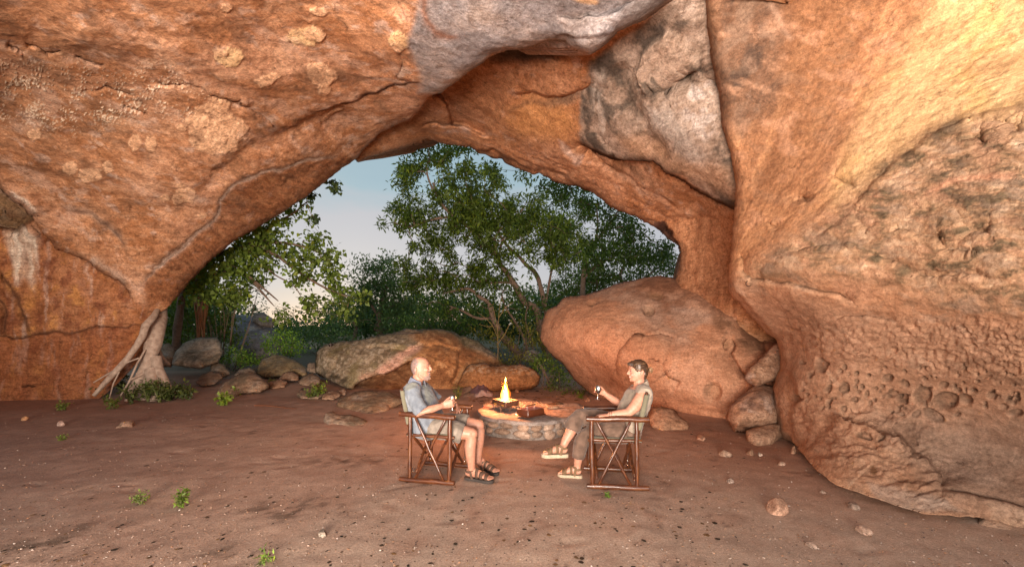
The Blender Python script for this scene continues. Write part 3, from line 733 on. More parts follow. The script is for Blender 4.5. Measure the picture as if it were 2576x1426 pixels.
    s.mix((0.16, 0.08, 0.045), 0.65 * s.blob(2450, 905, 40, 14, 0, 0.8)); s.mix((0.12, 0.065, 0.04), 0.5 * s.line([(2490, 920), (2530, 945), (2600, 960)], 12))
    rh = np.random.RandomState(77)
    small = [((rh.uniform(2010, 2600) - 1677) / 0.5763, (rh.uniform(905, 1030) - 603.7) / 0.5763, rh.uniform(4, 13), rh.uniform(4, 11)) for _ in range(75)]
    for cx, cy, rx, ry in C_holes + small:
        X, Yp = 1677 + 0.5763 * cx, 603.7 + 0.5763 * cy
        rx, ry = rx * 0.5763, ry * 0.5763
        h = s.blob(X, Yp, rx, ry, (cx * 7) % 60 - 30, 0.22, 0.3)
        s.extra -= h * min(0.05, 0.003 * ry + 0.010)
        s.extra += 0.003 * (s.blob(X, Yp, rx * 1.35, ry * 1.35, 0, 0.25, 0.3) - h)
        s.mix((0.085, 0.052, 0.034), 0.7 * h * (1 - 0.55 * s.blob(X, Yp, rx * 0.55, ry * 0.55, 0, 0.5, 0.3)))  # pits darkened so shallow dents read deeper, shade put into the colour
    s.step([(2040, 880), (2085, 940), (2130, 1000), (2160, 1060)], 0.04, 24, -1, 6)
    s.step([(1955, 850), (1975, 900), (2000, 980), (1990, 1060), (2010, 1110)], -0.14, 40, -1, 5)
    s.step([(2090, 1030), (2150, 1060), (2220, 1080), (2268, 1100), (2275, 1140)], -0.16, 50, 1, 4)
    s.step([(2250, 1070), (2290, 1120), (2350, 1180), (2370, 1240)], 0.12, 50, -1, 5)
    s.step([(2370, 1235), (2450, 1242), (2500, 1256), (2620, 1290)], -0.09, 70, 1, 4, 0.3)
    s.groove([(2370, 1235), (2450, 1242), (2500, 1256), (2620, 1290)], 0.05, 3, (0.1, 0.05, 0.03), 0.6, 3)
    s.mix((0.24, 0.115, 0.06), 0.6 * s.area([(2060, 1110), (2200, 1090), (2290, 1150), (2350, 1240), (2200, 1240), (2080, 1190)], 20) * sst(-0.1, 0.3, n2))
    low = fbm(np.stack([x / 60, y / 22, np.zeros(len(x)) + 12], 1), 5, 0.6)
    s.extra += 0.05 * low * s.area([(1950, 980), (2300, 1000), (2400, 1300), (2000, 1120)], 30)
    s.mix((0.3, 0.235, 0.19), 0.6 * s.area([(2180, 1215), (2330, 1240), (2420, 1290), (2300, 1290), (2200, 1255)], 10)); s.mix((0.46, 0.31, 0.21), 0.6 * s.area([(2480, 1262), (2700, 1310), (2700, 1400), (2576, 1336), (2500, 1304)], 8))
    s.mix((0.21, 0.138, 0.10), 0.85 * s.area([(2200, 1040), (2700, 1060), (2700, 1330), (2370, 1240)], 60))
    s.mix((0.12, 0.05, 0.02), 0.85 * (s.blob(2195, 1182, 9, 12, -30, 0.4, 0.4)))
    # the sharp left edge catches: lip
    s.step([(1838, 700), (1870, 752), (1920, 800), (1960, 850)], -0.1, 18, -1, 4)
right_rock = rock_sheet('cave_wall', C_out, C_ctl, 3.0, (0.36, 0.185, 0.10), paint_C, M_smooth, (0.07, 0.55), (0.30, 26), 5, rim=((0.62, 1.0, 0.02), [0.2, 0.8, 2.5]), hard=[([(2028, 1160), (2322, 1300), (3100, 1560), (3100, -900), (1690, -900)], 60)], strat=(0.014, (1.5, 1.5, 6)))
tag(right_rock, 'pitted sandstone wall sweeping up beside the viewer, honeycomb hollows low down', 'rock wall', kind='structure')
# ------------------------------------------------------------------ boulders and stones
def boulder(name, label, outline, ctrl, paint, fine=3.0, base=ORANGE, edge=(0.7, 70), disp=(0.08, 0.8), T=1.6, wd=60, mat=None, group=None, warp=4, strat=(0.01, (1, 1, 4)), hard=None):
    o_ = np.array(outline, float); c = o_.mean(0)
    d = ((c[0] - CX) / F, 1.0, (HY - c[1]) / F)
    o = rock_sheet(name, outline, ctrl, fine, base, paint, mat or M_rock2, disp, edge, warp, back=(d, T, wd), strat=strat, hard=hard)
    return tag(o, label, 'rock', group)
def paint_plain(s):
    mottled(s, (0.42, 0.27, 0.18), (0.2, 0.1, 0.05), DARK, 0.9)
def paint_grey(s):
    p = s.pos; n = fbm(p * 1.8 + 4, 5, 0.6); n2 = fbm(p * 6 + 8, 4, 0.6)
    s.mix((0.15, 0.115, 0.075), 0.8 * sst(-0.1, 0.35, n)); s.mix((0.36, 0.29, 0.23), 0.7 * sst(0.05, 0.4, -n)); s.mix((0.07, 0.06, 0.05), 0.6 * sst(0.2, 0.5, n2))

def paint_R(s):       # the large smooth boulder on the right
    p = s.pos; x, y = s.w[:, 0], s.w[:, 1]
    n1 = fbm(p * 0.9 + 2, 5, 0.55); n2 = fbm(p * 2.6 + 7, 5, 0.6)
    s.mix((0.46, 0.26, 0.165), 0.7 * sst(-0.05, 0.35, n1)); s.mix((0.33, 0.155, 0.085), 0.7 * sst(0.05, 0.42, n2))
    s.mix((0.30, 0.22, 0.17), 0.6 * s.area([(1500, 735), (1600, 712), (1720, 760), (1800, 800), (1830, 880), (1700, 860), (1600, 800)], 40) * sst(-0.2, 0.25, n1))
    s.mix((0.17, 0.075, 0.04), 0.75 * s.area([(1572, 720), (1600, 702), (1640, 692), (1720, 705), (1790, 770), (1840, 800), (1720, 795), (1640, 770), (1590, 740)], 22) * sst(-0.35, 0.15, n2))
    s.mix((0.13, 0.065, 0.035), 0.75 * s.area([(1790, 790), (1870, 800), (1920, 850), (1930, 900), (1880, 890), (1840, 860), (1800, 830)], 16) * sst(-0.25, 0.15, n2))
    s.mix((0.42, 0.30, 0.23), 0.5 * s.line([(1680, 770), (1740, 790), (1800, 800)], 8))
    for cx, cy, rx, ry, dp in ((1632, 780, 13, 14, .12), (1650, 745, 20, 9, .04), (1828, 865, 9, 13, .12), (1795, 985, 20, 22, .12), (1490, 772, 8, 6, .05)):
        h = s.blob(cx, cy, rx, ry, 0, 0.35, 0.5); s.extra -= dp * h; s.mix((0.22, 0.12, 0.06), 0.45 * h)
    for pl, am in (([(1637, 850), (1600, 856), (1590, 872), (1575, 890), (1560, 915), (1552, 945)], .12), ([(1672, 925), (1690, 945), (1720, 965)], .08), ([(1680, 905), (1678, 925), (1690, 935)], .06), ([(1835, 850), (1850, 870), (1838, 890), (1870, 930), (1895, 960)], .18),
                   ([(1600, 860), (1660, 846), (1700, 850)], .06), ([(1560, 1010), (1530, 980), (1490, 950)], .06), ([(1860, 800), (1890, 830), (1920, 860), (1930, 890)], .15)):
        s.step(pl, am, 26, 1, 3); s.groove(pl, am * 0.4, 3, (0.12, 0.05, 0.025), 0.6, 3.4)
    s.mix((0.25, 0.10, 0.05), 0.6 * s.area([(1540, 900), (1580, 930), (1640, 1010), (1560, 1000), (1480, 960), (1440, 900)], 25) * sst(0, 0.3, fbm(np.stack([(x - y) / 14, (x + y) / 60, np.zeros(len(x))], 1), 4)))
    s.extra += 0.12 * s.blob(1520, 850, 110, 70, 20, 0.9) + 0.1 * s.blob(1640, 900, 60, 50, 0, 0.9) - 0.08 * s.line([(1440, 880), (1500, 930), (1560, 985)], 20)
R_out = [(1360, 849), (1363, 816), (1377, 783), (1403, 773), (1419, 753), (1472, 745), (1505, 733), (1538, 723), (1571, 709), (1591, 707), (1624, 697), (1653, 692), (1676, 697), (1700, 700), (1760, 712), (1840, 752), (1870, 775), (1920, 840), (1975, 868), (1985, 928), (1975, 967), (1960, 1060), (1834, 1060), (1785, 1046), (1752, 1052),
         (1719, 1046), (1686, 1036), (1637, 1026), (1600, 1020), (1554, 1016), (1521, 1005), (1485, 987), (1446, 954), (1416, 908), (1380, 882)]
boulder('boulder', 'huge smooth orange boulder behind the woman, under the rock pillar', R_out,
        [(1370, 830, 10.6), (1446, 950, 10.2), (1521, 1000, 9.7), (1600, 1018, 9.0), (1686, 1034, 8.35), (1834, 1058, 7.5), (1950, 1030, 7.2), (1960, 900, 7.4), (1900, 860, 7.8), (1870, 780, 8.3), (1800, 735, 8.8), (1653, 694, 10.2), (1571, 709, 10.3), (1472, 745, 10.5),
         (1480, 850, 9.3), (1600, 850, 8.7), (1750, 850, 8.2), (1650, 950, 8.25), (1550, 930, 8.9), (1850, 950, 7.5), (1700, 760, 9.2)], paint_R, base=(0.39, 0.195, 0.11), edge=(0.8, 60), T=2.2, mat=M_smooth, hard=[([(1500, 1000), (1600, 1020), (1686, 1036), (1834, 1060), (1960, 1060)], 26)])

def paint_M(s):       # the lichen-grey boulder in the middle
    p = s.pos; x, y = s.w[:, 0], s.w[:, 1]
    n1 = fbm(p * 1.1 + 2, 5, 0.6); n2 = fbm(p * 4 + 9, 5, 0.65); n3 = fbm(p * 9 + 3, 4, 0.65)
    s.mix((0.31, 0.24, 0.155), 0.8); s.mix((0.14, 0.11, 0.065), 0.8 * sst(-0.02, 0.3, n2)); s.mix((0.50, 0.41, 0.30), 0.75 * sst(0.0, 0.3, n3 - 0.4 * n2)); s.mix((0.2, 0.155, 0.06), 0.6 * sst(0.0, 0.3, n1))
    orange = s.area([(895, 975), (940, 944), (997, 926), (1040, 905), (1060, 870), (1030, 845), (1080, 838), (1140, 850), (1160, 870), (1260, 905), (1280, 930), (1220, 1000), (1000, 1010)], 12)
    s.mix((0.40, 0.17, 0.055), 0.85 * orange); s.mix((0.2, 0.085, 0.035), orange * 0.8 * sst(0.0, 0.35, n1 + 0.5 * n2)); s.mix((0.5, 0.29, 0.14), orange * 0.5 * sst(0.1, 0.4, -n2))
    pink = s.area([(955, 920), (985, 902), (1010, 890), (1030, 870), (1060, 872), (1050, 890), (1020, 905), (1000, 925), (960, 940), (945, 935)], 7)
    s.mix((0.62, 0.36, 0.26), 0.92 * pink); s.mix((0.22, 0.14, 0.075), pink * 0.8 * sst(0.04, 0.0, np.abs(fbm(np.stack([x / 16, y / 12, np.zeros(len(x))], 1), 3))))
    s.mix((0.55, 0.30, 0.2), 0.5 * s.line([(900, 955), (940, 935), (955, 930)], 7))
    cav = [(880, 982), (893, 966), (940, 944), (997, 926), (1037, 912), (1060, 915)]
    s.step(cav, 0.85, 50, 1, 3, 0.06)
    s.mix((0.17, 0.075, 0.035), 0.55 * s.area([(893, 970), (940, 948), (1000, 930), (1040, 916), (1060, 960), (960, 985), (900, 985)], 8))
    s.step([(905, 870), (960, 868), (1020, 880), (1060, 862), (1110, 870), (1130, 882)], 0.18, 40, 1, 4)
    s.step([(1157, 844), (1170, 868), (1152, 890), (1150, 930), (1130, 965)], 0.22, 40, -1, 4)
    s.step([(1110, 868), (1130, 872), (1152, 885)], 0.1, 15, 1, 3); s.groove([(1085, 868), (1110, 872), (1134, 880)], 0.06, 2.5, (0.05, 0.03, 0.015), 0.85, 2.5)
    s.groove([(840, 880), (880, 900), (920, 925), (960, 940)], 0.03, 5, (0.16, 0.11, 0.06), 0.5, 5)
    s.mix((0.06, 0.05, 0.035), 0.7 * s.line([(800, 925), (830, 945), (880, 965)], 14) * sst(-0.2, 0.2, n2))
    st = fbm(np.stack([(x + 0.6 * y) / 90, (y - 0.5 * x) / 12, np.zeros(len(x))], 1), 4, 0.6)
    s.extra += 0.05 * st
M_out = [(794, 893), (805, 879), (816, 868), (856, 861), (903, 855), (938, 847), (985, 837), (1032, 828), (1067, 829), (1114, 828), (1138, 834), (1157, 844), (1173, 846), (1197, 855), (1227, 874), (1251, 893), (1267, 911), (1285, 925), (1270, 960), (1220, 985), (1150, 992), (1060, 1004), (1008, 1006), (973, 992), (945, 981), (891, 984), (856, 968), (808, 949), (794, 933)]
boulder('boulder', 'long low boulder with grey-green lichen top and an orange hollow, behind the man', M_out,
        [(794, 900, 12.0), (808, 945, 11.8), (891, 982, 10.7), (1000, 1000, 10.5), (1150, 988, 11.0), (1275, 930, 11.9), (1032, 830, 12.3), (850, 864, 12.3), (950, 890, 11.2), (1100, 890, 11.0), (1200, 900, 11.7), (1000, 940, 10.85), (900, 930, 11.0), (1138, 836, 12.3), (1060, 960, 11.0)], paint_M, base=(0.3, 0.19, 0.1), edge=(0.8, 50), T=1.8, hard=[([(840, 965), (891, 984), (973, 992), (1060, 1004), (1150, 992), (1220, 985), (1285, 940)], 24)])

def simple(name, label, outline, Yb, Yt, paint=paint_plain, base=(0.36, 0.21, 0.125), edge=None, fine=2.0, T=None, group=None, disp=None):
    o_ = np.array(outline, float); lo, hi = o_.min(0), o_.max(0)
    hh = hi[1] - lo[1]; sc = (Yb + Yt) / 2 / F
    ctrl = [(lo[0], hi[1], Yb), (hi[0], hi[1], Yb), (lo[0], lo[1], Yt), (hi[0], lo[1], Yt), ((lo[0] + hi[0]) / 2, (lo[1] + hi[1]) / 2, (Yb + Yt) / 2 - 0.05 * hh * sc)]
    e = edge or (0.55 * hh * sc, 0.5 * hh)
    ctrl = [(a_, b_, y_ - 0.8 * e[0]) for a_, b_, y_ in ctrl]
    return boulder(name, label, outline, ctrl, paint, fine, base, e, disp or (0.19 * hh * sc + 0.012, 0.5 / max(hh * sc, 0.1)), T or (hi[0] - lo[0]) * sc * 0.6, 0.3 * hh, None, group, 2)
def paint_fire(s):
    paint_M_like(s)
def paint_M_like(s):
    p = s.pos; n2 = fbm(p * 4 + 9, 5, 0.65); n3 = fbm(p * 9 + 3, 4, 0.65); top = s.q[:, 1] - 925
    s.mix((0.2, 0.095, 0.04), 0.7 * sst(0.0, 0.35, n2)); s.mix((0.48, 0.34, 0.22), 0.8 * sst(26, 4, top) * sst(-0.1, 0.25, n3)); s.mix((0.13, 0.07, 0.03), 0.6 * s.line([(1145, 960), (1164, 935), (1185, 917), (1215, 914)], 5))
simple('boulder', 'low orange-brown boulder just behind the fire', [(1148, 975), (1164, 941), (1185, 918), (1207, 915), (1230, 920), (1252, 922), (1284, 920), (1308, 919), (1329, 923), (1348, 934), (1358, 947), (1352, 968), (1332, 978), (1300, 982), (1236, 986), (1188, 984)], 10.5, 11.0, paint_M_like, (0.36, 0.17, 0.065), T=1.4)
simple('rock', 'flat brown rock slab on the sand under the long boulder', [(846, 1020), (855, 1003), (888, 991), (926, 982), (961, 984), (992, 994), (1016, 1003), (1010, 1014), (980, 1023), (973, 1034), (943, 1050), (917, 1056), (903, 1044), (860, 1028)], 7.9, 9.4, paint_grey, (0.3, 0.19, 0.11))
simple('rock', 'broken pale rock low in the sand behind the left chair', [(811, 1078), (818, 1036), (837, 1033), (856, 1045), (880, 1045), (905, 1052), (926, 1064), (918, 1077), (889, 1086), (864, 1079), (841, 1070), (828, 1080)], 7.0, 7.7, paint_grey, (0.36, 0.25, 0.17))
simple('rock', 'wedge of rock half sunk in the sand in front of the tree roots', [(530, 1005), (545, 985), (562, 962), (590, 948), (625, 937), (652, 949), (675, 971), (655, 986), (605, 992), (590, 1008), (560, 1014)], 9.7, 11.0, paint_grey, (0.31, 0.2, 0.125))
simple('rock', 'mossy humped rock beside the sandy path', [(643, 940), (659, 903), (691, 891), (715, 895), (741, 903), (775, 926), (772, 946), (725, 946), (668, 948)], 12.6, 13.8, paint_grey, (0.28, 0.2, 0.1), T=0.9)
simple('rock', 'pale angular block standing against the bushes at the left', [(434, 918), (447, 881), (472, 862), (500, 850), (545, 848), (560, 867), (566, 888), (550, 912), (506, 926), (470, 924)], 13.0, 14.2, paint_grey, (0.42, 0.31, 0.22), T=1.0, edge=(0.3, 14))
simple('rock', 'brown rock between the tree root and the pale block', [(393, 905), (400, 872), (420, 865), (440, 876), (446, 905), (430, 925), (402, 922)], 13.2, 14.2, paint_plain, (0.26, 0.14, 0.07))
simple('rock', 'small round rock below the pale angular block', [(524, 945), (532, 918), (550, 911), (566, 918), (580, 940), (560, 948)], 12.6, 13.2, paint_grey, (0.28, 0.19, 0.11))
simple('rock', 'small brown stone in front of the mossy humped rock', [(700, 952), (712, 938), (735, 935), (752, 944), (750, 956), (725, 960)], 11.9, 12.4, paint_plain)
simple('rock', 'pale stone wedged beside the left end of the long boulder', [(772, 932), (776, 915), (792, 912), (800, 925), (796, 940)], 12.5, 13.0, paint_grey, (0.38, 0.28, 0.2))
simple('rock', 'loose flat stone under the left end of the long boulder', [(808, 1004), (816, 990), (836, 982), (852, 988), (858, 996), (838, 1006)], 9.3, 9.9, paint_plain, (0.42, 0.24, 0.14))
simple('rock', 'small tilted stone touching the loose flat stone', [(846, 993), (852, 982), (866, 977), (874, 984), (868, 994)], 9.8, 10.2, paint_plain, (0.42, 0.24, 0.14))
simple('rock', 'rounded pinkish rock on the ground behind the right chair', [(1633, 1056), (1643, 1030), (1663, 1025), (1693, 1033), (1709, 1050), (1726, 1062), (1728, 1075), (1712, 1081), (1670, 1084), (1640, 1076)], 6.75, 7.3, paint_plain, (0.45, 0.25, 0.15))
def paint_egg(s):
    mottled(s, (0.42, 0.27, 0.18), (0.22, 0.105, 0.055), DARK, 0.8); s.mix((0.16, 0.09, 0.065), 0.8 * s.blob(1890, 1005, 60, 30, -20, 0.6) * sst(-0.2, 0.25, fbm(s.pos * 5, 4)))
simple('boulder', 'egg-shaped boulder wedged against the right wall, resting on a stump of rock', [(1832, 1053), (1841, 1023), (1867, 993), (1894, 974), (1920, 969), (1950, 977), (1962, 1017), (1964, 1050), (1956, 1070), (1900, 1085), (1848, 1083)], 6.55, 6.95, paint_egg, (0.40, 0.22, 0.135), edge=(0.45, 50), T=0.8)
simple('rock', 'squat rock carrying the egg-shaped boulder', [(1876, 1082), (1910, 1070), (1960, 1070), (1962, 1099), (1940, 1120), (1903, 1126), (1880, 1110)], 6.1, 6.4, paint_plain, (0.42, 0.24, 0.15), edge=(0.3, 28), T=0.6)
simple('rock', 'jagged slab jammed between the huge boulder and the right wall', [(1878, 950), (1890, 925), (1900, 916), (1930, 892), (1952, 872), (1972, 864), (1976, 924), (1955, 951), (1925, 958), (1905, 971)], 6.9, 7.3, paint_egg, (0.38, 0.2, 0.12), edge=(0.15, 14), T=0.6)
simple('rock', 'dark grey slab of rock sloping among the bushes outside', [(585, 800), (612, 796), (640, 802), (690, 836), (712, 850), (706, 872), (700, 905), (640, 910), (600, 900), (580, 850)], 17.5, 20, paint_grey, (0.15, 0.13, 0.14), T=2.5)
simple('rock', 'dark block balanced on the grey slab outside', [(632, 800), (640, 788), (662, 787), (682, 800), (690, 812), (684, 824), (655, 820), (636, 811)], 18.6, 19.2, paint_grey, (0.17, 0.13, 0.115), edge=(0.2, 8), T=0.6)
simple('rock', 'grey rock in the scrub between the fire and the huge boulder', [(1310, 905), (1322, 885), (1340, 880), (1356, 886), (1362, 905), (1340, 912)], 13.5, 14.2, paint_grey, (0.3, 0.24, 0.2))
simple('rock', 'low pale ledge of rock at the foot of the right wall', [(2460, 1320), (2480, 1296), (2530, 1290), (2600, 1310), (2640, 1345), (2600, 1360), (2520, 1345)], 3.45, 3.75, paint_plain, (0.45, 0.3, 0.21), edge=(0.06, 22), T=0.4)

simple('rock', 'low earth-covered ledge of rock left of the wedge of rock', [(492, 962), (506, 946), (530, 936), (552, 938), (560, 950), (540, 966), (510, 972)], 11.0, 12.2, paint_plain, (0.3, 0.17, 0.1))
simple('rock', 'worn brown rock half buried right of the mossy humped rock', [(752, 962), (764, 946), (784, 940), (802, 948), (806, 962), (786, 972), (762, 970)], 11.2, 11.9, paint_grey, (0.3, 0.2, 0.13))
simple('rock', 'flat rock slab set in the sand below the left end of the long boulder', [(744, 992), (758, 978), (786, 972), (812, 978), (820, 992), (800, 1003), (764, 1003)], 9.5, 10.4, paint_grey, (0.34, 0.22, 0.145))
simple('rock', 'sunken reddish rock between the wedge of rock and the mossy humped rock', [(668, 968), (684, 955), (708, 952), (722, 962), (716, 974), (688, 978)], 10.9, 11.5, paint_plain, (0.34, 0.18, 0.1))
simple('rock', 'tan rock at the back edge of the sand beside the sandy path', [(590, 945), (604, 928), (628, 924), (644, 936), (640, 950), (610, 954)], 12.3, 12.9, paint_grey, (0.33, 0.23, 0.16))
# ------------------------------------------------------------------ ground
def gz(x, y):
    x = np.asarray(x, float); y = np.asarray(y, float)
    p = np.stack([x.ravel() * 0.5, y.ravel() * 0.5, np.zeros(x.size)], 1)
    z = 0.045 * fbm(p, 4, 0.5)
    near = np.exp(-(((x.ravel() + 0.1) / 3.2) ** 2 + ((y.ravel() - 4.9) / 1.9) ** 2))
    z = z * (1 - 0.85 * near)
    yy, xx = y.ravel(), x.ravel()
    z = z + 0.04 * sst(9.0, 12.5, yy) * sst(3, -4, xx)
    far = np.clip(yy - 24, 0, None)
    z = z - 0.05 * far * sst(0, 8, far) * sst(200, 60, far) - 6.5 * sst(120, 200, far)
    return z.reshape(x.shape)
def G(px, py):
    p = on_ground(px, py)
    for _ in range(3):
        p = on_ground(px, py, float(gz(p.x, p.y)))
    return p
def build_ground():
    xs = np.concatenate([-np.geomspace(600, 9.4, 40), np.arange(-9.3, 6.0, 0.042), np.geomspace(6.1, 600, 40)])
    ys = np.concatenate([-np.geomspace(300, 0.5, 30), np.arange(-0.3, 2.2, 0.2), np.arange(2.3, 8.0, 0.034), np.arange(8.0, 15.0, 0.08), np.geomspace(15.1, 900, 60)])
    gx, gy = np.meshgrid(xs, ys); ny, nx = gx.shape
    z = gz(gx, gy).ravel(); x = gx.ravel(); y = gy.ravel()
    p = np.stack([x, y, np.zeros(len(x))], 1)
    z += 0.006 * fbm(p * 2.2, 4, 0.55) + 0.004 * fbm(p * 7.5 + 3, 4, 0.6) * sst(30, 12, y)
    rs_ = np.random.RandomState(14)      # scuffs and old footprints
    for _ in range(70):
        fx, fy, fa = rs_.uniform(-5, 4.5), rs_.uniform(2.8, 8.5), rs_.uniform(0, 6.28)
        m_ = (np.abs(x - fx) < 0.4) & (np.abs(y - fy) < 0.4)
        u_ = (x[m_] - fx) * math.cos(fa) + (y[m_] - fy) * math.sin(fa); v_ = -(x[m_] - fx) * math.sin(fa) + (y[m_] - fy) * math.cos(fa)
        r_ = np.sqrt((u_ / 0.14) ** 2 + (v_ / 0.055) ** 2)
        z[m_] += -0.007 * np.exp(-r_ ** 4) + 0.003 * np.exp(-((r_ - 1.25) / 0.25) ** 2)
    n1 = fbm(p * 0.55 + 2, 4); n2 = fbm(p * 1.9 + 5, 5, 0.62); n3 = fbm(p * 6 + 7, 4, 0.65)
    c = np.tile(np.array((0.40, 0.25, 0.175)), (len(x), 1))
    def mx(col, m): c[:] += (np.array(col) - c) * np.clip(m, 0, 1)[:, None]
    mx((0.44, 0.315, 0.23), 0.8 * sst(5.2, 3.4, y + 0.8 * n1) * sst(-3.0, -0.8, x + 0.6 * n2))
    mx((0.35, 0.195, 0.125), 0.5 * sst(-0.05, 0.4, n2)); mx((0.45, 0.29, 0.20), 0.5 * sst(0.05, 0.4, -n2))
    mx((0.27, 0.115, 0.06), 0.7 * np.exp(-(((x - 3.2) / 1.1) ** 2 + ((y - 6.2) / 1.6) ** 2)))
    mx((0.33, 0.17, 0.11), 0.5 * sst(-5.0, -7.5, x) * sst(6, 8, y))
    lit = sst(0.18, 0.5, n2 + 0.3 * n1) * sst(0.0, 0.25, n3)
    mx((0.11, 0.07, 0.05), 0.6 * lit * sst(12, 9, y))
    for cx, cy, r in ((250, 1060, 0.32), (280, 1085, 0.25), (60, 1390, 0.2), (160, 1365, 0.12), (860, 1160, 0.25), (700, 1290, 0.18), (580, 1385, 0.14)):
        q = on_ground(cx, cy); mx((0.09, 0.055, 0.035), 0.7 * np.exp(-(((x - q.x) ** 2 / 4 + (y - q.y) ** 2) / r ** 2)) * sst(-0.15, 0.25, n3))
    mx((0.085, 0.065, 0.036), 0.85 * sst(13.6, 15.5, y + n1)); mx((0.062, 0.06, 0.026), sst(17, 24, y + 4 * n1))
    path = np.exp(-((x + 5.6 + 0.12 * (y - 10)) / 0.9) ** 2)
    mx((0.27, 0.19, 0.145), 0.75 * path * sst(11, 13, y) * sst(22, 16, y))
    mx((0.24, 0.135, 0.10), 0.75 * sst(-2.6, -6.5, x + 0.8 * n1) * sst(3.2, 5.0, y) * sst(12, 9, y))  # falloff of the light towards the left, painted into the sand
    c[:] *= np.where(y < 13, 1.06, 1.0)[:, None]; c[:] = c * 0.86 + 0.14 * c.mean(1)[:, None] * np.array((1.1, 1.0, 0.98))
    idx = np.arange(ny * nx).reshape(ny, nx)
    f = np.stack([idx[:-1, :-1], idx[:-1, 1:], idx[1:, 1:], idx[1:, :-1]], -1).reshape(-1, 4)
    m, nt, N, L, B = nodes_of('sandy_earth')
    at_ = N.new('ShaderNodeAttribute'); at_.attribute_name = 'Col'
    tc = N.new('ShaderNodeTexCoord'); v = tc.outputs['Object']
    a = noise_node(N, L, 5, 8, 0.68, v); b = noise_node(N, L, 60, 5, 0.7, v); d = noise_node(N, L, 260, 2, 0.6, v)
    vo = N.new('ShaderNodeTexVoronoi'); vo.inputs['Scale'].default_value = 75; L.new(v, vo.inputs['Vector'])
    sp = ramp(N, L, vo.outputs['Distance'], [(0.08, 1.0), (0.16, 0.0)])
    vc = N.new('ShaderNodeSeparateColor'); L.new(vo.outputs['Color'], vc.inputs[0])
    sel = ramp(N, L, vc.outputs[0], [(0.72, 0.0), (0.74, 1.0)])
    mul = N.new('ShaderNodeMath'); mul.operation = 'MULTIPLY'; L.new(sp.outputs[0], mul.inputs[0]); L.new(sel.outputs[0], mul.inputs[1])
    peb = ramp(N, L, vc.outputs[1], [(0.0, (0.05, 0.035, 0.03)), (0.35, (0.16, 0.1, 0.08)), (0.6, (0.45, 0.36, 0.30)), (1.0, (0.62, 0.55, 0.48))])
    col = mixc(N, L, at_.outputs['Color'], ramp(N, L, a.outputs['Fac'], [(0.3, 0.8), (0.5, 1.0), (0.7, 1.15)]).outputs[0], 0.9, 'MULTIPLY')
    col = mixc(N, L, col, ramp(N, L, b.outputs['Fac'], [(0.28, 0.6), (0.5, 1.0), (0.72, 1.3)]).outputs[0], 0.85, 'MULTIPLY')
    col = mixc(N, L, col, ramp(N, L, d.outputs['Fac'], [(0.3, 0.6), (0.5, 1.0), (0.7, 1.4)]).outputs[0], 0.8, 'MULTIPLY')
    col = mixc(N, L, col, peb.outputs[0], mul.outputs[0])
    L.new(col, B.inputs['Base Color']); B.inputs['Roughness'].default_value = 0.95; B.inputs['Specular IOR Level'].default_value = 0.15
    bump_chain(N, L, [(a.outputs['Fac'], 0.3, 0.02), (b.outputs['Fac'], 0.6, 0.010), (mul.outputs[0], 0.5, 0.004), (d.outputs['Fac'], 0.5, 0.003)], B.inputs['Normal'])
    o = mesh_obj('ground', np.stack([x, y, z], 1), f, m, None, True, c)
    return tag(o, kind='structure')
build_ground()

# loose stones one can pick out on the sand
ICO = None
def stone_mesh(name, seed, flat=0.6, sub=3, mat=None):
    bm = bmesh.new(); bmesh.ops.create_icosphere(bm, subdivisions=sub, radius=1)
    rs = np.random.RandomState(seed)
    v = np.array([x.co[:] for x in bm.verts])
    for _ in range(9):               # broken flat faces
        n = rs.normal(size=3); n /= np.linalg.norm(n); h = rs.uniform(0.55, 0.9)
        k = np.maximum(v @ n - h, 0); v -= k[:, None] * n
    v += 0.12 * fbm(v * 1.6 + seed, 4)[:, None] * v
    v[:, 2] *= flat
    fs = [[q.index for q in f_.verts] for f_ in bm.faces]; bm.free()
    col = np.tile(np.array((0.42, 0.28, 0.2)) * rs.uniform(0.8, 1.1), (len(v), 1)) * (1 + 0.35 * fbm(v * 2 + seed, 4))[:, None]
    return v, fs, col
def stone(px, py, rw, rh, seed, label, colour=None, name='stone', dep=None, rz=None):
    p = G(px, py + rh * 0.6)
    k = p.y / F
    v, fs, col = stone_mesh(name, seed)
    w, h = rw * k, rh * k * 1.25
    a = seed * 1.7 if rz is None else rz
    v = v * np.array([w, dep or w * 0.75, 1]); v[:, 2] *= h / 0.6
    ca, sa = math.cos(a * 0.15), math.sin(a * 0.15)
    v = np.stack([v[:, 0] * ca - v[:, 1] * sa, v[:, 0] * sa + v[:, 1] * ca, v[:, 2]], 1)
    if colour: col = col * np.array(colour) / np.array((0.42, 0.28, 0.2))
    o = mesh_obj(name, v, fs, M_rock2, None, True, col)
    o.location = (p.x, p.y, p.z + h * 0.35)
    return tag(o, label, 'stone')
stone(1959, 1275, 38, 20, 3, 'largest flat reddish stone lying in front of the right wall', (0.42, 0.25, 0.17))
stone(2147, 1271, 21, 8, 5, 'flat grey stone slab close under the right wall', (0.38, 0.28, 0.22))
stone(2172, 1333, 20, 12, 8, 'rounded pinkish stone near the bottom right of the sand', (0.42, 0.28, 0.21))
stone(1824, 1140, 16, 9, 9, 'small peaked stone right of the right chair')
stone(1835, 1209, 11, 6, 12, 'small flat stone on the sand below the peaked stone', (0.42, 0.31, 0.25))
stone(1966, 1166, 12, 5, 14, 'thin pale stone between the egg boulder and the largest flat stone', (0.4, 0.27, 0.2))
stone(1997, 1133, 10, 11, 15, 'upright little stone at the foot of the right wall', (0.38, 0.22, 0.14))
stone(1763, 1101, 28, 5, 17, 'long narrow stone lying behind the right chair', (0.46, 0.28, 0.19), dep=0.06)
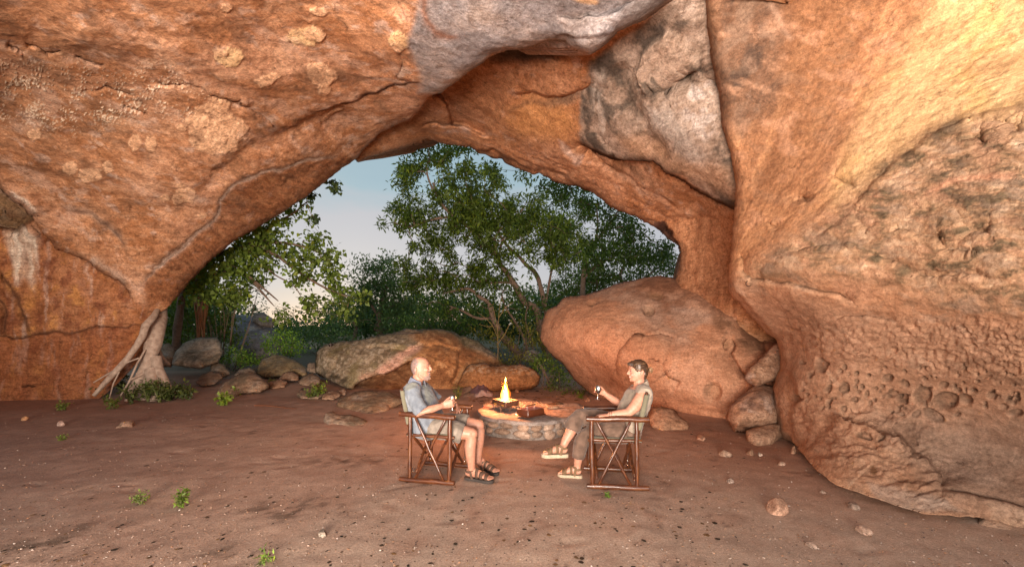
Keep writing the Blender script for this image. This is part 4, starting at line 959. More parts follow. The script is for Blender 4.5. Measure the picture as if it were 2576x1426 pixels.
stone(2040, 1370, 16, 7, 19, 'half buried flat stone near the bottom right', (0.38, 0.27, 0.21))
stone(812, 1341, 14, 10, 21, 'grey egg-sized stone on the bare sand in the foreground', (0.34, 0.28, 0.22))
stone(154, 1066, 11, 7, 23, 'pale pinkish stone on the sand at the far left', (0.5, 0.33, 0.26))
stone(63, 1053, 8, 6, 25, 'small orange stone near the left wall', (0.46, 0.24, 0.12))
stone(318, 1068, 24, 9, 27, 'flat stone poking out of the sand below the tree root', (0.36, 0.22, 0.15))
stone(1912, 1142, 8, 5, 29, 'tiny pale stone below the squat rock', (0.5, 0.38, 0.3))
stone(1888, 1138, 12, 8, 31, 'rough stone beside the tiny pale stone', (0.38, 0.23, 0.15))
stone(1300, 1002 - 18, 7, 5, 33, 'small stone on the sand behind the fire table', (0.45, 0.26, 0.16))
stone(925, 1000, 8, 5, 35, 'small pink stone beside the brown rock slab', (0.55, 0.32, 0.24))
stone(2070, 1236, 9, 4, 37, 'small stone on the sand beside the flat grey slab', (0.42, 0.3, 0.23))
stone(1478, 1006, 9, 5, 39, 'small stone at the edge of the scrub under the huge boulder', (0.42, 0.26, 0.17))

def scatter_mesh(name, n, region, size, flat, palette, mat, label, cat, seed, verts=None, faces=None, lift=0.2):
    rs = np.random.RandomState(seed)
    if verts is None:
        bm = bmesh.new(); bmesh.ops.create_icosphere(bm, subdivisions=1, radius=1)
        verts = np.array([v.co[:] for v in bm.verts]); faces = np.array([[q.index for q in f_.verts] for f_ in bm.faces]); bm.free()
    px = rs.uniform(region[0], region[2], n); py = region[1] + (region[3] - region[1]) * rs.uniform(0, 1, n) ** 0.8
    Y = F * EYE / (py - HY); X = (px - CX) / F * Y
    Z = gz(X, Y)
    sz = size[0] + (size[1] - size[0]) * rs.uniform(0, 1, n) ** 3
    dirn = rs.normal(size=(n, 1, len(verts))) * 0.18 + 1
    v = verts[None] * dirn.transpose(0, 2, 1)
    a = rs.uniform(0, 6.28, n)
    sc = np.stack([sz * rs.uniform(0.7, 1.3, n), sz * rs.uniform(0.6, 1.1, n), sz * flat * rs.uniform(0.6, 1.3, n)], 1)
    v = v * sc[:, None]
    v = np.stack([v[..., 0] * np.cos(a)[:, None] - v[..., 1] * np.sin(a)[:, None], v[..., 0] * np.sin(a)[:, None] + v[..., 1] * np.cos(a)[:, None], v[..., 2]], -1)
    v = v + np.stack([X, Y, Z + sz * flat * lift + 0.002], 1)[:, None]
    f = faces[None] + (np.arange(n) * len(verts))[:, None, None]
    pal = np.array(palette); c = pal[rs.randint(0, len(pal), n)] * rs.uniform(0.7, 1.2, (n, 1))
    return tag(mesh_obj(name, v.reshape(-1, 3), f.reshape(-1, faces.shape[1]), mat, None, False, np.repeat(c, len(verts), 0)), label, cat, kind='stuff')
M_peb = rock_material('pebble_stone', 3.0, 0.9, 0.5, 0.15)
scatter_mesh('gravel', 7500, (-60, 990, 2640, 1440), (0.002, 0.009), 0.6, [(0.42, 0.33, 0.27), (0.36, 0.24, 0.17), (0.3, 0.17, 0.1), (0.5, 0.42, 0.36), (0.36, 0.26, 0.2), (0.34, 0.19, 0.11), (0.28, 0.18, 0.13), (0.09, 0.06, 0.05)], M_peb, 'fine gravel strewn over the cave sand', 'gravel', 4)
scatter_mesh('leaf_litter', 900, (-60, 985, 1900, 1430), (0.006, 0.024), 0.12, [(0.06, 0.04, 0.025), (0.12, 0.07, 0.035), (0.04, 0.03, 0.02), (0.2, 0.11, 0.05)], M_peb, 'dead leaf scraps scattered on the sand', 'leaf litter', 9)
scatter_mesh('leaf_litter', 700, (1180, 955, 1640, 1010), (0.012, 0.05), 0.2, [(0.06, 0.04, 0.025), (0.16, 0.08, 0.035), (0.3, 0.14, 0.06), (0.35, 0.2, 0.1)], M_peb, 'rusty dead leaves heaped along the foot of the huge boulder', 'leaf litter', 10)
# ------------------------------------------------------------------ trees and plants
def mesh_fast(name, V, Fq, mat, parent=None, cols=None, smooth=False):
    me = bpy.data.meshes.new(name)
    V = np.asarray(V, np.float32); Fq = np.asarray(Fq, np.int32)
    k = Fq.shape[1]
    me.vertices.add(len(V)); me.vertices.foreach_set('co', V.ravel())
    me.loops.add(Fq.size); me.loops.foreach_set('vertex_index', Fq.ravel())
    me.polygons.add(len(Fq)); me.polygons.foreach_set('loop_start', np.arange(0, Fq.size, k, dtype=np.int32))
    me.update(calc_edges=True); me.validate()
    if smooth: me.polygons.foreach_set('use_smooth', np.ones(len(Fq), bool))
    if cols is not None:
        a = me.color_attributes.new('Col', 'FLOAT_COLOR', 'POINT')
        c = np.ones((len(V), 4), np.float32); c[:, :3] = cols
        a.data.foreach_set('color', c.ravel())
    me.materials.append(mat)
    return link(bpy.data.objects.new(name, me), parent)
def leaf_material(name, trans=0.35):
    m, nt, N, L, B = nodes_of(name)
    a = N.new('ShaderNodeAttribute'); a.attribute_name = 'Col'
    L.new(a.outputs['Color'], B.inputs['Base Color']); B.inputs['Roughness'].default_value = 0.5; B.inputs['Specular IOR Level'].default_value = 0.3
    t = N.new('ShaderNodeBsdfTranslucent')
    c = mixc(N, L, a.outputs['Color'], (1.25, 1.35, 0.5), 1.0, 'MULTIPLY'); L.new(c, t.inputs['Color'])
    ms = N.new('ShaderNodeMixShader'); ms.inputs[0].default_value = trans
    L.new(B.outputs[0], ms.inputs[1]); L.new(t.outputs[0], ms.inputs[2])
    L.new(ms.outputs[0], N['Material Output'].inputs['Surface'])
    return m
M_leaf = leaf_material('leaf')
M_bark = plain_material('bark', (0.20, 0.13, 0.09), 0.9, 0.55, 14, 0.8, 0.02)
M_bark_pale = plain_material('pale_bark', (0.42, 0.32, 0.25), 0.85, 0.5, 11, 0.8, 0.015, col2=(0.22, 0.15, 0.11))
LEAF_DIAMOND = np.array([(0, 0, 0), (0.45, -0.5, 0.06), (1, 0, -0.08), (0.45, 0.5, 0.06)])
LEAF_HEART = np.array([(0, 0, 0), (-0.12, -0.34, 0.03), (0.3, -0.52, 0.05), (1, 0, -0.12), (0.3, 0.52, 0.05), (-0.12, 0.34, 0.03)])
def leaves(centers, per, spread, length, width, green, seed, heart=False, droop=0.25, rosette=0.6, var=0.35):
    rs = np.random.RandomState(seed)
    C = np.asarray(centers, float); n = len(C) * per
    c = np.repeat(C, per, 0)
    d = rs.normal(size=(n, 3)); d[:, 2] -= droop; d /= np.linalg.norm(d, axis=1)[:, None]
    off = rs.normal(size=(n, 3)) * spread
    twig = np.repeat(rs.normal(size=(len(C), 3)), per, 0)
    tw = rs.randint(0, 5, n)
    hub = np.stack([np.sin(tw * 2.4 + twig[:, 0] * 3), np.cos(tw * 1.7 + twig[:, 1] * 3), np.sin(tw * 3.1 + twig[:, 2] * 3)], 1) * spread * 1.25
    base = c + hub * rosette + off * (1 - rosette) * 1.3 + d * length * 0.2
    up = rs.normal(size=(n, 3)) * 0.55; up[:, 2] += 1.0
    b = np.cross(up, d); b /= np.maximum(np.linalg.norm(b, axis=1), 1e-6)[:, None]
    u = np.cross(d, b)
    T = LEAF_HEART if heart else LEAF_DIAMOND
    ln = length * rs.uniform(0.6, 1.2, n)
    V = base[:, None] + T[None, :, 0:1] * (ln[:, None] * d)[:, None] + T[None, :, 1:2] * (ln[:, None] * width * b)[:, None] + T[None, :, 2:3] * (ln[:, None] * u)[:, None]
    k = len(T)
    if heart:
        q = np.array([(0, 1, 2, 3), (0, 3, 4, 5)])
    else:
        q = np.array([(0, 1, 2, 3)])
    Fq = (q[None] + (np.arange(n) * k)[:, None, None]).reshape(-1, 4)
    g = np.array(green)
    col = g[None] * rs.uniform(1 - var, 1 + var, (n, 1)) * np.repeat(rs.uniform(0.75, 1.25, (len(C), 1)), per, 0)
    yel = (rs.uniform(size=n) < 0.10)[:, None]
    col = np.where(yel, col * np.array((1.5, 1.25, 0.8)), col)
    return V.reshape(-1, 3), Fq, np.repeat(col, k, 0)
def crown_points(blobs, Y, dY, dens, seed, gap=0.0):
    rs = np.random.RandomState(seed); out = []
    for b in blobs:
        cx, cy, rx, ry = b[:4]; y0 = Y + (b[4] if len(b) > 4 else 0)
        n = max(2, int(dens * rx * ry / 100))
        th = rs.uniform(0, 6.283, n); r = np.sqrt(rs.uniform(0, 1, n))
        px, py = cx + rx * r * np.cos(th), cy + ry * r * np.sin(th)
        yy = y0 + dY * rs.uniform(-1, 1, n) * np.sqrt(1 - 0.7 * r * r)
        out.append(np.stack([(px - CX) / F * yy, yy, EYE + (HY - py) / F * yy], 1))
    P_ = np.vstack(out)
    if gap:
        P_ = P_[fbm(P_ * gap, 2) > -0.16]
    return P_
def limbs(mb, trunk_paths, pts, r_tip, seed, maxr=0.05, every=1):
    rs = np.random.RandomState(seed)
    nodes = []; par = []; cnt = []
    for path, r0, r1 in trunk_paths:
        n = len(path)
        ctrl = [Vector(p) for p in path]; fine = []
        for i in range(n - 1):
            for t in (0, .25, .5, .75):
                a = ctrl[max(i - 1, 0)]; b = ctrl[i]; c = ctrl[i + 1]; d = ctrl[min(i + 2, n - 1)]
                fine.append(0.5 * ((2 * b) + (c - a) * t + (2 * a - 5 * b + 4 * c - d) * t * t + (3 * b - a - 3 * c + d) * t ** 3))
        fine.append(ctrl[-1]); m = len(fine)
        rad = [(r0 + (r1 - r0) * i / (m - 1)) * (1 + 0.12 * math.sin(i * 2.3)) for i in range(m)]
        mb.tube(fine, rad, 8, jitter=0.06)
        nodes += [np.array(p) for p in fine[m // 3:]]
    nodes = np.array(nodes)
    P_ = np.asarray(pts)[::every]
    order = np.argsort([np.min(np.linalg.norm(nodes - p, axis=1)) for p in P_])
    N_ = list(nodes); parent = [-1] * len(N_); weight = [0] * len(N_); segs = []
    for o_ in order:
        p = P_[o_]
        arr = np.array(N_)
        dist = np.linalg.norm(arr - p, axis=1) + 0.8 * np.maximum(arr[:, 2] - p[2], 0)
        j = int(dist.argmin()); a = arr[j]; L_ = np.linalg.norm(p - a)
        chain = [j]
        for t in (0.35, 0.7, 1.0):
            q = a + (p - a) * t + rs.normal(size=3) * L_ * 0.06 + np.array((0, 0, 0.10 * L_ * math.sin(t * math.pi)))
            N_.append(q); parent.append(chain[-1]); weight.append(0); chain.append(len(N_) - 1)
        segs.append(chain)
        k = chain[-1]
        while k != -1:
            weight[k] += 1; k = parent[k]
    for ch in segs:
        mb.tube([N_[i] for i in ch], [min(maxr, r_tip * max(1, weight[ch[min(i + 1, len(ch) - 1)]]) ** 0.5) for i in range(len(ch))], 4, cap=False)
def tree(name, label, cat, base, trunks, blobs, Y, dY, dens, per, spread, length, width, green, seed, heart=False, r_tip=0.012, maxr=0.05, bark=None, group=None, gap=0.0, every=1, droop=0.25):
    root = empty(name, base); tag(root, label, cat, group)
    pts = crown_points(blobs, Y, dY, dens * 2.2, seed, gap)
    V, Fq, C = leaves(pts, int(per * 1.5), spread, length, width, green, seed, heart, droop)
    b = np.array(base)
    mesh_fast('crown', V - b, Fq, M_leaf, root, C)
    mb = MB()
    paths = [([Vector(at(*p)) - Vector(base) for p in path], r0, r1) for path, r0, r1 in trunks]
    limbs(mb, paths, pts - b, r_tip * 0.8, seed, maxr, 2)
    mb.build('trunk', bark or M_bark, root)
    return root
def bush(name, label, cat, blobs, Y, dY, dens, per, spread, length, width, green, seed, group=None, heart=False, stems=True, droop=0.1):
    cx = np.mean([b[0] for b in blobs]); by = max(b[1] + b[3] for b in blobs)
    base = at(cx, by, Y); gzv = float(gz(base.x, base.y)); base = Vector((base.x, base.y, gzv))
    root = empty(name, base); tag(root, label, cat, group)
    pts = crown_points(blobs, Y, dY, dens * 1.5, seed)
    V, Fq, C = leaves(pts, int(per * 1.4), spread, length, width, green, seed, heart, droop)
    mesh_fast('foliage', V - np.array(base), Fq, M_leaf, root, C)
    if stems:
        mb = MB(); rs = np.random.RandomState(seed)
        for p in (pts - np.array(base))[::4]:
            a = np.array((p[0] * 0.25 + rs.normal() * 0.1, p[1] * 0.4, min(0.0, p[2] - 0.1)))
            mb.tube([a, (a + p) / 2 + rs.normal(size=3) * 0.08, p], [0.014, 0.010, 0.005], 4, cap=False)
        mb.build('stem', M_bark, root)
    return root
GREEN, DEEP, BLUISH, BRIGHT, OLIVEL = (0.082, 0.122, 0.018), (0.066, 0.112, 0.022), (0.09, 0.145, 0.05), (0.16, 0.27, 0.035), (0.14, 0.135, 0.022)
b0 = at(1330, 905, 18.0)
tree('tree', 'tall forked tree filling the arch opening, leaning trunk rising from behind the huge boulder', 'tree', (b0.x, b0.y, 0),
     [([(1385, 905, 18), (1362, 850, 18), (1355, 796, 18), (1343, 771, 18), (1320, 760, 18), (1298, 722, 18), (1276, 688, 18), (1255, 660, 18), (1247, 635, 17.9), (1220, 607, 17.8), (1189, 579, 17.7), (1142, 544, 17.5), (1108, 510, 17.3), (1090, 460, 17.2)], 0.17, 0.05),
      ([(1390, 900, 18.6), (1382, 820, 18.6), (1371, 771, 18.5), (1361, 726, 18.5), (1348, 688, 18.5), (1323, 666, 18.5), (1308, 648, 18.4), (1283, 626, 18.4), (1261, 598, 18.3), (1245, 560, 18.2), (1225, 500, 18)], 0.12, 0.04),
      ([(1255, 660, 18), (1262, 610, 18.2), (1290, 560, 18.4), (1320, 520, 18.4)], 0.06, 0.03), ([(1142, 544, 17.5), (1090, 552, 17.3), (1030, 570, 17.2), (990, 560, 17.1)], 0.06, 0.02), ([(1090, 480, 17.3), (1075, 440, 17.3), (1075, 400, 17.3)], 0.045, 0.02), ([(1371, 771, 18.5), (1384, 700, 18.7), (1396, 640, 18.8), (1430, 590, 19)], 0.06, 0.03)],
     [(1075, 385, 52, 32), (1155, 395, 62, 34), (1020, 440, 42, 32), (1112, 440, 75, 42), (1200, 455, 68, 42), (1282, 450, 46, 26), (995, 548, 42, 34), (1060, 520, 60, 42), (1150, 525, 90, 55), (1240, 530, 80, 55), (1330, 525, 55, 45), (1290, 595, 90, 48), (1180, 610, 80, 46), (1085, 600, 55, 42), (1380, 570, 66, 46), (1425, 610, 52, 55), (1350, 645, 80, 36), (1050, 690, 62, 38), (1150, 690, 80, 42), (1240, 680, 60, 40)],
     17.9, 2.0, 0.50, 40, 0.19, 0.215, 0.34, GREEN, 21, r_tip=0.011, maxr=0.06, gap=0.55)
b0 = at(1300, 890, 17.0)
tree('tree', 'low crooked tree with a bent brown trunk between the long boulder and the huge boulder', 'tree', (b0.x, b0.y, 0),
     [([(1308, 905, 17), (1302, 886, 17), (1279, 862, 17), (1262, 843, 17), (1248, 815, 17), (1239, 799, 17), (1230, 763, 17), (1208, 748, 17), (1177, 726, 17.2), (1130, 735, 17.4)], 0.19, 0.04), ([(1240, 800, 17), (1200, 800, 17), (1160, 780, 17.2), (1130, 770, 17.4)], 0.06, 0.03), ([(1330, 900, 17.5), (1318, 850, 17.5), (1290, 800, 17.5), (1270, 770, 17.6), (1262, 740, 17.6)], 0.06, 0.03), ([(1345, 890, 17.5), (1330, 840, 17.5), (1322, 800, 17.5), (1330, 760, 17.6)], 0.05, 0.02)],
     [(1110, 750, 70, 36), (1190, 730, 60, 30), (1280, 750, 50, 36), (1340, 770, 36, 50), (1230, 780, 50, 30), (1150, 790, 60, 24)], 17.8, 1.4, 0.38, 22, 0.24, 0.17, 0.4, DEEP, 22, r_tip=0.012)
b0 = at(1470, 790, 22.0)
tree('tree', 'thin crowned tree with bare forking limbs, standing right of the tall forked tree', 'tree', (b0.x, b0.y, -0.2),
     [([(1462, 860, 22), (1466, 720, 22), (1476, 635, 22), (1492, 613, 22), (1523, 579, 22), (1558, 526, 22)], 0.16, 0.04), ([(1500, 603, 22), (1504, 560, 22), (1500, 520, 22)], 0.06, 0.03), ([(1523, 579, 22), (1570, 570, 22), (1610, 580, 22)], 0.05, 0.02), ([(1468, 700, 22), (1500, 670, 22), (1550, 640, 22), (1590, 600, 22)], 0.07, 0.02)],
     [(1400, 470, 40, 24), (1450, 500, 46, 32), (1500, 535, 46, 34), (1560, 575, 55, 36), (1600, 625, 52, 36), (1655, 625, 40, 34), (1540, 640, 56, 34), (1480, 640, 46, 50)], 22, 1.8, 0.55, 28, 0.26, 0.26, 0.38, DEEP, 23, r_tip=0.012, maxr=0.05)
b0 = at(1580, 800, 25.0)
tree('tree', 'low dark tree just above the huge boulder, beside the pillar', 'tree', (b0.x, b0.y, -0.4),
     [([(1560, 860, 25), (1570, 740, 25), (1560, 690, 25), (1580, 660, 25)], 0.16, 0.05), ([(1570, 740, 25), (1620, 700, 25), (1660, 670, 25)], 0.08, 0.04)],
     [(1640, 675, 60, 28), (1690, 665, 40, 30), (1550, 700, 80, 30), (1600, 720, 70, 24), (1450, 715, 76, 40), (1500, 690, 50, 30)], 25, 1.8, 0.8, 24, 0.3, 0.2, 0.42, DEEP, 24)
b0 = at(470, 760, 13.6)
tree('tree', 'broad leaved tree reaching in from the left lip of the cave, long bare branches', 'tree', (b0.x, b0.y, 0),
     [([(440, 900, 14), (450, 800, 14), (470, 720, 13.8), (540, 690, 13.6), (610, 688, 13.4), (650, 715, 13.3), (700, 757, 13.2)], 0.13, 0.014), ([(470, 720, 13.8), (540, 650, 13.6), (620, 620, 13.4), (690, 640, 13.3), (760, 690, 13.2), (820, 725, 13.2), (880, 748, 13.1)], 0.10, 0.015), ([(620, 620, 13.4), (700, 610, 13.2), (760, 620, 13.1), (810, 640, 13)], 0.05, 0.015),
      ([(650, 650, 13.4), (690, 690, 13.3), (740, 720, 13.2), (770, 770, 13.2)], 0.03, 0.008), ([(620, 620, 13.4), (680, 570, 13.2), (740, 535, 13), (775, 505, 12.9)], 0.05, 0.012), ([(640, 712, 13.3), (672, 750, 13.2), (690, 770, 13.2)], 0.04, 0.01)],
     [(765, 512, 14, 18), (778, 548, 10, 8), (730, 540, 24, 20), (690, 580, 36, 26), (640, 600, 40, 36), (590, 640, 46, 36), (540, 680, 44, 34), (500, 730, 40, 34), (700, 630, 44, 26), (800, 610, 26, 26), (826, 660, 24, 40), (845, 705, 22, 30), (760, 650, 40, 24), (745, 700, 40, 22), (800, 770, 36, 24), (640, 680, 40, 26), (575, 735, 46, 26), (880, 755, 34, 18), (860, 795, 26, 18), (710, 790, 26, 14), (530, 640, 20, 20)],
     13.3, 0.9, 0.62, 14, 0.18, 0.125, 0.85, (0.14, 0.20, 0.035), 25, heart=True, r_tip=0.006, maxr=0.035, droop=0.7)
b0 = at(820, 470, 12.6)
tree('leafy_twig', 'hanging twig of heart shaped leaves against the open sky under the arch', 'twig', at(790, 440, 12.6), [([(770, 440, 12.6), (810, 455, 12.6), (845, 466, 12.6)], 0.012, 0.006), ([(775, 445, 12.6), (770, 500, 12.6), (785, 545, 12.6)], 0.012, 0.006)],
     [(845, 470, 13, 11), (832, 462, 8, 6), (788, 492, 9, 8), (790, 548, 10, 8)], 12.6, 0.15, 3.2, 5, 0.06, 0.12, 0.85, (0.05, 0.08, 0.03), 26, heart=True, r_tip=0.004, maxr=0.01, droop=1.0)
b0 = at(950, 850, 28)
tree('tree', 'dense bluish green round-topped tree in the distance, left of the tall forked tree', 'tree', (b0.x, b0.y, -0.6),
     [([(960, 880, 28), (955, 800, 28), (965, 750, 28), (980, 700, 28)], 0.25, 0.08), ([(880, 880, 28), (895, 830, 28), (880, 790, 28), (860, 760, 28)], 0.15, 0.05), ([(955, 800, 28), (930, 760, 28), (910, 720, 28)], 0.12, 0.05)],
     [(930, 690, 60, 36), (985, 690, 50, 42), (900, 745, 52, 40), (955, 745, 56, 50), (1010, 745, 46, 46), (870, 800, 46, 20), (985, 810, 46, 36), (1030, 800, 40, 40)], 28, 2.2, 0.75, 24, 0.36, 0.24, 0.42, BLUISH, 27)
bush('bush', 'dense leaves crowding the underside of the left lip above the aerial roots', 'bush', [(520, 715, 44, 36), (570, 670, 44, 34), (630, 630, 44, 34), (480, 760, 40, 36), (550, 760, 50, 36), (610, 720, 46, 34)], 15.4, 0.6, 0.62, 18, 0.2, 0.14, 0.6, (0.10, 0.14, 0.028), 51, heart=True)
bush('bush', 'dark undergrowth in the shade behind the tree root', 'bush', [(440, 770, 40, 50), (470, 810, 46, 50), (440, 855, 44, 34), (540, 800, 40, 46), (580, 840, 40, 40)], 16.2, 1.0, 0.75, 20, 0.2, 0.15, 0.5, GREEN, 31)
bush('bush', 'bright green bush in front of the dark grey slab outside', 'bush', [(715, 860, 46, 26), (745, 880, 40, 16), (690, 880, 36, 18)], 15.6, 0.6, 1.3, 22, 0.15, 0.10, 0.5, BRIGHT, 32)
bush('bush', 'low leafy scrub on the slope behind the mossy rock', 'bush', [(600, 895, 50, 20), (640, 905, 50, 14), (560, 885, 36, 18)], 15.0, 0.6, 1.2, 22, 0.13, 0.09, 0.5, BRIGHT, 33)
bush('bush', 'blue-green thicket beyond the bright bush', 'bush', [(770, 840, 50, 26), (830, 850, 46, 26), (800, 870, 60, 18), (870, 850, 30, 14)], 23, 1.2, 0.9, 22, 0.24, 0.17, 0.45, BLUISH, 34)
bush('bush', 'pale far bush glowing in the last light at the left', 'bush', [(650, 772, 46, 18), (700, 785, 50, 14), (760, 790, 50, 16)], 42, 2.0, 0.5, 18, 0.42, 0.26, 0.45, (0.09, 0.12, 0.05), 35)
bush('bush', 'green thicket over the top of the long boulder', 'bush', [(1060, 808, 60, 20), (1120, 805, 60, 26), (1010, 820, 40, 16), (1190, 820, 50, 26)], 20, 1.0, 1.0, 22, 0.22, 0.15, 0.45, (0.075, 0.13, 0.03), 36)
bush('bush', 'tangled scrub between the long boulder and the leaning trunk', 'bush', [(1250, 855, 36, 30), (1310, 850, 40, 40), (1350, 850, 26, 40), (1220, 835, 30, 20)], 16, 0.8, 0.7, 18, 0.18, 0.12, 0.45, OLIVEL, 37)
bush('bush', 'pale green bushes seen between the trunks above the huge boulder', 'bush', [(1430, 735, 50, 22), (1390, 760, 30, 24), (1480, 715, 40, 18)], 30, 1.5, 0.9, 22, 0.3, 0.2, 0.45, (0.08, 0.12, 0.045), 38)
bush('bush', 'leafy creeper spilling down beside the huge boulder', 'bush', [(1372, 918, 32, 20), (1395, 940, 26, 16), (1415, 962, 22, 10), (1345, 905, 22, 10)], 11.4, 0.35, 1.9, 18, 0.11, 0.085, 0.5, (0.085, 0.13, 0.022), 39)
bush('bush', 'low creeper on the leaf-strewn ground left of the seated woman', 'bush', [(1440, 984, 26, 9), (1475, 994, 18, 6), (1395, 972, 20, 7)], 10.3, 0.3, 2.4, 14, 0.08, 0.07, 0.5, (0.085, 0.125, 0.025), 40, stems=False)
bush('bush', 'small scrub on top of the low boulder behind the fire', 'bush', [(1262, 908, 22, 10), (1300, 908, 26, 10), (1330, 900, 22, 9)], 12.6, 0.4, 1.8, 16, 0.1, 0.08, 0.5, OLIVEL, 41)
# a distant wood that reads as one mass
pts = crown_points([(x, 800 - 24 * math.sin(x * 0.01) ** 2 - (20 if x > 1300 else 0), 70, 34) for x in range(330, 1800, 60) if not 620 < x < 860] + [(x, 828, 80, 16) for x in range(330, 1800, 70)], 58, 6, 1.6, 44)
V, Fq, C = leaves(pts, 30, 0.9, 0.6, 0.5, (0.085, 0.14, 0.05), 44)
tag(mesh_fast('woodland', V, Fq, M_leaf, None, C), 'far wood beyond the clearing', 'woodland', kind='stuff')
# hanging reddish aerial roots at the left
def vines(name, label, cx, y0, y1, Y, n, seed, spread=14):
    rs = np.random.RandomState(seed); mb = MB()
    b = at(cx, y1, Y)
    for i in range(n):
        x0 = cx + rs.normal() * spread; x1 = cx + rs.normal() * spread * 0.6
        pts_ = [at(x0 + (x1 - x0) * t + rs.normal() * 2.0, y0 + (y1 - y0) * t, Y + rs.normal() * 0.1) - b for t in np.linspace(0, 1, 7)]
        mb.tube(pts_, 0.012 + 0.018 * rs.uniform(), 5, cap=False)
    root = mb.build(name, plain_material('root_skin', (0.33, 0.14, 0.06), 0.85, 0.4, 20), None)
    root.location = b
    tag(root, label, 'roots')
vines('aerial_root', 'reddish curtain of aerial roots hanging among the leaves at the left', 503, 700, 862, 14.6, 16, 3, 11)
# a thin sapling by the fire
sp = at(1251, 925, 12.3)
root = empty('sapling', sp); tag(root, 'thin leafless yellowish sapling standing behind the fire', 'sapling')
mb = MB()
for path, r in (([(1251, 930), (1253, 880), (1252, 830), (1256, 780), (1262, 745)], .009), ([(1252, 850), (1240, 820), (1222, 800), (1200, 785)], .006), ([(1253, 865), (1270, 840), (1282, 815)], .008), ([(1252, 830), (1246, 800), (1240, 770)], .007), ([(1254, 800), (1270, 775), (1290, 760)], .007), ([(1240, 820), (1225, 822), (1205, 815)], .006)):
    mb.tube([Vector(at(x, y, 12.3)) - sp for x, y in path], [r * (1 - 0.15 * i) for i in range(len(path))], 5, cap=False)
mb.build('stem', plain_material('sapling_bark', (0.24, 0.15, 0.06), 0.8), root)
pts = crown_points([(1251, 800, 30, 50), (1225, 810, 24, 18), (1270, 850, 18, 24)], 12.3, 0.2, 0.6, 46)
V, Fq, C = leaves(pts, 4, 0.08, 0.06, 0.5, (0.16, 0.15, 0.03), 46)
mesh_fast('foliage', V - np.array(sp), Fq, M_leaf, root, C)

# ---- the pale strangler root at the left lip
rb = at(385, 985, 10.1); rb.z = float(gz(rb.x, rb.y))
root = empty('tree_root', rb); tag(root, 'pale grey tree root gripping the left lip of the cave and fanning into the sand', 'tree root')
def rt(path, r, jit=0.08, seg=9):
    mb_.tube([Vector(at(x, y, Y)) - rb for x, y, Y in path], r, seg, jitter=jit)
mb_ = MB()
rt([(405, 765, 10.9), (404, 800, 10.4), (396, 835, 10.1), (384, 868, 9.9), (378, 895, 9.85), (374, 925, 9.8), (372, 960, 9.75), (370, 1010, 9.7)], [.13, .14, .15, .17, .13, .17, .21, .27])
mb_.build('trunk', M_bark_pale, root)
for path, r in (([(398, 775, 10.4), (386, 798, 9.95), (366, 820, 9.75), (358, 845, 9.65), (345, 868, 9.6), (322, 900, 9.5), (295, 930, 9.4), (262, 965, 9.3), (236, 995, 9.2)], [.05, .07, .08, .07, .065, .06, .06, .05, .04]),
                ([(385, 905, 10.0), (372, 930, 9.9), (362, 960, 9.75), (350, 1000, 9.55)], [.09, .10, .09, .06]), ([(392, 900, 9.85), (398, 930, 9.75), (412, 955, 9.65), (432, 985, 9.5)], [.12, .11, .09, .04]), ([(372, 915, 9.75), (352, 950, 9.6), (330, 985, 9.45), (318, 1010, 9.35)], [.11, .10, .08, .04]), ([(382, 930, 9.7), (385, 970, 9.55), (384, 1015, 9.4)], [.13, .13, .10]), ([(395, 870, 10.4), (405, 895, 10.5), (420, 912, 10.6), (428, 918, 10.6)], [.05, .045, .04, .03]),
                ([(350, 900, 9.55), (310, 915, 9.45), (280, 935, 9.4), (235, 962, 9.3)], [.018, .016, .014, .012]), ([(365, 880, 9.7), (345, 915, 9.5), (325, 960, 9.4), (300, 1000, 9.25)], [.02, .02, .02, .015]), ([(380, 930, 9.8), (350, 945, 9.5), (322, 958, 9.4)], [.04, .03, .015]), ([(388, 945, 9.9), (392, 975, 9.75), (395, 1005, 9.6)], [.07, .07, .05]),
                ([(300, 935, 9.4), (285, 965, 9.35), (275, 1002, 9.2)], [.016, .014, .01])):
    mb_ = MB(); rt(path, r); mb_.build('root', M_bark_pale, root)
# sprigs round it
def sprig(px, py, n, h, seed, label, green=(0.10, 0.15, 0.03), L_=0.06, spread=0.5, wd=0.42, Y=None, group=None, cat='plant', name='plant'):
    rs = np.random.RandomState(seed)
    p = G(px, py) if Y is None else at(px, py, Y)
    root = empty(name, p); tag(root, label, cat, group)
    mb = MB(); pts = []; mb.ball((0, 0, -0.01), h * 0.05, 6, 4)
    for i in range(n):
        a = rs.uniform(0, 6.28); tip = np.array((math.cos(a) * spread * h * rs.uniform(.3, 1), math.sin(a) * spread * h * rs.uniform(.3, 1), h * rs.uniform(0.5, 1)))
        mid = tip * 0.5 + np.array((0, 0, 0.12 * h))
        mb.tube([(0, 0, -0.01), mid, tip], [h * 0.018, h * 0.014, h * 0.008], 4, cap=False)
        for t in np.linspace(0.3, 1, 5):
            q = (1 - t) ** 2 * np.zeros(3) + 2 * t * (1 - t) * mid + t * t * tip
            pts.append(q)
    V, Fq, C = leaves(np.array(pts), 3, L_ * 0.25, L_, wd, green, seed, False, 0.0, 0.0)
    mesh_fast('foliage', V, Fq, M_leaf, root, C)
    mb.build('stem', plain_material('green_stem', (0.12, 0.13, 0.04)), root)
    return root
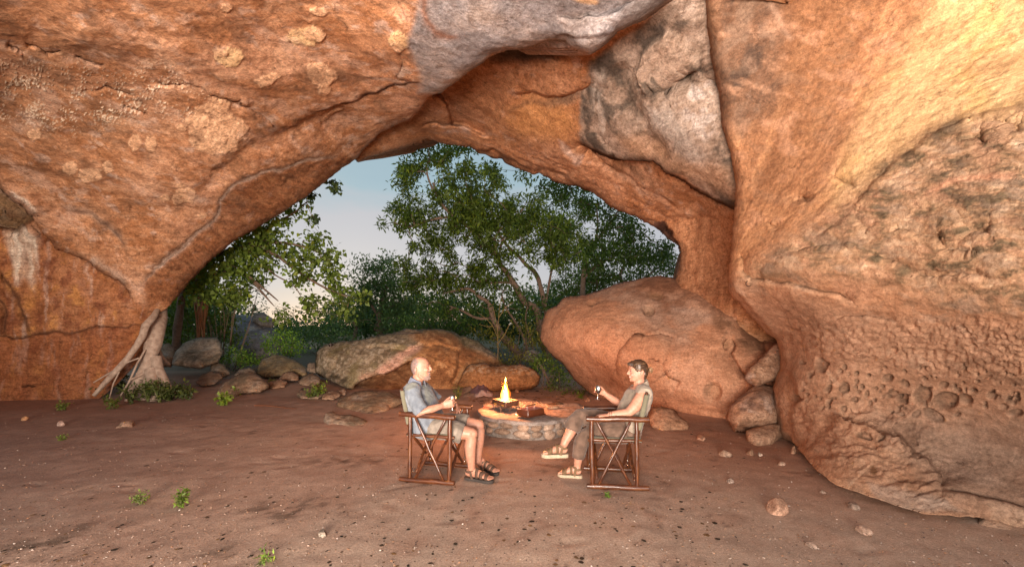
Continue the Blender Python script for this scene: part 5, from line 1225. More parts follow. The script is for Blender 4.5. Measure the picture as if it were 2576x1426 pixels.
for i, (x, y, n, h) in enumerate(((340, 1000, 12, .4), (372, 1010, 14, .5), (420, 1008, 14, .35), (452, 1000, 12, .3), (240, 1000, 10, .4), (300, 985, 8, .4), (400, 1012, 10, .42), (468, 1004, 8, .24), (330, 1015, 10, .34))):
    sprig(x, y, n, h, 60 + i, ['sprig among the pale roots, left of their middle', 'tall sprig hiding the middle of the pale root', 'spreading sprig at the right foot of the pale root', 'rightmost low sprig beside the pale root', 'sprig where the longest root meets the wall', 'thin sprig over the long slanting root', 'dark sprig just right of the root middle', 'far right low sprig beyond the pale roots', 'sprig between the long slanting root and the root middle'][i], (0.075, 0.10, 0.025), 0.10, 0.55, 0.4, group='sprigs around the tree root')
sprig(452, 1277, 12, .17, 71, 'bright green fern tuft alone on the bare sand', (0.13, 0.2, 0.03), 0.04, 0.5, 0.45)
sprig(353, 1269, 8, .12, 72, 'smaller olive fern tuft left of the bright fern tuft', (0.14, 0.19, 0.04), 0.035, 0.7, 0.45)
sprig(156, 1032, 8, .16, 73, 'little weed on the sand near the left wall', (0.13, 0.17, 0.03), 0.05, 0.8, 0.5)
sprig(155, 1107, 5, .07, 74, 'tiny weed on the sand below the pale pinkish stone', (0.14, 0.2, 0.03), 0.03, 0.9, 0.5)
sprig(562, 1018, 9, .2, 75, 'yellow-green plant in front of the wedge of rock', (0.2, 0.28, 0.04), 0.09, 0.8, 0.6)
sprig(598, 992, 6, .16, 76, 'leafy shoot leaning on the right side of the wedge of rock', (0.2, 0.28, 0.04), 0.07, 0.8, 0.6)
sprig(678, 972, 6, .16, 77, 'yellowish shoot right of the wedge of rock', (0.24, 0.28, 0.06), 0.07, 0.9, 0.6)
sprig(800, 1000, 14, .34, 78, 'yellow-green weed beside the long boulder left end', (0.16, 0.22, 0.03), 0.07, 0.6, 0.5)
sprig(782, 1004, 8, .2, 79, 'dark low weed at the foot of the yellow-green weed', (0.09, 0.13, 0.03), 0.07, 0.9, 0.5)
sprig(283, 1028, 9, .25, 80, 'plant on the dark litter trail below the tree root', (0.12, 0.15, 0.03), 0.07, 0.6, 0.5)
sprig(664, 1416, 3, .055, 81, 'long leaved seedling at the bottom edge of the sand', (0.17, 0.27, 0.05), 0.05, 0.9, 0.3)
sprig(1153, 1004, 8, .3, 82, 'grassy weed behind the man near the long boulder', (0.16, 0.17, 0.04), 0.06, 0.5, 0.3)
sprig(1462, 1002, 6, .1, 83, 'small bright plant left of the raised goblet', (0.16, 0.25, 0.03), 0.05, 0.9, 0.5)
sprig(1528, 1250, 3, .035, 84, 'seedling on the sand below the right chair', (0.12, 0.22, 0.03), 0.025, 0.8, 0.5)
# ------------------------------------------------------------------ camp furniture
def hit(obj, px, py):
    me = obj.data
    bv = BVHTree.FromPolygons([v.co[:] for v in me.vertices], [p.vertices[:] for p in me.polygons])
    o = Vector((0, 0, EYE)); d = (at(px, py, 1.0) - o).normalized()
    r = bv.ray_cast(o, d)
    return r[0], r[1]
def wood_material(name, sc=(5, 34, 34)):
    m, nt, N, L, B = nodes_of(name)
    tc = N.new('ShaderNodeTexCoord'); mp = N.new('ShaderNodeMapping'); mp.inputs['Scale'].default_value = sc
    L.new(tc.outputs['Object'], mp.inputs[0])
    a = noise_node(N, L, 1.6, 6, 0.65, mp.outputs[0], 0.6); b = noise_node(N, L, 9, 3, 0.5, tc.outputs['Object'])
    r = ramp(N, L, a.outputs['Fac'], [(0.28, (0.02, 0.005, 0.002)), (0.5, (0.085, 0.022, 0.006)), (0.72, (0.21, 0.075, 0.02))])
    c = mixc(N, L, r.outputs[0], ramp(N, L, b.outputs['Fac'], [(0.3, 0.55), (0.6, 1.1)]).outputs[0], 0.8, 'MULTIPLY')
    L.new(c, B.inputs['Base Color']); B.inputs['Roughness'].default_value = 0.36; B.inputs['Specular IOR Level'].default_value = 0.7
    bump_chain(N, L, [(a.outputs['Fac'], 0.35, 0.006)], B.inputs['Normal'])
    return m
M_wood = wood_material('varnished_log'); M_post = wood_material('varnished_post', (34, 34, 5)); M_diag = wood_material('varnished_pole', (12, 34, 9))
M_woodend = plain_material('cut_wood', (0.5, 0.3, 0.13), 0.5, 0.5, 60)
def cloth_material(name, col, weave=420, var=0.22, rough=0.9):
    m, nt, N, L, B = nodes_of(name)
    tc = N.new('ShaderNodeTexCoord')
    at_ = N.new('ShaderNodeAttribute'); at_.attribute_name = 'Col'
    a = noise_node(N, L, 9, 5, 0.6, tc.outputs['Object']); b = noise_node(N, L, weave, 2, 0.5, tc.outputs['Object'])
    base = at_.outputs['Color'] if col is None else col
    c = mixc(N, L, base, ramp(N, L, a.outputs['Fac'], [(0.3, 1 - var), (0.7, 1 + var)]).outputs[0], 1.0, 'MULTIPLY')
    c = mixc(N, L, c, ramp(N, L, b.outputs['Fac'], [(0.3, 0.82), (0.7, 1.15)]).outputs[0], 1.0, 'MULTIPLY')
    L.new(c, B.inputs['Base Color']); B.inputs['Roughness'].default_value = rough; B.inputs['Specular IOR Level'].default_value = 0.15
    try: B.inputs['Sheen Weight'].default_value = 0.15
    except Exception: pass
    bump_chain(N, L, [(a.outputs['Fac'], 0.4, 0.01), (b.outputs['Fac'], 0.3, 0.001)], B.inputs['Normal'])
    return m
M_canvas = cloth_material('olive_canvas', (0.155, 0.14, 0.095))
M_steel = plain_material('bright_steel', (0.75, 0.74, 0.72), 0.25, 0.15, 40, 0.05, 0.001, 1.0)
M_iron = plain_material('dark_iron', (0.05, 0.035, 0.03), 0.5, 0.4, 30, 0.2, 0.002, 0.6)

def log(mb, a, b, r, seg=10, n=7, wob=0.004, taper=0.0):
    a, b = Vector(a), Vector(b); pts = []; rad = []
    for i in range(n):
        t = i / (n - 1)
        pts.append(a.lerp(b, t) + Vector((random.uniform(-wob, wob), random.uniform(-wob, wob), random.uniform(-wob, wob))) * (0 if i in (0, n - 1) else 1))
        k = 0.86 if i in (0, n - 1) else random.uniform(0.94, 1.08)
        rad.append(r * k * (1 - taper * t))
    d = (b - a).normalized()
    pts = [a - d * 0.004] + pts + [b + d * 0.004]; rad = [rad[0] * 0.7] + rad + [rad[-1] * 0.7]
    mb.tube(pts, rad, seg)
    return mb
def make_chair(loc, rz, label, arm_drop=0.0):
    root = empty('folding_chair', loc, rz); tag(root, label, 'chair', 'log framed camp chairs')
    W = 0.275
    for s in (-1, 1):
        y = s * W
        log(MB(), (-0.30, y, 0.032), (0.30, y, 0.032), 0.027).build('runner', M_wood, root)
        log(MB(), (-0.30, y, 0.705), (0.305, y, 0.70 - arm_drop), 0.030).build('armrest', M_wood, root)
        log(MB(), (0.245, y, 0.055), (0.255, y, 0.68), 0.023).build('leg', M_post, root)
        log(MB(), (-0.185, y, 0.055), (-0.18, y, 0.685), 0.021).build('leg', M_post, root)
        yo = y + s * 0.022 * (1 if s < 0 else 1)
        log(MB(), (-0.115, yo * 0.97, 0.675), (0.19, yo * 0.99, 0.055), 0.0145, 8).build('brace', M_diag, root)
        log(MB(), (0.205, yo * 0.9, 0.675), (-0.125, yo * 0.9, 0.055), 0.0145, 8).build('brace', M_diag, root)
        log(MB(), (-0.235, y * 0.86, 0.485), (0.285, y * 0.86, 0.478), 0.017).build('seat_rail', M_wood, root)
        log(MB(), (-0.185, y * 0.94, 0.50), (-0.285, y * 0.94, 0.965), 0.017).build('back_post', M_post, root)
    for x in (-0.15, 0.22):
        for s in (-1, 1):
            log(MB(), (x + 0.02 * s, -s * 0.235, 0.10), (x + 0.02 * s, s * 0.235, 0.47), 0.015, 8).build('cross_leg', M_diag, root)
    # seat and back canvas with sag
    n = 14; V = []; Fq = []
    for i in range(n + 1):
        for j in range(n + 1):
            u, v = i / n, j / n
            x = -0.235 + 0.49 * u; y = (v - 0.5) * 2 * 0.245
            z = 0.50 - 0.028 * math.sin(math.pi * v) + 0.002 * math.sin(u * 9)
            if v in (0, 1): z -= 0.03
            V.append((x, y, z))
    for i in range(n):
        for j in range(n):
            a = i * (n + 1) + j; Fq.append((a, a + 1, a + n + 2, a + n + 1))
    o = mesh_obj('seat', V, Fq, M_canvas, root); md = o.modifiers.new('thick', 'SOLIDIFY'); md.thickness = 0.012
    V = []; Fq = []
    for i in range(n + 1):
        for j in range(n + 1):
            u, v = i / n, j / n
            z = 0.60 + 0.345 * u; y = (v - 0.5) * 2 * 0.277
            x = -0.185 - 0.10 * (z - 0.50) / 0.465 - 0.028 * math.sin(math.pi * v) - (0.02 if 0 < v < 1 else 0.0)
            V.append((x, y, z))
    for i in range(n):
        for j in range(n):
            a = i * (n + 1) + j; Fq.append((a, a + 1, a + n + 2, a + n + 1))
    o = mesh_obj('backrest', V, Fq, M_canvas, root); md = o.modifiers.new('thick', 'SOLIDIFY'); md.thickness = 0.010
    for s in (-1, 1):       # canvas sleeves round the posts
        mb = MB(); a = Vector((-0.185, s * W * 0.94, 0.50)); b = Vector((-0.285, s * W * 0.94, 0.965))
        mb.tube([a.lerp(b, t) for t in (0.22, 0.5, 0.7, 0.95)], [0.024, 0.023, 0.024, 0.023], 12)
        mb.build('canvas_sleeve', M_canvas, root)
    for x in (-0.17, 0.24):
        for s in (-1, 1):
            for z in (0.10, 0.14, 0.455, 0.49):
                mb = MB(); mb.tube([(x, s * (W - 0.055), z), (x, s * (W - 0.005), z)], 0.0065, 8)
                mb.ball((x, s * (W - 0.06), z), 0.009, 8, 6); mb.build('bolt', M_steel, root)
    return root
chair_m = make_chair((-0.815, 4.79, 0.0), math.radians(-12.8), 'log framed folding chair in which the bald man sits', 0.008)
chair_w = make_chair((1.072, 4.627, 0.0), math.radians(174), 'log framed folding chair in which the woman sits')
for c_ in (chair_m, chair_w):
    c_.location.z = float(gz(c_.location.x, c_.location.y))

# ---- the round stone fire table
TZ = 0.275
top_px = [(1209, 1020), (1236, 1004), (1270, 1000), (1307, 999), (1340, 1002), (1375, 1005), (1404, 1009), (1440, 1014), (1476, 1024), (1478, 1033), (1445, 1046), (1412, 1055), (1375, 1060), (1340, 1062), (1284, 1057), (1230, 1051), (1207, 1042), (1202, 1030)]
rim = np.array([on_ground(x, y, TZ)[:] for x, y in top_px])[:, :2]
tc_ = rim.mean(0)
def ring(k, n=120):
    c = np.vstack([rim, rim[:1]]); L_ = np.concatenate([[0], np.cumsum(np.linalg.norm(np.diff(c, axis=0), axis=1))])
    t = np.linspace(0, L_[-1], n, endpoint=False)
    r = np.stack([np.interp(t, L_, c[:, 0]), np.interp(t, L_, c[:, 1])], 1)
    for _ in range(3): r = (np.roll(r, 1, 0) + 2 * r + np.roll(r, -1, 0)) / 4
    return tc_ + (r - tc_) * k
M_slab = rock_material('slab_stone', 1.6, 0.9, 1.0, 0.3)
table = empty('fire_table', (tc_[0], tc_[1], 0)); tag(table, 'low round table of mortared stone carrying the fire', 'stone table')
V = []; Fq = []; n = 120; ks = [1.0, 1.005, 0.985, 0.93, 0.85, 0.75, 0.63, 0.5, 0.37, 0.24, 0.12, 0.03]
zs = [TZ - 0.05, TZ - 0.02, TZ - 0.004] + [TZ] * 9
for k, z in zip(ks, zs):
    r = ring(k); p3 = np.stack([r[:, 0], r[:, 1], np.full(n, z)], 1)
    w_ = fbm(p3 * 3.3, 4); w2 = fbm(p3 * 1.3 + 5, 3)
    p3[:, 2] += 0.022 * w_ + 0.02 * w2
    p3[:, :2] += ((r - tc_) / np.linalg.norm(r - tc_, axis=1)[:, None]) * (0.06 * w_ + 0.05 * w2)[:, None] * (k > 0.8)
    V += (p3 - np.array((tc_[0], tc_[1], 0))).tolist()
m_ = len(ks)
for i in range(m_ - 1):
    for j in range(n):
        Fq.append((i * n + j, i * n + (j + 1) % n, (i + 1) * n + (j + 1) % n, (i + 1) * n + j))
Fq.append(tuple((m_ - 1) * n + j for j in range(n)))
Va = np.array(V); cc = np.tile(np.array((0.33, 0.28, 0.25)), (len(Va), 1)); nn = fbm(Va * 2.5, 4)
cc += (np.array((0.42, 0.29, 0.23)) - cc) * (0.7 * sst(0, .4, nn))[:, None]; cc += (np.array((0.26, 0.21, 0.19)) - cc) * (0.6 * sst(0.05, .4, -nn))[:, None]
mesh_obj('table_top', V, Fq, M_slab, table, True, cc)
# masonry drum: mortar core with stones standing a little proud
core = MB(); r0, r1 = ring(0.955) - tc_, ring(0.93) - tc_
rows = 9; V = []; Fq = []
for i in range(rows):
    t = i / (rows - 1); r = r0 + (r1 - r0) * t; z = TZ - 0.045 - t * (TZ + 0.02)
    p3 = np.stack([r[:, 0], r[:, 1], np.full(n, z)], 1); w_ = fbm(p3 * 6 + 2, 4)
    p3[:, :2] *= (1 + 0.02 * w_)[:, None]
    V += p3.tolist()
for i in range(rows - 1):
    for j in range(n): Fq.append((i * n + j, i * n + (j + 1) % n, (i + 1) * n + (j + 1) % n, (i + 1) * n + j))
Fq = [f[::-1] for f in Fq]
cols = [np.tile(np.array((0.24, 0.195, 0.165)), (len(V), 1)) * (1 + 0.3 * fbm(np.array(V) * 5, 4))[:, None]]
rs = np.random.RandomState(31); ang = 0; VV = list(V); i0 = len(V)
rr = ring(0.945, 400) - tc_
for row, (zc, hh) in enumerate(((0.185, 0.052), (0.075, 0.062))):
    j = rs.randint(0, 10)
    while j < 400:
        wdt = rs.uniform(0.13, 0.30); nj = int(wdt / (np.linalg.norm(rr[1] - rr[0]))) + 1
        c = rr[(j + nj // 2) % 400]; tdir = rr[(j + nj // 2 + 2) % 400] - rr[(j + nj // 2 - 2) % 400]; tdir /= np.linalg.norm(tdir)
        v, fs, col = stone_mesh('s', 100 + row * 60 + j, 0.6, 2)
        v[:, 2] /= 0.6
        sz = np.array((wdt * 0.53, 0.05, hh * rs.uniform(0.85, 1.25)))
        v = v * sz; nd = np.array((tdir[1], -tdir[0]))
        tl = rs.uniform(-0.25, 0.25); vx = v[:, 0] * math.cos(tl) - v[:, 2] * math.sin(tl); vz = v[:, 0] * math.sin(tl) + v[:, 2] * math.cos(tl)
        P3 = np.stack([c[0] + tdir[0] * vx + nd[0] * v[:, 1], c[1] + tdir[1] * vx + nd[1] * v[:, 1], zc + vz + rs.uniform(-.012, .012)], 1)
        Fq += [[q + len(VV) for q in f_] for f_ in fs]; VV += P3.tolist()
        tint = [(0.40, 0.26, 0.18), (0.44, 0.31, 0.23), (0.3, 0.2, 0.14), (0.36, 0.27, 0.21), (0.26, 0.18, 0.13)][rs.randint(0, 5)]
        cols.append(np.tile(np.array(tint), (len(v), 1)) * (1 + 0.3 * fbm(v * 9 + j, 3))[:, None])
        j += int(nj * 1.0)
mesh_obj('masonry', VV, [list(f_) for f_ in Fq], M_slab, table, True, np.vstack(cols))

# ---- portable grill, its lid and the things lying on the table
M_enamel = plain_material('brown_enamel', (0.11, 0.03, 0.012), 0.3, 0.35, 12, 0.1, 0.002, 0.0, 0.6)
M_pan = plain_material('heat_stained_steel', (0.20, 0.13, 0.09), 0.42, 0.5, 16, 0.15, 0.002, 0.7)
def rbox(mb, w, d, h, z0, r=0.012, top=1.0):
    pts = []
    for z, k in ((z0, 0.94), (z0 + h * 0.08, 0.985), (z0 + h * 0.9, 1.0 * top), (z0 + h, 0.985 * top)):
        ring_ = []
        for cx, cy, a0 in ((1, 1, 0), (-1, 1, 90), (-1, -1, 180), (1, -1, 270)):
            for a in (0, 30, 60, 90):
                t = math.radians(a0 + a); ring_.append(((cx * (w / 2 - r) + r * math.cos(t)) * k, (cy * (d / 2 - r) + r * math.sin(t)) * k, z))
        pts.append(ring_)
    v = [p for r_ in pts for p in r_]; m = 16; f = []
    for i in range(len(pts) - 1):
        for j in range(m): f.append((i * m + j, i * m + (j + 1) % m, (i + 1) * m + (j + 1) % m, (i + 1) * m + j))
    f.append(tuple(range(m - 1, -1, -1)))
    return mb, v, f, m, len(pts)
gp = at(1271, 1012, 7.0)
grill = empty('portable_grill', (gp.x, gp.y, TZ), math.radians(38)); tag(grill, 'portable steel grill on bent wire legs with the flame burning in it', 'grill')
GW, GD = 0.27, 0.37
mb, v, f, m, k = rbox(MB(), GW, GD, 0.085, 0.075)
mb.add(v, f)
inner = [(x * 0.95, y * 0.95, z) for x, y, z in v[-m:]] + [(x * 0.9, y * 0.9, 0.10) for x, y, z in v[-m:]]
b0 = len(mb.v); mb.v += inner; top0 = (k - 1) * m
for j in range(m):
    j2 = (j + 1) % m
    mb.f.append((top0 + j, top0 + j2, b0 + j2, b0 + j)); mb.f.append((b0 + j, b0 + j2, b0 + m + j2, b0 + m + j))
mb.f.append(tuple(b0 + m + j for j in range(m)))
mb.build('firebox', M_pan, grill)
mb = MB()
for i in range(7): mb.tube([(-GW / 2 + 0.02, -GD / 2 + 0.03 + i * 0.052, 0.162), (GW / 2 - 0.02, -GD / 2 + 0.03 + i * 0.052, 0.162)], 0.003, 6)
for x in (-0.1, 0.1): mb.tube([(x, -GD / 2 + 0.01, 0.165), (x, GD / 2 - 0.01, 0.165)], 0.003, 6)
mb.build('grate', M_pan, grill)
for y in (-GD / 2 - 0.004, GD / 2 + 0.004):
    mb = MB(); pts = []
    for i in range(25):
        t = i / 24
        pts.append((-GW / 2 + GW * t, y + (-0.01 if y < 0 else 0.01), 0.004 + 0.09 * abs(math.cos(t * 2 * math.pi)) ** 0.8))
    mb.tube(pts, 0.0042, 6); mb.build('wire_leg', M_steel, grill)
for x in (-GW / 2 - 0.004, GW / 2 + 0.004):
    mb = MB(); pts = []
    for i in range(25):
        t = i / 24
        pts.append((x + (-0.01 if x < 0 else 0.01), -GD / 2 + GD * t, 0.004 + 0.09 * abs(math.cos(t * 2 * math.pi)) ** 0.8))
    mb.tube(pts, 0.0042, 6); mb.build('wire_leg', M_steel, grill)
mb = MB(); mb.tube([(GW / 2 + 0.0, -0.09, 0.13), (GW / 2 + 0.03, -0.08, 0.13), (GW / 2 + 0.03, 0.08, 0.13), (GW / 2 + 0.0, 0.09, 0.13)], 0.006, 8); mb.build('handle', M_steel, grill)
M_glow = None
mh, nt_, N_, L_, B_ = nodes_of('vent_glow'); B_.inputs['Base Color'].default_value = (0.3, 0.1, 0.02, 1); B_.inputs['Emission Color'].default_value = (1, 0.5, 0.08, 1); B_.inputs['Emission Strength'].default_value = 1.2
for grp in ((-0.13, -0.11, -0.09), (0.06, 0.08, 0.10)):
    for y in grp:
        mb = MB(); mb.tube([(-GW / 2 - 0.002, y, 0.098), (-GW / 2 + 0.004, y, 0.098)], 0.006, 8); mb.build('vent_hole', mh, grill)
lp = on_ground(1335, 1045, TZ)
lid = empty('grill_lid', (lp.x, lp.y, TZ + 0.012), math.radians(42)); tag(lid, 'dark brown enamel grill lid with a handle on top, set down on the table', 'lid')
mb, v, f, m, k = rbox(MB(), 0.36, 0.26, 0.085, 0.012, 0.02, 0.94); f.append(tuple((k - 1) * m + j for j in range(m))); mb.add(v, f); mb.build('cover', M_enamel, lid, bevel=0.003)
mb, v, f, m, k = rbox(MB(), 0.385, 0.285, 0.014, 0.0, 0.02); f.append(tuple((k - 1) * m + j for j in range(m))); mb.add(v, f); mb.build('flange', M_enamel, lid)
mb = MB(); mb.tube([(-0.075, 0, 0.098), (-0.075, 0, 0.135)], 0.006, 8); mb.tube([(0.075, 0, 0.098), (0.075, 0, 0.135)], 0.006, 8); mb.build('bracket', M_steel, lid)
log(MB(), (-0.095, 0, 0.142), (0.095, 0, 0.142), 0.012, 10, 5, 0.0).build('handle', plain_material('dark_handle', (0.16, 0.07, 0.03), 0.4), lid)
for z in (0.028, 0.075):
    MB().ball((-0.174, -0.124, z), 0.005, 8, 6).build('rivet', M_steel, lid)
rk = on_ground(1226, 1018, TZ)
rack = empty('wire_rack', (rk.x, rk.y, TZ + 0.03), math.radians(20)); tag(rack, 'black wire grid lying on the table left of the grill', 'wire rack')
mb = MB()
for i in range(9): mb.tube([(-0.14 + i * 0.034, -0.11, 0.008), (-0.14 + i * 0.034, 0.11, 0.03)], 0.0028, 5)
for y in (-0.11, -0.04, 0.04, 0.11): mb.tube([(-0.15, y, 0.008 + (y + 0.11) * 0.1), (0.14, y, 0.008 + (y + 0.11) * 0.1)], 0.0034, 5)
mb.build('grid', M_iron, rack)
sp_ = on_ground(1236, 1027, TZ)
spat = empty('spatula', (sp_.x, sp_.y, TZ + 0.022), math.radians(8)); tag(spat, 'spatula with a flat red handle on the table in front of the wire grid', 'spatula')
mb = MB(); mb.tube([(-0.13, 0, 0), (-0.11, 0, 0), (-0.03, 0, 0.004)], [(0.006, 0.014), (0.008, 0.02), (0.006, 0.011)], 10, up=(0, 0, 1)); mb.build('handle', plain_material('red_plastic', (0.42, 0.03, 0.015), 0.4), spat)
mb = MB(); mb.tube([(-0.03, 0, 0.004), (0.16, 0.01, 0.012)], [(0.002, 0.006)] * 2, 8, up=(0, 0, 1)); mb.build('shaft', M_steel, spat)
for (px, py, L2, r, rz, dz, lab) in ((1389, 1029, 0.26, 0.05, 25, 0.0, 'pale split log of firewood on the table right of the lid'), (1400, 1019, 0.30, 0.04, 12, 0.0, 'dark bark-covered piece of firewood behind the pale split log')):
    q = on_ground(px, py, TZ)
    v, fs, col = stone_mesh('f', int(px), 1.0, 3); v = v * np.array((L2 / 2, r, r * 0.75)); v[:, 2] += 0.006 * fbm(v * 30, 3)
    col = np.tile(np.array((0.42, 0.26, 0.16) if px < 1395 else (0.10, 0.06, 0.035)), (len(v), 1)) * (1 + 0.5 * fbm(v * np.array((10, 60, 60)), 4))[:, None]
    o = mesh_obj('firewood', v, fs, M_rock2, None, True, col); o.location = (q.x, q.y, TZ + r * 0.68); o.rotation_euler = (0, 0, math.radians(rz)); tag(o, lab, 'firewood')
q = on_ground(1303, 1028, TZ)
v, fs, col = stone_mesh('k', 77, 0.9, 3); o = mesh_obj('stone', v * 0.046, fs, M_rock2, None, True, col); o.location = (q.x, q.y, TZ + 0.04); tag(o, 'fist-sized round stone between the grill and its lid', 'stone')
rs = np.random.RandomState(4)
mb = MB()
for i in range(70):
    a = on_ground(rs.uniform(1305, 1380), rs.uniform(1012, 1032), TZ); mb.ball((a.x, a.y, TZ + 0.012), (rs.uniform(.006, .018), rs.uniform(.006, .016), rs.uniform(.004, .009)), 6, 4)
o = mb.build('ash', plain_material('pale_ash', (0.5, 0.38, 0.3), 0.95), None); tag(o, 'crumbs of ash and chips strewn on the table', 'ash', kind='stuff')

# flame: burning gas, brightest in its heart
def flame_mesh(h, r, seed, lean=0.0):
    n = 28; V = []; Fq = []
    prof = [(0.0, .35), (.06, .62), (.15, .85), (.3, 1.0), (.45, .95), (.6, .78), (.75, .52), (.87, .28), (.95, .13), (1.0, .02)]
    for t, k in prof:
        for j in range(n):
            a = 6.283 * j / n
            w_ = 1 + 0.16 * math.sin(3 * a + seed + t * 5) * t + 0.10 * math.sin(5 * a + 2 * seed - t * 7)
            V.append((r * k * w_ * math.cos(a) + lean * t * t + 0.012 * math.sin(t * 7 + seed), r * k * w_ * math.sin(a), h * t * (1 + 0.10 * math.sin(4 * a + seed) * t)))
    m = len(prof)
    for i in range(m - 1):
        for j in range(n): Fq.append((i * n + j, i * n + (j + 1) % n, (i + 1) * n + (j + 1) % n, (i + 1) * n + j))
    Fq.append(tuple(range(n - 1, -1, -1))); Fq.append(tuple((m - 1) * n + j for j in range(n)))
    return V, Fq
def flame_material(name, col, dens):
    m = bpy.data.materials.new(name); m.use_nodes = True; N, L = m.node_tree.nodes, m.node_tree.links
    N.remove(N['Principled BSDF'])
    e = N.new('ShaderNodeEmission'); e.inputs['Color'].default_value = (*col, 1); e.inputs['Strength'].default_value = dens
    L.new(e.outputs[0], N['Material Output'].inputs['Volume'])
    return m
fl = empty('flame', (gp.x, gp.y, TZ + 0.12)); tag(fl, 'tall yellow flame burning in the portable grill', 'flame')
M_core = flame_material('flame_core', (1.0, 0.48, 0.06), 75); M_outer = flame_material('flame_edge', (1.0, 0.22, 0.015), 22)
V, Fq = flame_mesh(0.29, 0.066, 2); mesh_obj('flame_tongue', V, Fq, M_core, fl)
rs = np.random.RandomState(12)
for i in range(13):
    h_ = rs.uniform(0.2, 0.37); r_ = rs.uniform(0.014, 0.03); a_ = rs.uniform(0, 6.28); d_ = rs.uniform(0.01, 0.05)
    V, Fq = flame_mesh(h_, r_, i * 1.7, rs.uniform(-0.03, 0.03)); sh_ = 0.7 if h_ > 0.28 else 1.0
    mesh_obj('flame_tongue', [(x + d_ * sh_ * math.cos(a_) * (1 - 0.9 * z), y + d_ * sh_ * math.sin(a_) * (1 - 0.9 * z), z) for x, y, z in V], Fq, M_core if i % 3 else M_outer, fl)
V, Fq = flame_mesh(0.33, 0.075, 5); mesh_obj('flame_edge', V, Fq, M_outer, fl)
rs = np.random.RandomState(8)
for i in range(6):
    v, fs, col = stone_mesh('c', 200 + i, 0.8, 2); a = i * 1.05
    o = mesh_obj('charcoal', v * 0.03, fs, mh if i % 2 else M_iron, grill, True, col); o.location = (0.07 * math.cos(a), 0.09 * math.sin(a), 0.13)

# ---- odds and ends around the camp
def crumple(name, px0, px1, pyc, Y, h, col, seed, label, cat, rough=0.5, nx=40, ny=26, depth=0.5):
    w_ = (px1 - px0) / F * Y; c = at((px0 + px1) / 2, pyc, Y); c.z = float(gz(c.x, c.y))
    u, v = np.meshgrid(np.linspace(-1, 1, nx), np.linspace(-1, 1, ny)); u, v = u.ravel(), v.ravel()
    p = np.stack([u * 1.4, v * 1.1, np.full(len(u), seed * 3.1)], 1)
    z = h * np.clip(1 - (u * u + v * v) * 0.75, 0, 1) * (0.75 + 0.7 * fbm(p * 1.1, 3)) + 0.25 * h * np.abs(fbm(p * 2.4, 4, 0.6)) + 0.01
    x = u * w_ / 2 * (1 + 0.12 * fbm(p + 5, 2)); y = v * depth * (1 + 0.15 * fbm(p + 9, 2))
    idx = np.arange(nx * ny).reshape(ny, nx); f = np.stack([idx[:-1, :-1], idx[:-1, 1:], idx[1:, 1:], idx[1:, :-1]], -1).reshape(-1, 4)
    o = mesh_obj(name, np.stack([x, y, z], 1), f, plain_material(name + '_skin', col, rough, 0.4, 9, 0.4, 0.02), None)
    md = o.modifiers.new('thick', 'SOLIDIFY'); md.thickness = 0.006
    o.location = c
    return tag(o, label, cat)
crumple('tarpaulin', 1186, 1238, 985, 10.4, 0.17, (0.20, 0.11, 0.12), 3, 'crumpled dark purple tarpaulin on the ground behind the man', 'tarpaulin')
crumple('plastic_sheet', 1196, 1240, 994, 9.95, 0.11, (0.6, 0.42, 0.36), 5, 'pale plastic sheet lying in front of the purple tarpaulin', 'plastic sheet', 0.35, depth=0.22)
for i, (path, r, lab) in enumerate(((([(1150, 997, 10.3), (1165, 990, 10.3), (1185, 978, 10.4)]), .11, 'thick chunk of dead wood beside the purple tarpaulin'), (([(1162, 1003, 9.9), (1180, 997, 9.9), (1204, 994, 10.0)]), .06, 'thinner dead branch lying in front of the thick chunk'))):
    b = at(*path[0]); mb = MB(); mb.tube([Vector(at(*q)) - b for q in path], [r, r * 1.1, r * 0.6], 9, jitter=0.22); o = mb.build('dead_wood', M_bark, None); o.location = b; tag(o, lab, 'dead wood')
b = G(640, 1021); e_ = G(745, 1029); mb = MB(); mid = (b + e_) / 2 - b + Vector((0, 0.02, 0.015))
mb.tube([(0, 0, 0.012), mid * 0.5 + Vector((0, 0.02, 0.012)), mid, (mid + (e_ - b)) / 2, e_ - b + Vector((0, 0, 0.01))], [.012, .011, .010, .008, .004], 7, jitter=0.1)
o = mb.build('stick', plain_material('red_stick', (0.2, 0.07, 0.03)), None); o.location = b; tag(o, 'thin reddish stick lying on the sand at the left', 'stick')
boul = bpy.data.objects['boulder.001']
h_, n_ = hit(boul, 832, 871)
if h_:
    cup = empty('mug', h_); tag(cup, 'small black mug standing on the left end of the long boulder', 'mug')
    MB().lathe([(0.045, -0.03), (0.05, 0.0), (0.052, 0.09), (0.047, 0.09), (0.044, 0.01), (0.001, 0.008)], (0, 0, 0)).build('bowl', M_iron, cup)
    mb = MB(); mb.tube([(0.05, 0, 0.075), (0.085, 0, 0.07), (0.085, 0, 0.03), (0.05, 0, 0.02)], 0.006, 6); mb.build('handle', M_iron, cup)
for j, (x, y, dx, dz) in enumerate(((1010, 839, 0.3, 0), (1030, 837, 0.34, 1), (1040, 838, 0.26, 2))):
    h_, n_ = hit(boul, x, y + 3)
    if h_:
        mb = MB(); mb.tube([(-dx, 0.05 * j, 0.02), (dx, -0.04 * j, 0.035 + 0.01 * j)], 0.009, 6); mb.tube([(-dx, 0.05 * j + 0.05, 0.02), (dx, -0.04 * j, 0.035 + 0.01 * j)], 0.009, 6)
        o = mb.build('fire_tongs', M_iron if j != 1 else M_pan, None); o.location = h_; tag(o, ['dark fire tongs on top of the long boulder', 'bright steel tongs lying across the top of the long boulder', 'short steel tongs at the right of the tongs on the boulder'][j], 'tongs', 'tongs on the boulder top')
h_, n_ = hit(right_rock, 1880, 714)
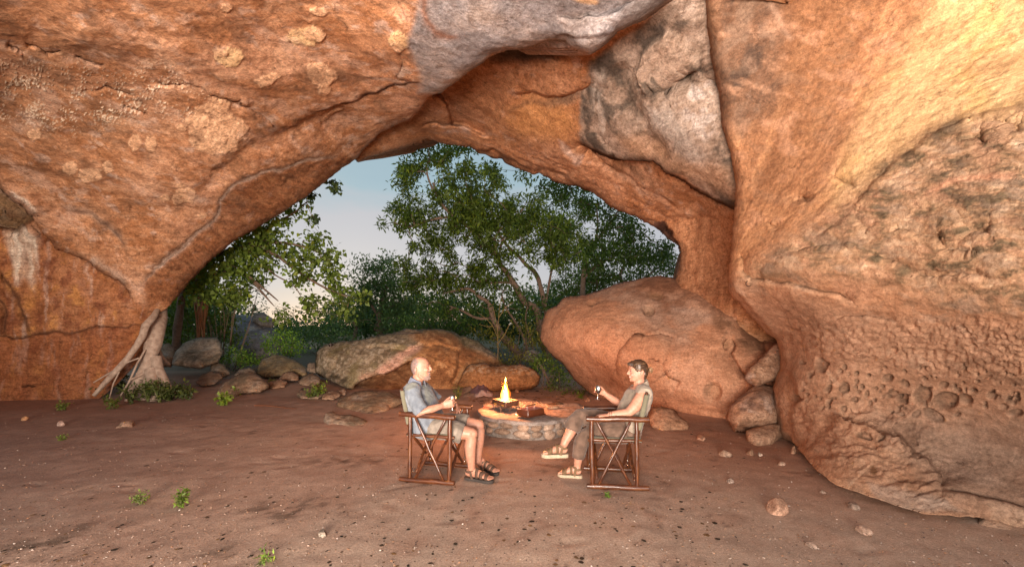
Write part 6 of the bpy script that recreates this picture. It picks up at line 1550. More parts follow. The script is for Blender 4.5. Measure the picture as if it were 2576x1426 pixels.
if h_:
    mb = MB(); mb.tube([Vector((0.035 * math.cos(a), -0.03, 0.035 * math.sin(a))) for a in np.linspace(0.6, 6.0, 16)], 0.005, 6); mb.tube([(0.03, -0.03, 0.02), (0.06, 0.02, 0.06), (0.05, 0.06, 0.12)], 0.005, 6)
    o = mb.build('iron_hook', M_iron, None); o.location = h_; tag(o, 'small iron ring hook fixed to the nose of the right wall', 'hook')

# ---- goblets
M_silver = plain_material('tarnished_silver', (0.62, 0.58, 0.55), 0.28, 0.3, 14, 0.1, 0.002, 1.0)
def goblet(loc, label, s=1.0):
    root = empty('goblet', loc); tag(root, label, 'goblet', 'metal wine goblets')
    P_ = [(0.0005, 0.070), (0.010, 0.071), (0.022, 0.078), (0.032, 0.095), (0.036, 0.115), (0.034, 0.135), (0.0295, 0.150), (0.027, 0.150), (0.031, 0.134), (0.032, 0.115), (0.028, 0.098), (0.018, 0.084), (0.0005, 0.080)]
    MB().lathe([(r * s, z * s) for r, z in P_], (0, 0, 0), 28).build('bowl', M_silver, root)
    MB().lathe([(r * s, z * s) for r, z in [(0.006, 0.008), (0.0045, 0.02), (0.0045, 0.055), (0.009, 0.070)]], (0, 0, 0), 16).build('stem', M_silver, root)
    MB().lathe([(r * s, z * s) for r, z in [(0.029, 0.0), (0.030, 0.003), (0.02, 0.007), (0.006, 0.011)]], (0, 0, 0), 24).build('foot', M_silver, root)
    return root
# ------------------------------------------------------------------ the two people
class View:
    """reads a point of one of the enlarged photographs of a sitter"""
    def __init__(s, ox, oy, k): s.ox, s.oy, s.k = ox, oy, k
    def __call__(s, cx, cy, Y): return at(s.ox + s.k * cx, s.oy + s.k * cy, Y)
    def back(s, V):
        V = np.asarray(V); px = CX + V[:, 0] / V[:, 1] * F; py = HY - (V[:, 2] - EYE) / V[:, 1] * F
        return np.stack([(px - s.ox) / s.k, (py - s.oy) / s.k], 1)
Mv = View(965.9, 858.6, 0.2728)
Wv = View(1328.0, 872.0, 0.2728)
def melt(name, mb, voxel, mat, parent, smooth=3, wrinkle=0.0, wfreq=(9, 9, 9), paint=None, base=(0.5, 0.5, 0.5), seed=0.0):
    """flows the overlapping limbs of one figure into one continuous skin"""
    me = bpy.data.meshes.new(name + '_raw'); me.from_pydata(mb.v, [], mb.f)
    o = bpy.data.objects.new(name, me); link(o)
    bm = bmesh.new(); bm.from_mesh(me); bmesh.ops.recalc_face_normals(bm, faces=bm.faces); bm.to_mesh(me); bm.free()
    r = o.modifiers.new('r', 'REMESH'); r.mode = 'VOXEL'; r.voxel_size = voxel; r.use_smooth_shade = True
    if smooth:
        s = o.modifiers.new('s', 'SMOOTH'); s.factor = 0.5; s.iterations = smooth
    dg = bpy.context.evaluated_depsgraph_get()
    new = bpy.data.meshes.new_from_object(o.evaluated_get(dg))
    o.modifiers.clear(); o.data = new; bpy.data.meshes.remove(me)
    n = len(new.vertices); V = np.zeros(n * 3); new.vertices.foreach_get('co', V); V = V.reshape(-1, 3)
    if wrinkle:
        Nn = np.zeros(n * 3); new.vertices.foreach_get('normal', Nn); Nn = Nn.reshape(-1, 3)
        w_ = fbm(V * np.array(wfreq) + seed, 4, 0.55, ridge=True) + 0.6 * fbm(V * np.array(wfreq) * 0.5 + seed + 4, 3)
        V = V + Nn * (wrinkle * w_)[:, None]
    C = np.tile(np.array(base, float), (n, 1))
    if paint: paint(V, C)
    new.vertices.foreach_set('co', (V - np.array(parent.location)).ravel())
    a = new.color_attributes.new('Col', 'FLOAT_COLOR', 'POINT'); c4 = np.ones((n, 4), np.float32); c4[:, :3] = np.clip(C, 0.003, 0.95); a.data.foreach_set('color', c4.ravel())
    new.polygons.foreach_set('use_smooth', np.ones(len(new.polygons), bool))
    new.materials.clear(); new.materials.append(mat); new.update()
    o.parent = parent
    return o
def skin_material(name):
    m, nt, N, L, B = nodes_of(name)
    a = N.new('ShaderNodeAttribute'); a.attribute_name = 'Col'; tc = N.new('ShaderNodeTexCoord')
    n1 = noise_node(N, L, 40, 5, 0.6, tc.outputs['Object']); n2 = noise_node(N, L, 300, 2, 0.6, tc.outputs['Object'])
    c = mixc(N, L, a.outputs['Color'], ramp(N, L, n1.outputs['Fac'], [(0.3, (0.86, 0.80, 0.78)), (0.7, (1.1, 1.1, 1.1))]).outputs[0], 1.0, 'MULTIPLY')
    L.new(c, B.inputs['Base Color']); B.inputs['Roughness'].default_value = 0.48; B.inputs['Specular IOR Level'].default_value = 0.4
    B.inputs['Subsurface Weight'].default_value = 0.12; B.inputs['Subsurface Radius'].default_value = (0.01, 0.004, 0.002); B.inputs['Subsurface Scale'].default_value = 1.0
    bump_chain(N, L, [(n2.outputs['Fac'], 0.2, 0.0012)], B.inputs['Normal'])
    return m
M_skin = skin_material('skin')
M_cloth = cloth_material('worn_cotton', None)
def head_loft(mb, S, rows, Y, face, scale):
    """rows: height, back edge, front edge, half width (all in the enlarged photograph's pixels)"""
    seg = 32; vs = []
    for cy, xb, xf, hw in rows:
        c, a = (xb + xf) / 2, (xf - xb) / 2
        for k in range(seg):
            th = 2 * math.pi * k / seg; co_, si = math.cos(th), math.sin(th)
            x = c + a * (abs(co_) ** 0.9) * (1 if co_ >= 0 else -1)
            y = hw * (abs(si) ** 0.92) * (1 if si >= 0 else -1) * (1 - 0.13 * max(0, co_))
            p = S(x, cy, Y); vs.append(Vector((p.x, p.y + y * scale, p.z)))
    fs = []
    for i in range(len(rows) - 1):
        for k in range(seg): fs.append((i * seg + k, i * seg + (k + 1) % seg, (i + 1) * seg + (k + 1) % seg, (i + 1) * seg + k))
    fs.append(tuple(range(seg - 1, -1, -1))); fs.append(tuple((len(rows) - 1) * seg + k for k in range(seg)))
    mb.add(vs, fs)
def rotv(v, axis, ang): return Matrix.Rotation(ang, 3, axis) @ v
def hand(mb, wrist, f, n, s, curl=(20, 30, 25), size=1.0, spread=4, thumb=(0.55, 0.75, 0.35), tcurl=25):
    f, n, s = Vector(f).normalized(), Vector(n).normalized(), Vector(s).normalized()
    s = (s - f * s.dot(f)).normalized(); n = f.cross(s) * (1 if f.cross(s).dot(n) > 0 else -1)
    w = Vector(wrist); pl = 0.095 * size
    mb.tube([w - f * 0.01, w + f * 0.02 * size, w + f * 0.06 * size, w + f * pl, w + f * (pl + 0.008)], [(0.017 * size, 0.027 * size), (0.017 * size, 0.033 * size), (0.016 * size, 0.041 * size), (0.013 * size, 0.041 * size), (0.008, 0.036 * size)], 14, up=n)
    for i, (off, ln) in enumerate(((0.031, 0.072), (0.0105, 0.080), (-0.010, 0.075), (-0.030, 0.060))):
        p = w + f * (pl - 0.01) + s * off * size
        d = rotv(f, n, 0.0); d = (f + s * math.tan(math.radians((1.5 - i) * spread))).normalized()
        pts = [p]; ax = None
        for j, frac in enumerate((0.46, 0.30, 0.24)):
            ang = math.radians(curl[j] * (1 + 0.10 * i))
            d = (d * math.cos(ang) + n * math.sin(ang)).normalized() if j == 0 else (d * math.cos(ang) + (n - d * n.dot(d)).normalized() * math.sin(ang) if (n - d * n.dot(d)).length > 0.2 else d * math.cos(ang) - f * math.sin(ang)).normalized()
            p = p + d * ln * frac * size * 1.05; pts.append(p)
        r = 0.0088 * size * (0.9 if i == 3 else 1)
        mb.tube([pts[0], pts[1], pts[2], pts[3], pts[3] + d * 0.003], [r * 1.1, r, r * 0.92, r * 0.8, r * 0.4], 10)
    tb = w + f * 0.028 * size + s * 0.026 * size
    d = (f * thumb[0] + s * thumb[1] + n * thumb[2]).normalized(); p1 = tb + d * 0.036 * size
    d2 = (d + f * 0.5 + n * math.sin(math.radians(tcurl))).normalized(); p2 = p1 + d2 * 0.030 * size; p3 = p2 + (d2 + n * 0.3).normalized() * 0.024 * size
    mb.tube([tb - d * 0.01, p1, p2, p3], [0.0145 * size, 0.0115 * size, 0.0105 * size, 0.0075 * size], 10)
def foot(skin, heel, toe, ankle, size=1.0, lift=0.03):
    """heel and toe: ends of the sole; returns a frame for the sandal"""
    h, t = Vector(heel), Vector(toe); L_ = (t - h).length; u = (t - h).normalized(); sd = Vector((0, 0, 1)).cross(u).normalized(); up = u.cross(sd)
    if up.z < 0: up = -up
    st = [(0.02, .035, .022, .02), (0.07, .04, .031, .034), (.2, .052, .033, .05), (.36, .05, .034, .046), (.52, .042, .038, .036), (.68, .03, .044, .026), (.80, .022, .046, .019), (.87, .018, .042, .014)]
    skin.tube([h + u * L_ * a + up * (c * size + lift) for a, c, w_, hh in st], [(hh * size, w_ * size) for a, c, w_, hh in st], 14, up=up)
    skin.tube([h + u * L_ * 0.2 + up * (0.05 + lift), h + u * L_ * 0.2 + up * (0.09 + lift), Vector(ankle)], [0.04, 0.037, 0.036], 12)
    for i, (o_, l_) in enumerate(((0.031, .15), (.013, .155), (-.003, .14), (-.018, .115), (-.033, .085))):
        a = h + u * L_ * 0.82 + sd * o_ * size + up * (lift + 0.016); b = h + u * L_ * (0.83 + l_) + sd * o_ * 1.05 * size + up * (lift + 0.012)
        r = 0.0125 if i == 0 else 0.0095
        skin.tube([a, a.lerp(b, .5) + up * 0.004, b, b + u * 0.004], [r, r, r * 0.9, r * 0.5], 9)
    return h, u, sd, up, L_, st
def sandal(parent, fr, mat_sole, mat_strap, thick=0.03, size=1.0, cream=None):
    h, u, sd, up, L_, st = fr
    root_pos = Vector(parent.location)
    org = h - root_pos
    # sole: foot outline extruded, slightly rockered
    n = 26; out = []
    ow = [(-.03, .010), (0, .028), (.08, .037), (.2, .039), (.35, .036), (.5, .038), (.65, .045), (.8, .050), (.92, .044), (1.0, .026), (1.03, .008)]
    top = [(a, w_) for a, w_ in ow] + [(a, -w_) for a, w_ in reversed(ow)]
    V = []; m = len(top)
    for z, k in ((0.0, .94), (0.006, 1.0), (thick * 0.55, 1.0), (thick * 0.6, .97), (thick * 0.65, 1.0), (thick, .98)):
        for a, w_ in top:
            V.append(org + u * L_ * a + sd * w_ * k * size + up * (z + 0.012 * max(0, a - 0.75)))
    Fq = []
    for i in range(5):
        for j in range(m): Fq.append((i * m + j, i * m + (j + 1) % m, (i + 1) * m + (j + 1) % m, (i + 1) * m + j))
    Fq.append(tuple(range(m - 1, -1, -1))); Fq.append(tuple(5 * m + j for j in range(m)))
    sole = mesh_obj('sandal', V, Fq, mat_sole, parent, False)
    md = sole.modifiers.new('b', 'BEVEL'); md.width = 0.002
    def stat(t):
        for (a0, c0, w0, h0), (a1, c1, w1, h1) in zip(st[:-1], st[1:]):
            if a0 <= t <= a1:
                k = (t - a0) / (a1 - a0); return c0 + (c1 - c0) * k, w0 + (w1 - w0) * k, h0 + (h1 - h0) * k
        return st[-1][1:]
    def band(t0, t1, skew=0.0, grow=0.006, name='strap'):
        mb = MB(); seg = 22; rows = []
        vs = []
        for t in (t0, (t0 + t1) / 2, t1):
            c, w_, hh = stat(t)
            for k in range(seg):
                th = 2 * math.pi * k / seg
                vs.append(org + u * (L_ * t + skew * L_ * math.sin(th)) + up * (c * size + thick + math.cos(th) * (hh * size + grow)) + sd * math.sin(th) * (w_ * size + grow))
        fs = [(i * seg + k, i * seg + (k + 1) % seg, (i + 1) * seg + (k + 1) % seg, (i + 1) * seg + k) for i in range(2) for k in range(seg)]
        o = mesh_obj(name, vs, fs, mat_strap, sole); md = o.modifiers.new('t', 'SOLIDIFY'); md.thickness = 0.004
        return o
    band(.60, .72, .03); band(.74, .84, -.03); band(.40, .50, -.02)
    # heel strap and ankle strap
    mb = MB(); pts = []
    for k in range(13):
        a = math.pi * (k / 12) ; pts.append(org + u * (L_ * 0.20 - math.sin(a) * L_ * 0.235 * 0.82) + sd * math.cos(a) * 0.040 * size + up * (thick + 0.062))
    mb.tube(pts, [(0.012, 0.003)] * len(pts), 8, up=up); mb.build('strap', mat_strap, sole)
    mb = MB(); pts = []
    for k in range(13):
        a = math.pi * (k / 12); pts.append(org + u * (L_ * 0.20 + math.sin(a) * L_ * 0.18) + sd * math.cos(a) * 0.043 * size + up * (thick + 0.075 + 0.012 * math.sin(a)))
    mb.tube(pts, [(0.012, 0.003)] * len(pts), 8, up=up); mb.build('strap', mat_strap, sole)
    for sgn in (-1, 1):
        mb = MB(); mb.tube([org + u * L_ * 0.30 + sd * sgn * 0.036 * size + up * thick * 0.8, org + u * L_ * 0.24 + sd * sgn * 0.043 * size + up * (thick + 0.07)], [(0.003, 0.013)] * 2, 8, up=sd); mb.build('strap', mat_strap, sole)
    return sole
def poly_mask(Q, poly, soft=6):
    d, _, _, _ = seg_dist(Q, poly, True); return sst(-soft, soft, np.where(inside(Q, poly), d, -d))

# ================= the man
k = 1.167e-3
gm = float(gz(-0.8, 4.8))
man = empty('person', (-0.815, 4.79, 0.0)); tag(man, 'bald man in blue short-sleeved shirt and khaki shorts, seated with a goblet', 'person')
sk = MB(); S = Mv; HYm = 4.76
head_loft(sk, S, [(144, 318, 345, 10), (149, 296, 368, 32), (160, 276, 390, 47), (176, 262, 403, 55), (192, 254, 412, 60), (214, 248, 421, 63), (230, 248, 417, 63), (250, 250, 419, 62), (271, 255, 421, 61), (285, 262, 422, 58), (297, 270, 419, 55), (309, 284, 423, 51), (325, 305, 427, 45), (340, 330, 428, 38), (352, 352, 423, 29), (361, 376, 405, 14)], HYm, 1, k)
def pt(cx, cy, dy=0.0): 
    p = S(cx, cy, HYm); return Vector((p.x, p.y + dy, p.z))
sk.tube([pt(417, 222), pt(426, 240), pt(434, 256), pt(437, 266)], [0.008, 0.011, 0.014, 0.012], 10); sk.ball(pt(434, 263), 0.0115, 10, 8)
for s_ in (-1, 1):
    sk.ball(pt(424, 266, s_ * 0.012), (0.010, 0.008, 0.008), 8, 6)
    sk.ball(pt(302, 257, s_ * 0.077), (0.018, 0.010, 0.031), 12, 8, Matrix.Rotation(0.15, 3, 'Y')); sk.ball(pt(308, 284, s_ * 0.069), (0.009, 0.006, 0.012), 8, 6)
    sk.ball(pt(413, 215, s_ * 0.028), (0.012, 0.026, 0.009), 10, 6); sk.ball(pt(395, 258, s_ * 0.043), (0.024, 0.018, 0.022), 10, 6)
    sk.tube([pt(330, 300, s_ * 0.06), pt(370, 338, s_ * 0.045), pt(410, 352, s_ * 0.022)], [0.018, 0.018, 0.014], 8)
sk.ball(pt(424, 288), (0.012, 0.026, 0.008), 10, 6); sk.ball(pt(422, 309), (0.012, 0.022, 0.008), 10, 6); sk.ball(pt(420, 338), (0.015, 0.024, 0.018), 10, 6)
latm = Vector((0.36, 0.93, 0)).normalized()
sk.tube([S(322, 290, HYm), S(316, 335, HYm), S(304, 375, 4.77), S(296, 415, 4.78)], [(0.056, 0.060), (0.056, 0.06), (0.06, 0.062), (0.09, 0.075)], 18, up=latm)
tors = [((296, 412), 58, 140), ((300, 455), 84, 160), ((322, 530), 98, 165), ((360, 620), 110, 160), ((392, 700), 112, 158), ((400, 790), 105, 155), ((400, 850), 75, 140)]
sk.tube([S(c[0], c[1], 4.79) for c, a, b in tors], [(b * k, a * k) for c, a, b in tors], 24, up=latm)
# arms
shn, shf = S(258, 448, 4.62), S(372, 432, 4.99)
arm_n = [shn, S(290, 560, 4.55), S(322, 662, 4.53), S(425, 628, 4.55), S(500, 603, 4.58), S(538, 592, 4.60)]
sk.tube(arm_n, [0.056, 0.050, 0.043, 0.043, 0.034, 0.028], 14)
arm_f = [shf, S(440, 510, 5.02), S(510, 585, 5.02), S(590, 585, 5.02), S(640, 582, 5.01), S(668, 580, 5.01)]
sk.tube(arm_f, [0.055, 0.048, 0.042, 0.040, 0.032, 0.027], 14)
hand(sk, S(540, 590, 4.60), (0.92, 0.12, 0.22), (0.35, 0.9, -0.1), (0, 0, 1), (38, 52, 40), 1.12, 3, (0.75, 0.45, 0.5), 10)
hand(sk, S(668, 582, 5.01), (0.45, -0.12, -0.85), (-0.6, 0.25, -0.5), (0, -1, 0), (12, 22, 20), 1.05, 5, (0.6, 0.6, 0.2), 10)
# legs
leg_n = [S(420, 800, 4.70), S(560, 815, 4.66), S(700, 835, 4.62), S(800, 850, 4.60), S(806, 900, 4.60), S(796, 960, 4.60), S(798, 1040, 4.60), S(806, 1120, 4.61), S(808, 1180, 4.62)]
sk.tube(leg_n, [0.10, 0.092, 0.080, 0.066, 0.060, 0.062, 0.054, 0.042, 0.037], 16)
sk.ball(S(818, 850, 4.60), 0.055, 12, 8)
leg_f = [S(430, 770, 4.95), S(580, 760, 4.93), S(760, 758, 4.90), S(870, 770, 4.88), S(882, 820, 4.87), S(876, 900, 4.87), S(872, 980, 4.87), S(868, 1060, 4.86), S(868, 1125, 4.86)]
sk.tube(leg_f, [0.10, 0.092, 0.078, 0.064, 0.058, 0.060, 0.050, 0.040, 0.036], 16)
sk.ball(S(882, 772, 4.87), 0.053, 12, 8)
fn = foot(sk, on_ground(965.9 + .2728 * 752, 858.6 + .2728 * 1268), on_ground(965.9 + .2728 * 1003, 858.6 + .2728 * 1306), S(808, 1180, 4.62), 1.06)
ff = foot(sk, on_ground(965.9 + .2728 * 868, 858.6 + .2728 * 1190), on_ground(965.9 + .2728 * 1050, 858.6 + .2728 * 1236), S(868, 1125, 4.86), 1.04)
SKIN = (0.44, 0.215, 0.145)
def paint_man(V, C):
    Q = Mv.back(V)
    def mx(c, m): C[:] += (np.array(c) - C) * np.clip(m, 0, 1)[:, None]
    x, y = Q[:, 0], Q[:, 1]
    hd = (y < 372) & (V[:, 2] > 1.0)
    mx((0.60, 0.30, 0.22), 0.6 * np.exp(-(((x - 405) / 22) ** 2 + ((y - 262) / 16) ** 2)) * hd)
    mx((0.62, 0.27, 0.21), 0.6 * np.exp(-(((x - 302) / 18) ** 2 + ((y - 257) / 28) ** 2)) * hd)
    hair = poly_mask(Q, [(235, 190), (268, 160), (300, 158), (318, 185), (312, 222), (292, 235), (286, 262), (292, 300), (262, 318), (235, 260)], 7) * hd
    mx((0.105, 0.105, 0.11), 0.85 * hair * (0.85 + 0.5 * fbm(V * 90, 3)))
    beard = poly_mask(Q, [(372, 330), (398, 316), (412, 318), (408, 290), (402, 276), (432, 272), (442, 290), (428, 299), (440, 330), (436, 358), (400, 368), (368, 356)], 5) * hd
    mx((0.17, 0.145, 0.135), 0.75 * beard)
    mx((0.30, 0.2, 0.15), 0.5 * poly_mask(Q, [(330, 300), (345, 302), (372, 340), (366, 356), (340, 330)], 6) * hd)
    mx((0.22, 0.16, 0.13), 0.85 * poly_mask(Q, [(402, 276), (420, 274), (436, 280), (436, 287), (400, 291)], 3) * hd)
    mx((0.5, 0.17, 0.14), 0.8 * poly_mask(Q, [(394, 293), (430, 292), (431, 300), (396, 301)], 2) * hd)
    mx((0.7, 0.58, 0.5), 0.6 * poly_mask(Q, [(402, 295), (424, 294), (424, 298), (402, 299)], 2) * hd)
    mx((0.16, 0.11, 0.085), 0.85 * poly_mask(Q, [(388, 216), (405, 213), (414, 219), (412, 223), (400, 221), (388, 222)], 2.5) * hd)
    mx((0.06, 0.035, 0.03), 0.9 * poly_mask(Q, [(388, 232), (398, 229), (403, 233), (398, 238), (390, 236)], 2.5) * hd)
    leg = (y > 640) & (x > 690)
    mx((0.36, 0.2, 0.14), 0.35 * leg * sst(0.0, 0.35, fbm(V * 22, 4)))
    mx((0.37, 0.22, 0.15), 0.4 * ((y > 540) & (y < 700) & (x > 380) & (x < 540)) * sst(-0.1, 0.3, fbm(V * 40, 3)))
melt('body', sk, 0.0046, M_skin, man, 2, paint=paint_man, base=SKIN)
# shirt
sh = MB()
tors2 = [((293, 392), 62, 100), ((288, 420), 92, 160), ((300, 465), 106, 188), ((325, 535), 118, 192), ((362, 620), 132, 186), ((396, 700), 140, 184), ((405, 770), 138, 184), ((395, 838), 112, 178), ((392, 852), 104, 172)]
sh.tube([S(c[0], c[1], 4.79) for c, a, b in tors2], [(b * k, a * k) for c, a, b in tors2], 28, up=latm)
sh.tube([S(268, 432, 4.66), S(264, 470, 4.60), S(296, 560, 4.555), S(330, 618, 4.54), S(345, 636, 4.54)], [0.074, 0.076, 0.072, 0.074, 0.072], 18)
sh.tube([S(350, 420, 4.95), S(390, 452, 5.0), S(450, 512, 5.02), S(498, 548, 5.02)], [0.07, 0.072, 0.068, 0.066], 18)
DENIM = (0.165, 0.185, 0.215)
def paint_shirt(V, C):
    Q = Mv.back(V); x, y = Q[:, 0], Q[:, 1]
    def mx(c, m): C[:] += (np.array(c) - C) * np.clip(m, 0, 1)[:, None]
    n = fbm(V * 11, 4)
    mx((0.235, 0.25, 0.275), 0.7 * sst(0.0, 0.4, n)); mx((0.11, 0.125, 0.15), 0.6 * sst(0.05, 0.4, -n))
    yoke = np.maximum(poly_mask(Q, [(178, 440), (215, 395), (262, 345), (310, 392), (285, 425), (225, 452)], 7), poly_mask(Q, [(318, 395), (372, 372), (420, 440), (470, 520), (420, 585), (380, 520), (372, 440)], 10))
    mx((0.24, 0.235, 0.15), 0.5 * yoke * (0.75 + 0.5 * n))
    mx((0.13, 0.15, 0.2), 0.6 * poly_mask(Q, [(296, 655), (300, 648), (392, 588), (398, 594), (302, 664)], 2.5))
    mx((0.15, 0.165, 0.22), 0.5 * np.exp(-((y - 828 - 0.0 * x) / 3.0) ** 2))
    mx((0.15, 0.165, 0.22), 0.55 * np.exp(-((x - (392 + (y - 380) * 0.42)) / 3.0) ** 2) * (y > 380) * (y < 640))
    for i in range(4):
        mx((0.05, 0.05, 0.06), np.exp(-(((x - (388 + 22 * i)) / 4) ** 2 + ((y - (400 + 52 * i)) / 4) ** 2)))
melt('shirt', sh, 0.0065, M_cloth, man, 3, 0.0075, (8, 8, 11), paint_shirt, DENIM, 3.0)
cl = MB()     # collar
def collar(S, cx0, cy0, cx1, cy1, r0, r1, Y0, lat, front, mat, parent, open_=0.5, depth=1.0):
    n = 30; V = []; Fq = []
    lat = Vector(lat).normalized(); fr = Vector(front).normalized()
    for j, t in enumerate((0.0, 0.5, 1.0)):
        c = S(cx0 + (cx1 - cx0) * t, cy0 + (cy1 - cy0) * t, Y0); r = r0 + (r1 - r0) * t
        for i in range(n + 1):
            a = open_ + (2 * math.pi - 2 * open_) * i / n
            drop = -0.030 * max(0, math.cos(a)) * (0.6 + t)
            V.append(c + fr * math.cos(a) * r * depth + lat * math.sin(a) * r + Vector((0, 0, drop)))
    for j in range(2):
        for i in range(n): Fq.append((j * (n + 1) + i, j * (n + 1) + i + 1, (j + 1) * (n + 1) + i + 1, (j + 1) * (n + 1) + i))
    V = [v - Vector(parent.location) for v in V]
    o = mesh_obj('collar', V, Fq, mat, parent, cols=np.tile(np.array(mat_col), (len(V), 1))); md = o.modifiers.new('t', 'SOLIDIFY'); md.thickness = 0.007; md2 = o.modifiers.new('s', 'SUBSURF'); md2.levels = 1; md2.render_levels = 1
    return o
mat_col = (0.17, 0.185, 0.235)
collar(S, 312, 335, 308, 396, 0.068, 0.098, 4.765, latm, (0.93, -0.36, -0.25), M_cloth, man, 0.45)
# shorts
so_ = MB()
so_.tube([S(330, 835, 4.80), S(380, 810, 4.80), S(450, 800, 4.80), S(500, 800, 4.80)], [(0.19, 0.085), (0.205, 0.115), (0.20, 0.11), (0.17, 0.09)], 20, up=latm)
so_.tube([S(420, 795, 4.71), S(560, 805, 4.665), S(660, 830, 4.635), S(712, 845, 4.62), S(722, 848, 4.62)], [0.112, 0.110, 0.104, 0.102, 0.096], 20)
so_.tube([S(430, 765, 4.95), S(600, 750, 4.93), S(720, 748, 4.91), S(775, 750, 4.90)], [0.112, 0.104, 0.094, 0.090], 20)
def paint_shorts(V, C):
    Q = Mv.back(V); x, y = Q[:, 0], Q[:, 1]
    def mx(c, m): C[:] += (np.array(c) - C) * np.clip(m, 0, 1)[:, None]
    n = fbm(V * 13, 4); mx((0.27, 0.225, 0.185), 0.6 * sst(0, .4, n)); mx((0.12, 0.10, 0.08), 0.6 * sst(0.05, .4, -n))
    for c_, w_ in ((686, 3), (742, 3)): mx((0.13, 0.115, 0.09), 0.5 * np.exp(-((x - c_ + 0.25 * (y - 820)) / w_) ** 2))
    pk = np.abs(poly_mask(Q, [(540, 770), (600, 780), (588, 835), (530, 820)], 3) - 0.5) < 0.35
    mx((0.11, 0.1, 0.08), 0.6 * pk)
melt('shorts', so_, 0.0065, M_cloth, man, 2, 0.006, (9, 9, 9), paint_shorts, (0.20, 0.165, 0.135), 9.0)
M_dsole = plain_material('dark_rubber', (0.045, 0.035, 0.03), 0.8); M_dstrap = plain_material('dark_brown_nubuck', (0.10, 0.055, 0.035), 0.8, 0.3, 60)
sandal(man, fn, M_dsole, M_dstrap, 0.03, 1.06); sandal(man, ff, M_dsole, M_dstrap, 0.03, 1.04)
wt = MB(); a_, b_ = S(655, 582, 5.01), S(668, 580, 5.01); d_ = (b_ - a_).normalized()
wt.tube([a_ - Vector(man.location) - d_ * 0.008, a_ - Vector(man.location) + d_ * 0.012], [0.0325, 0.032], 16); wt.build('watch', M_iron, man)
gm_ = goblet(S(631, 640, 4.665), 'metal goblet in the bald man\'s hand', 1.06)

# ================= the woman
k2 = 1.143e-3; S = Wv; HYw = 4.65
wom = empty('person', (1.072, 4.627, 0.0)); tag(wom, 'woman with brown bun, beige sleeveless shirt and cropped trousers, seated cross-legged raising a goblet', 'person')
sk = MB()
rows = [(126, 1005, 1040, 10), (131, 978, 1060, 34), (145, 952, 1082, 49), (160, 943, 1091, 56), (180, 938, 1097, 59), (205, 933, 1098, 60), (221, 935, 1097, 60), (245, 935, 1092, 59), (262, 936, 1085, 57), (275, 937, 1076, 54), (290, 940, 1062, 49), (303, 942, 1040, 43), (314, 948, 1012, 33), (321, 962, 985, 16)]
head_loft(sk, S, [(cy, xb, xf, hw) for cy, xf, xb, hw in rows], HYw, -1, k2)
sk.tube([pt2 for pt2 in (S(936, 218, HYw), S(927, 232, HYw), S(920, 245, HYw), S(919, 252, HYw))], [0.007, 0.009, 0.012, 0.010], 10); sk.ball(S(920, 249, HYw), 0.0098, 10, 8)
def pt(cx, cy, dy=0.0):
    p = S(cx, cy, HYw); return Vector((p.x, p.y + dy, p.z))
for s_ in (-1, 1):
    sk.ball(pt(930, 254, s_ * 0.010), (0.008, 0.007, 0.006), 8, 6)
    sk.ball(pt(1036, 232, s_ * 0.073), (0.016, 0.010, 0.030), 12, 8, Matrix.Rotation(0.35, 3, 'Y')); sk.ball(pt(1028, 258, s_ * 0.066), (0.008, 0.006, 0.010), 8, 6)
    sk.ball(pt(955, 255, s_ * 0.040), (0.022, 0.018, 0.020), 10, 6); sk.ball(pt(942, 210, s_ * 0.026), (0.010, 0.024, 0.008), 10, 6)
sk.ball(pt(940, 271), (0.010, 0.022, 0.007), 10, 6); sk.ball(pt(942, 285), (0.010, 0.019, 0.007), 10, 6); sk.ball(pt(950, 308), (0.014, 0.022, 0.014), 10, 6)
latw = Vector((-0.23, 0.97, 0)).normalized()
sk.tube([S(1022, 285, HYw), S(1026, 320, HYw), S(1030, 350, 4.65), S(1034, 390, 4.65)], [(0.052, 0.058), (0.052, 0.056), (0.058, 0.06), (0.10, 0.075)], 18, up=latw)
tors = [((1030, 375), 60, 120), ((1030, 415), 80, 140), ((1005, 490), 96, 148), ((965, 580), 100, 142), ((928, 680), 104, 148), ((908, 760), 92, 155), ((905, 825), 70, 145)]
sk.tube([S(c[0], c[1], 4.65) for c, a, b in tors], [(b * k2, a * k2) for c, a, b in tors], 24, up=latw)
sk.tube([S(1062, 432, 4.45), S(1035, 480, 4.42), S(985, 555, 4.40), S(925, 608, 4.40), S(850, 618, 4.40), S(790, 624, 4.40), S(742, 630, 4.40)], [0.062, 0.063, 0.058, 0.047, 0.043, 0.036, 0.028], 16)
sk.tube([S(985, 415, 4.83), S(930, 470, 4.86), S(862, 528, 4.87), S(800, 495, 4.86), S(745, 458, 4.85), S(712, 434, 4.84)], [0.058, 0.054, 0.045, 0.042, 0.034, 0.027], 16)
hand(sk, S(742, 630, 4.40), (-0.96, 0.0, -0.06), (0.1, 0.2, -1), (0, 1, 0), (22, 45, 30), 1.0, 4)
hand(sk, S(712, 434, 4.84), (-0.72, 0.45, 0.42), (-0.45, -0.9, 0.0), (0.25, -0.15, 1), (30, 50, 40), 0.98, 4, (0.35, 0.5, 0.7), 20)
leg_n = [S(900, 785, 4.53), S(740, 790, 4.57), S(580, 800, 4.63), S(505, 825, 4.66), S(490, 900, 4.68), S(470, 1000, 4.70), S(458, 1080, 4.72), S(456, 1125, 4.73)]
sk.tube(leg_n, [0.095, 0.088, 0.075, 0.060, 0.058, 0.050, 0.040, 0.036], 16)
leg_f = [S(880, 745, 4.78), S(740, 700, 4.74), S(580, 655, 4.68), S(462, 655, 4.63), S(425, 720, 4.60), S(385, 800, 4.57), S(345, 870, 4.55), S(325, 918, 4.54)]
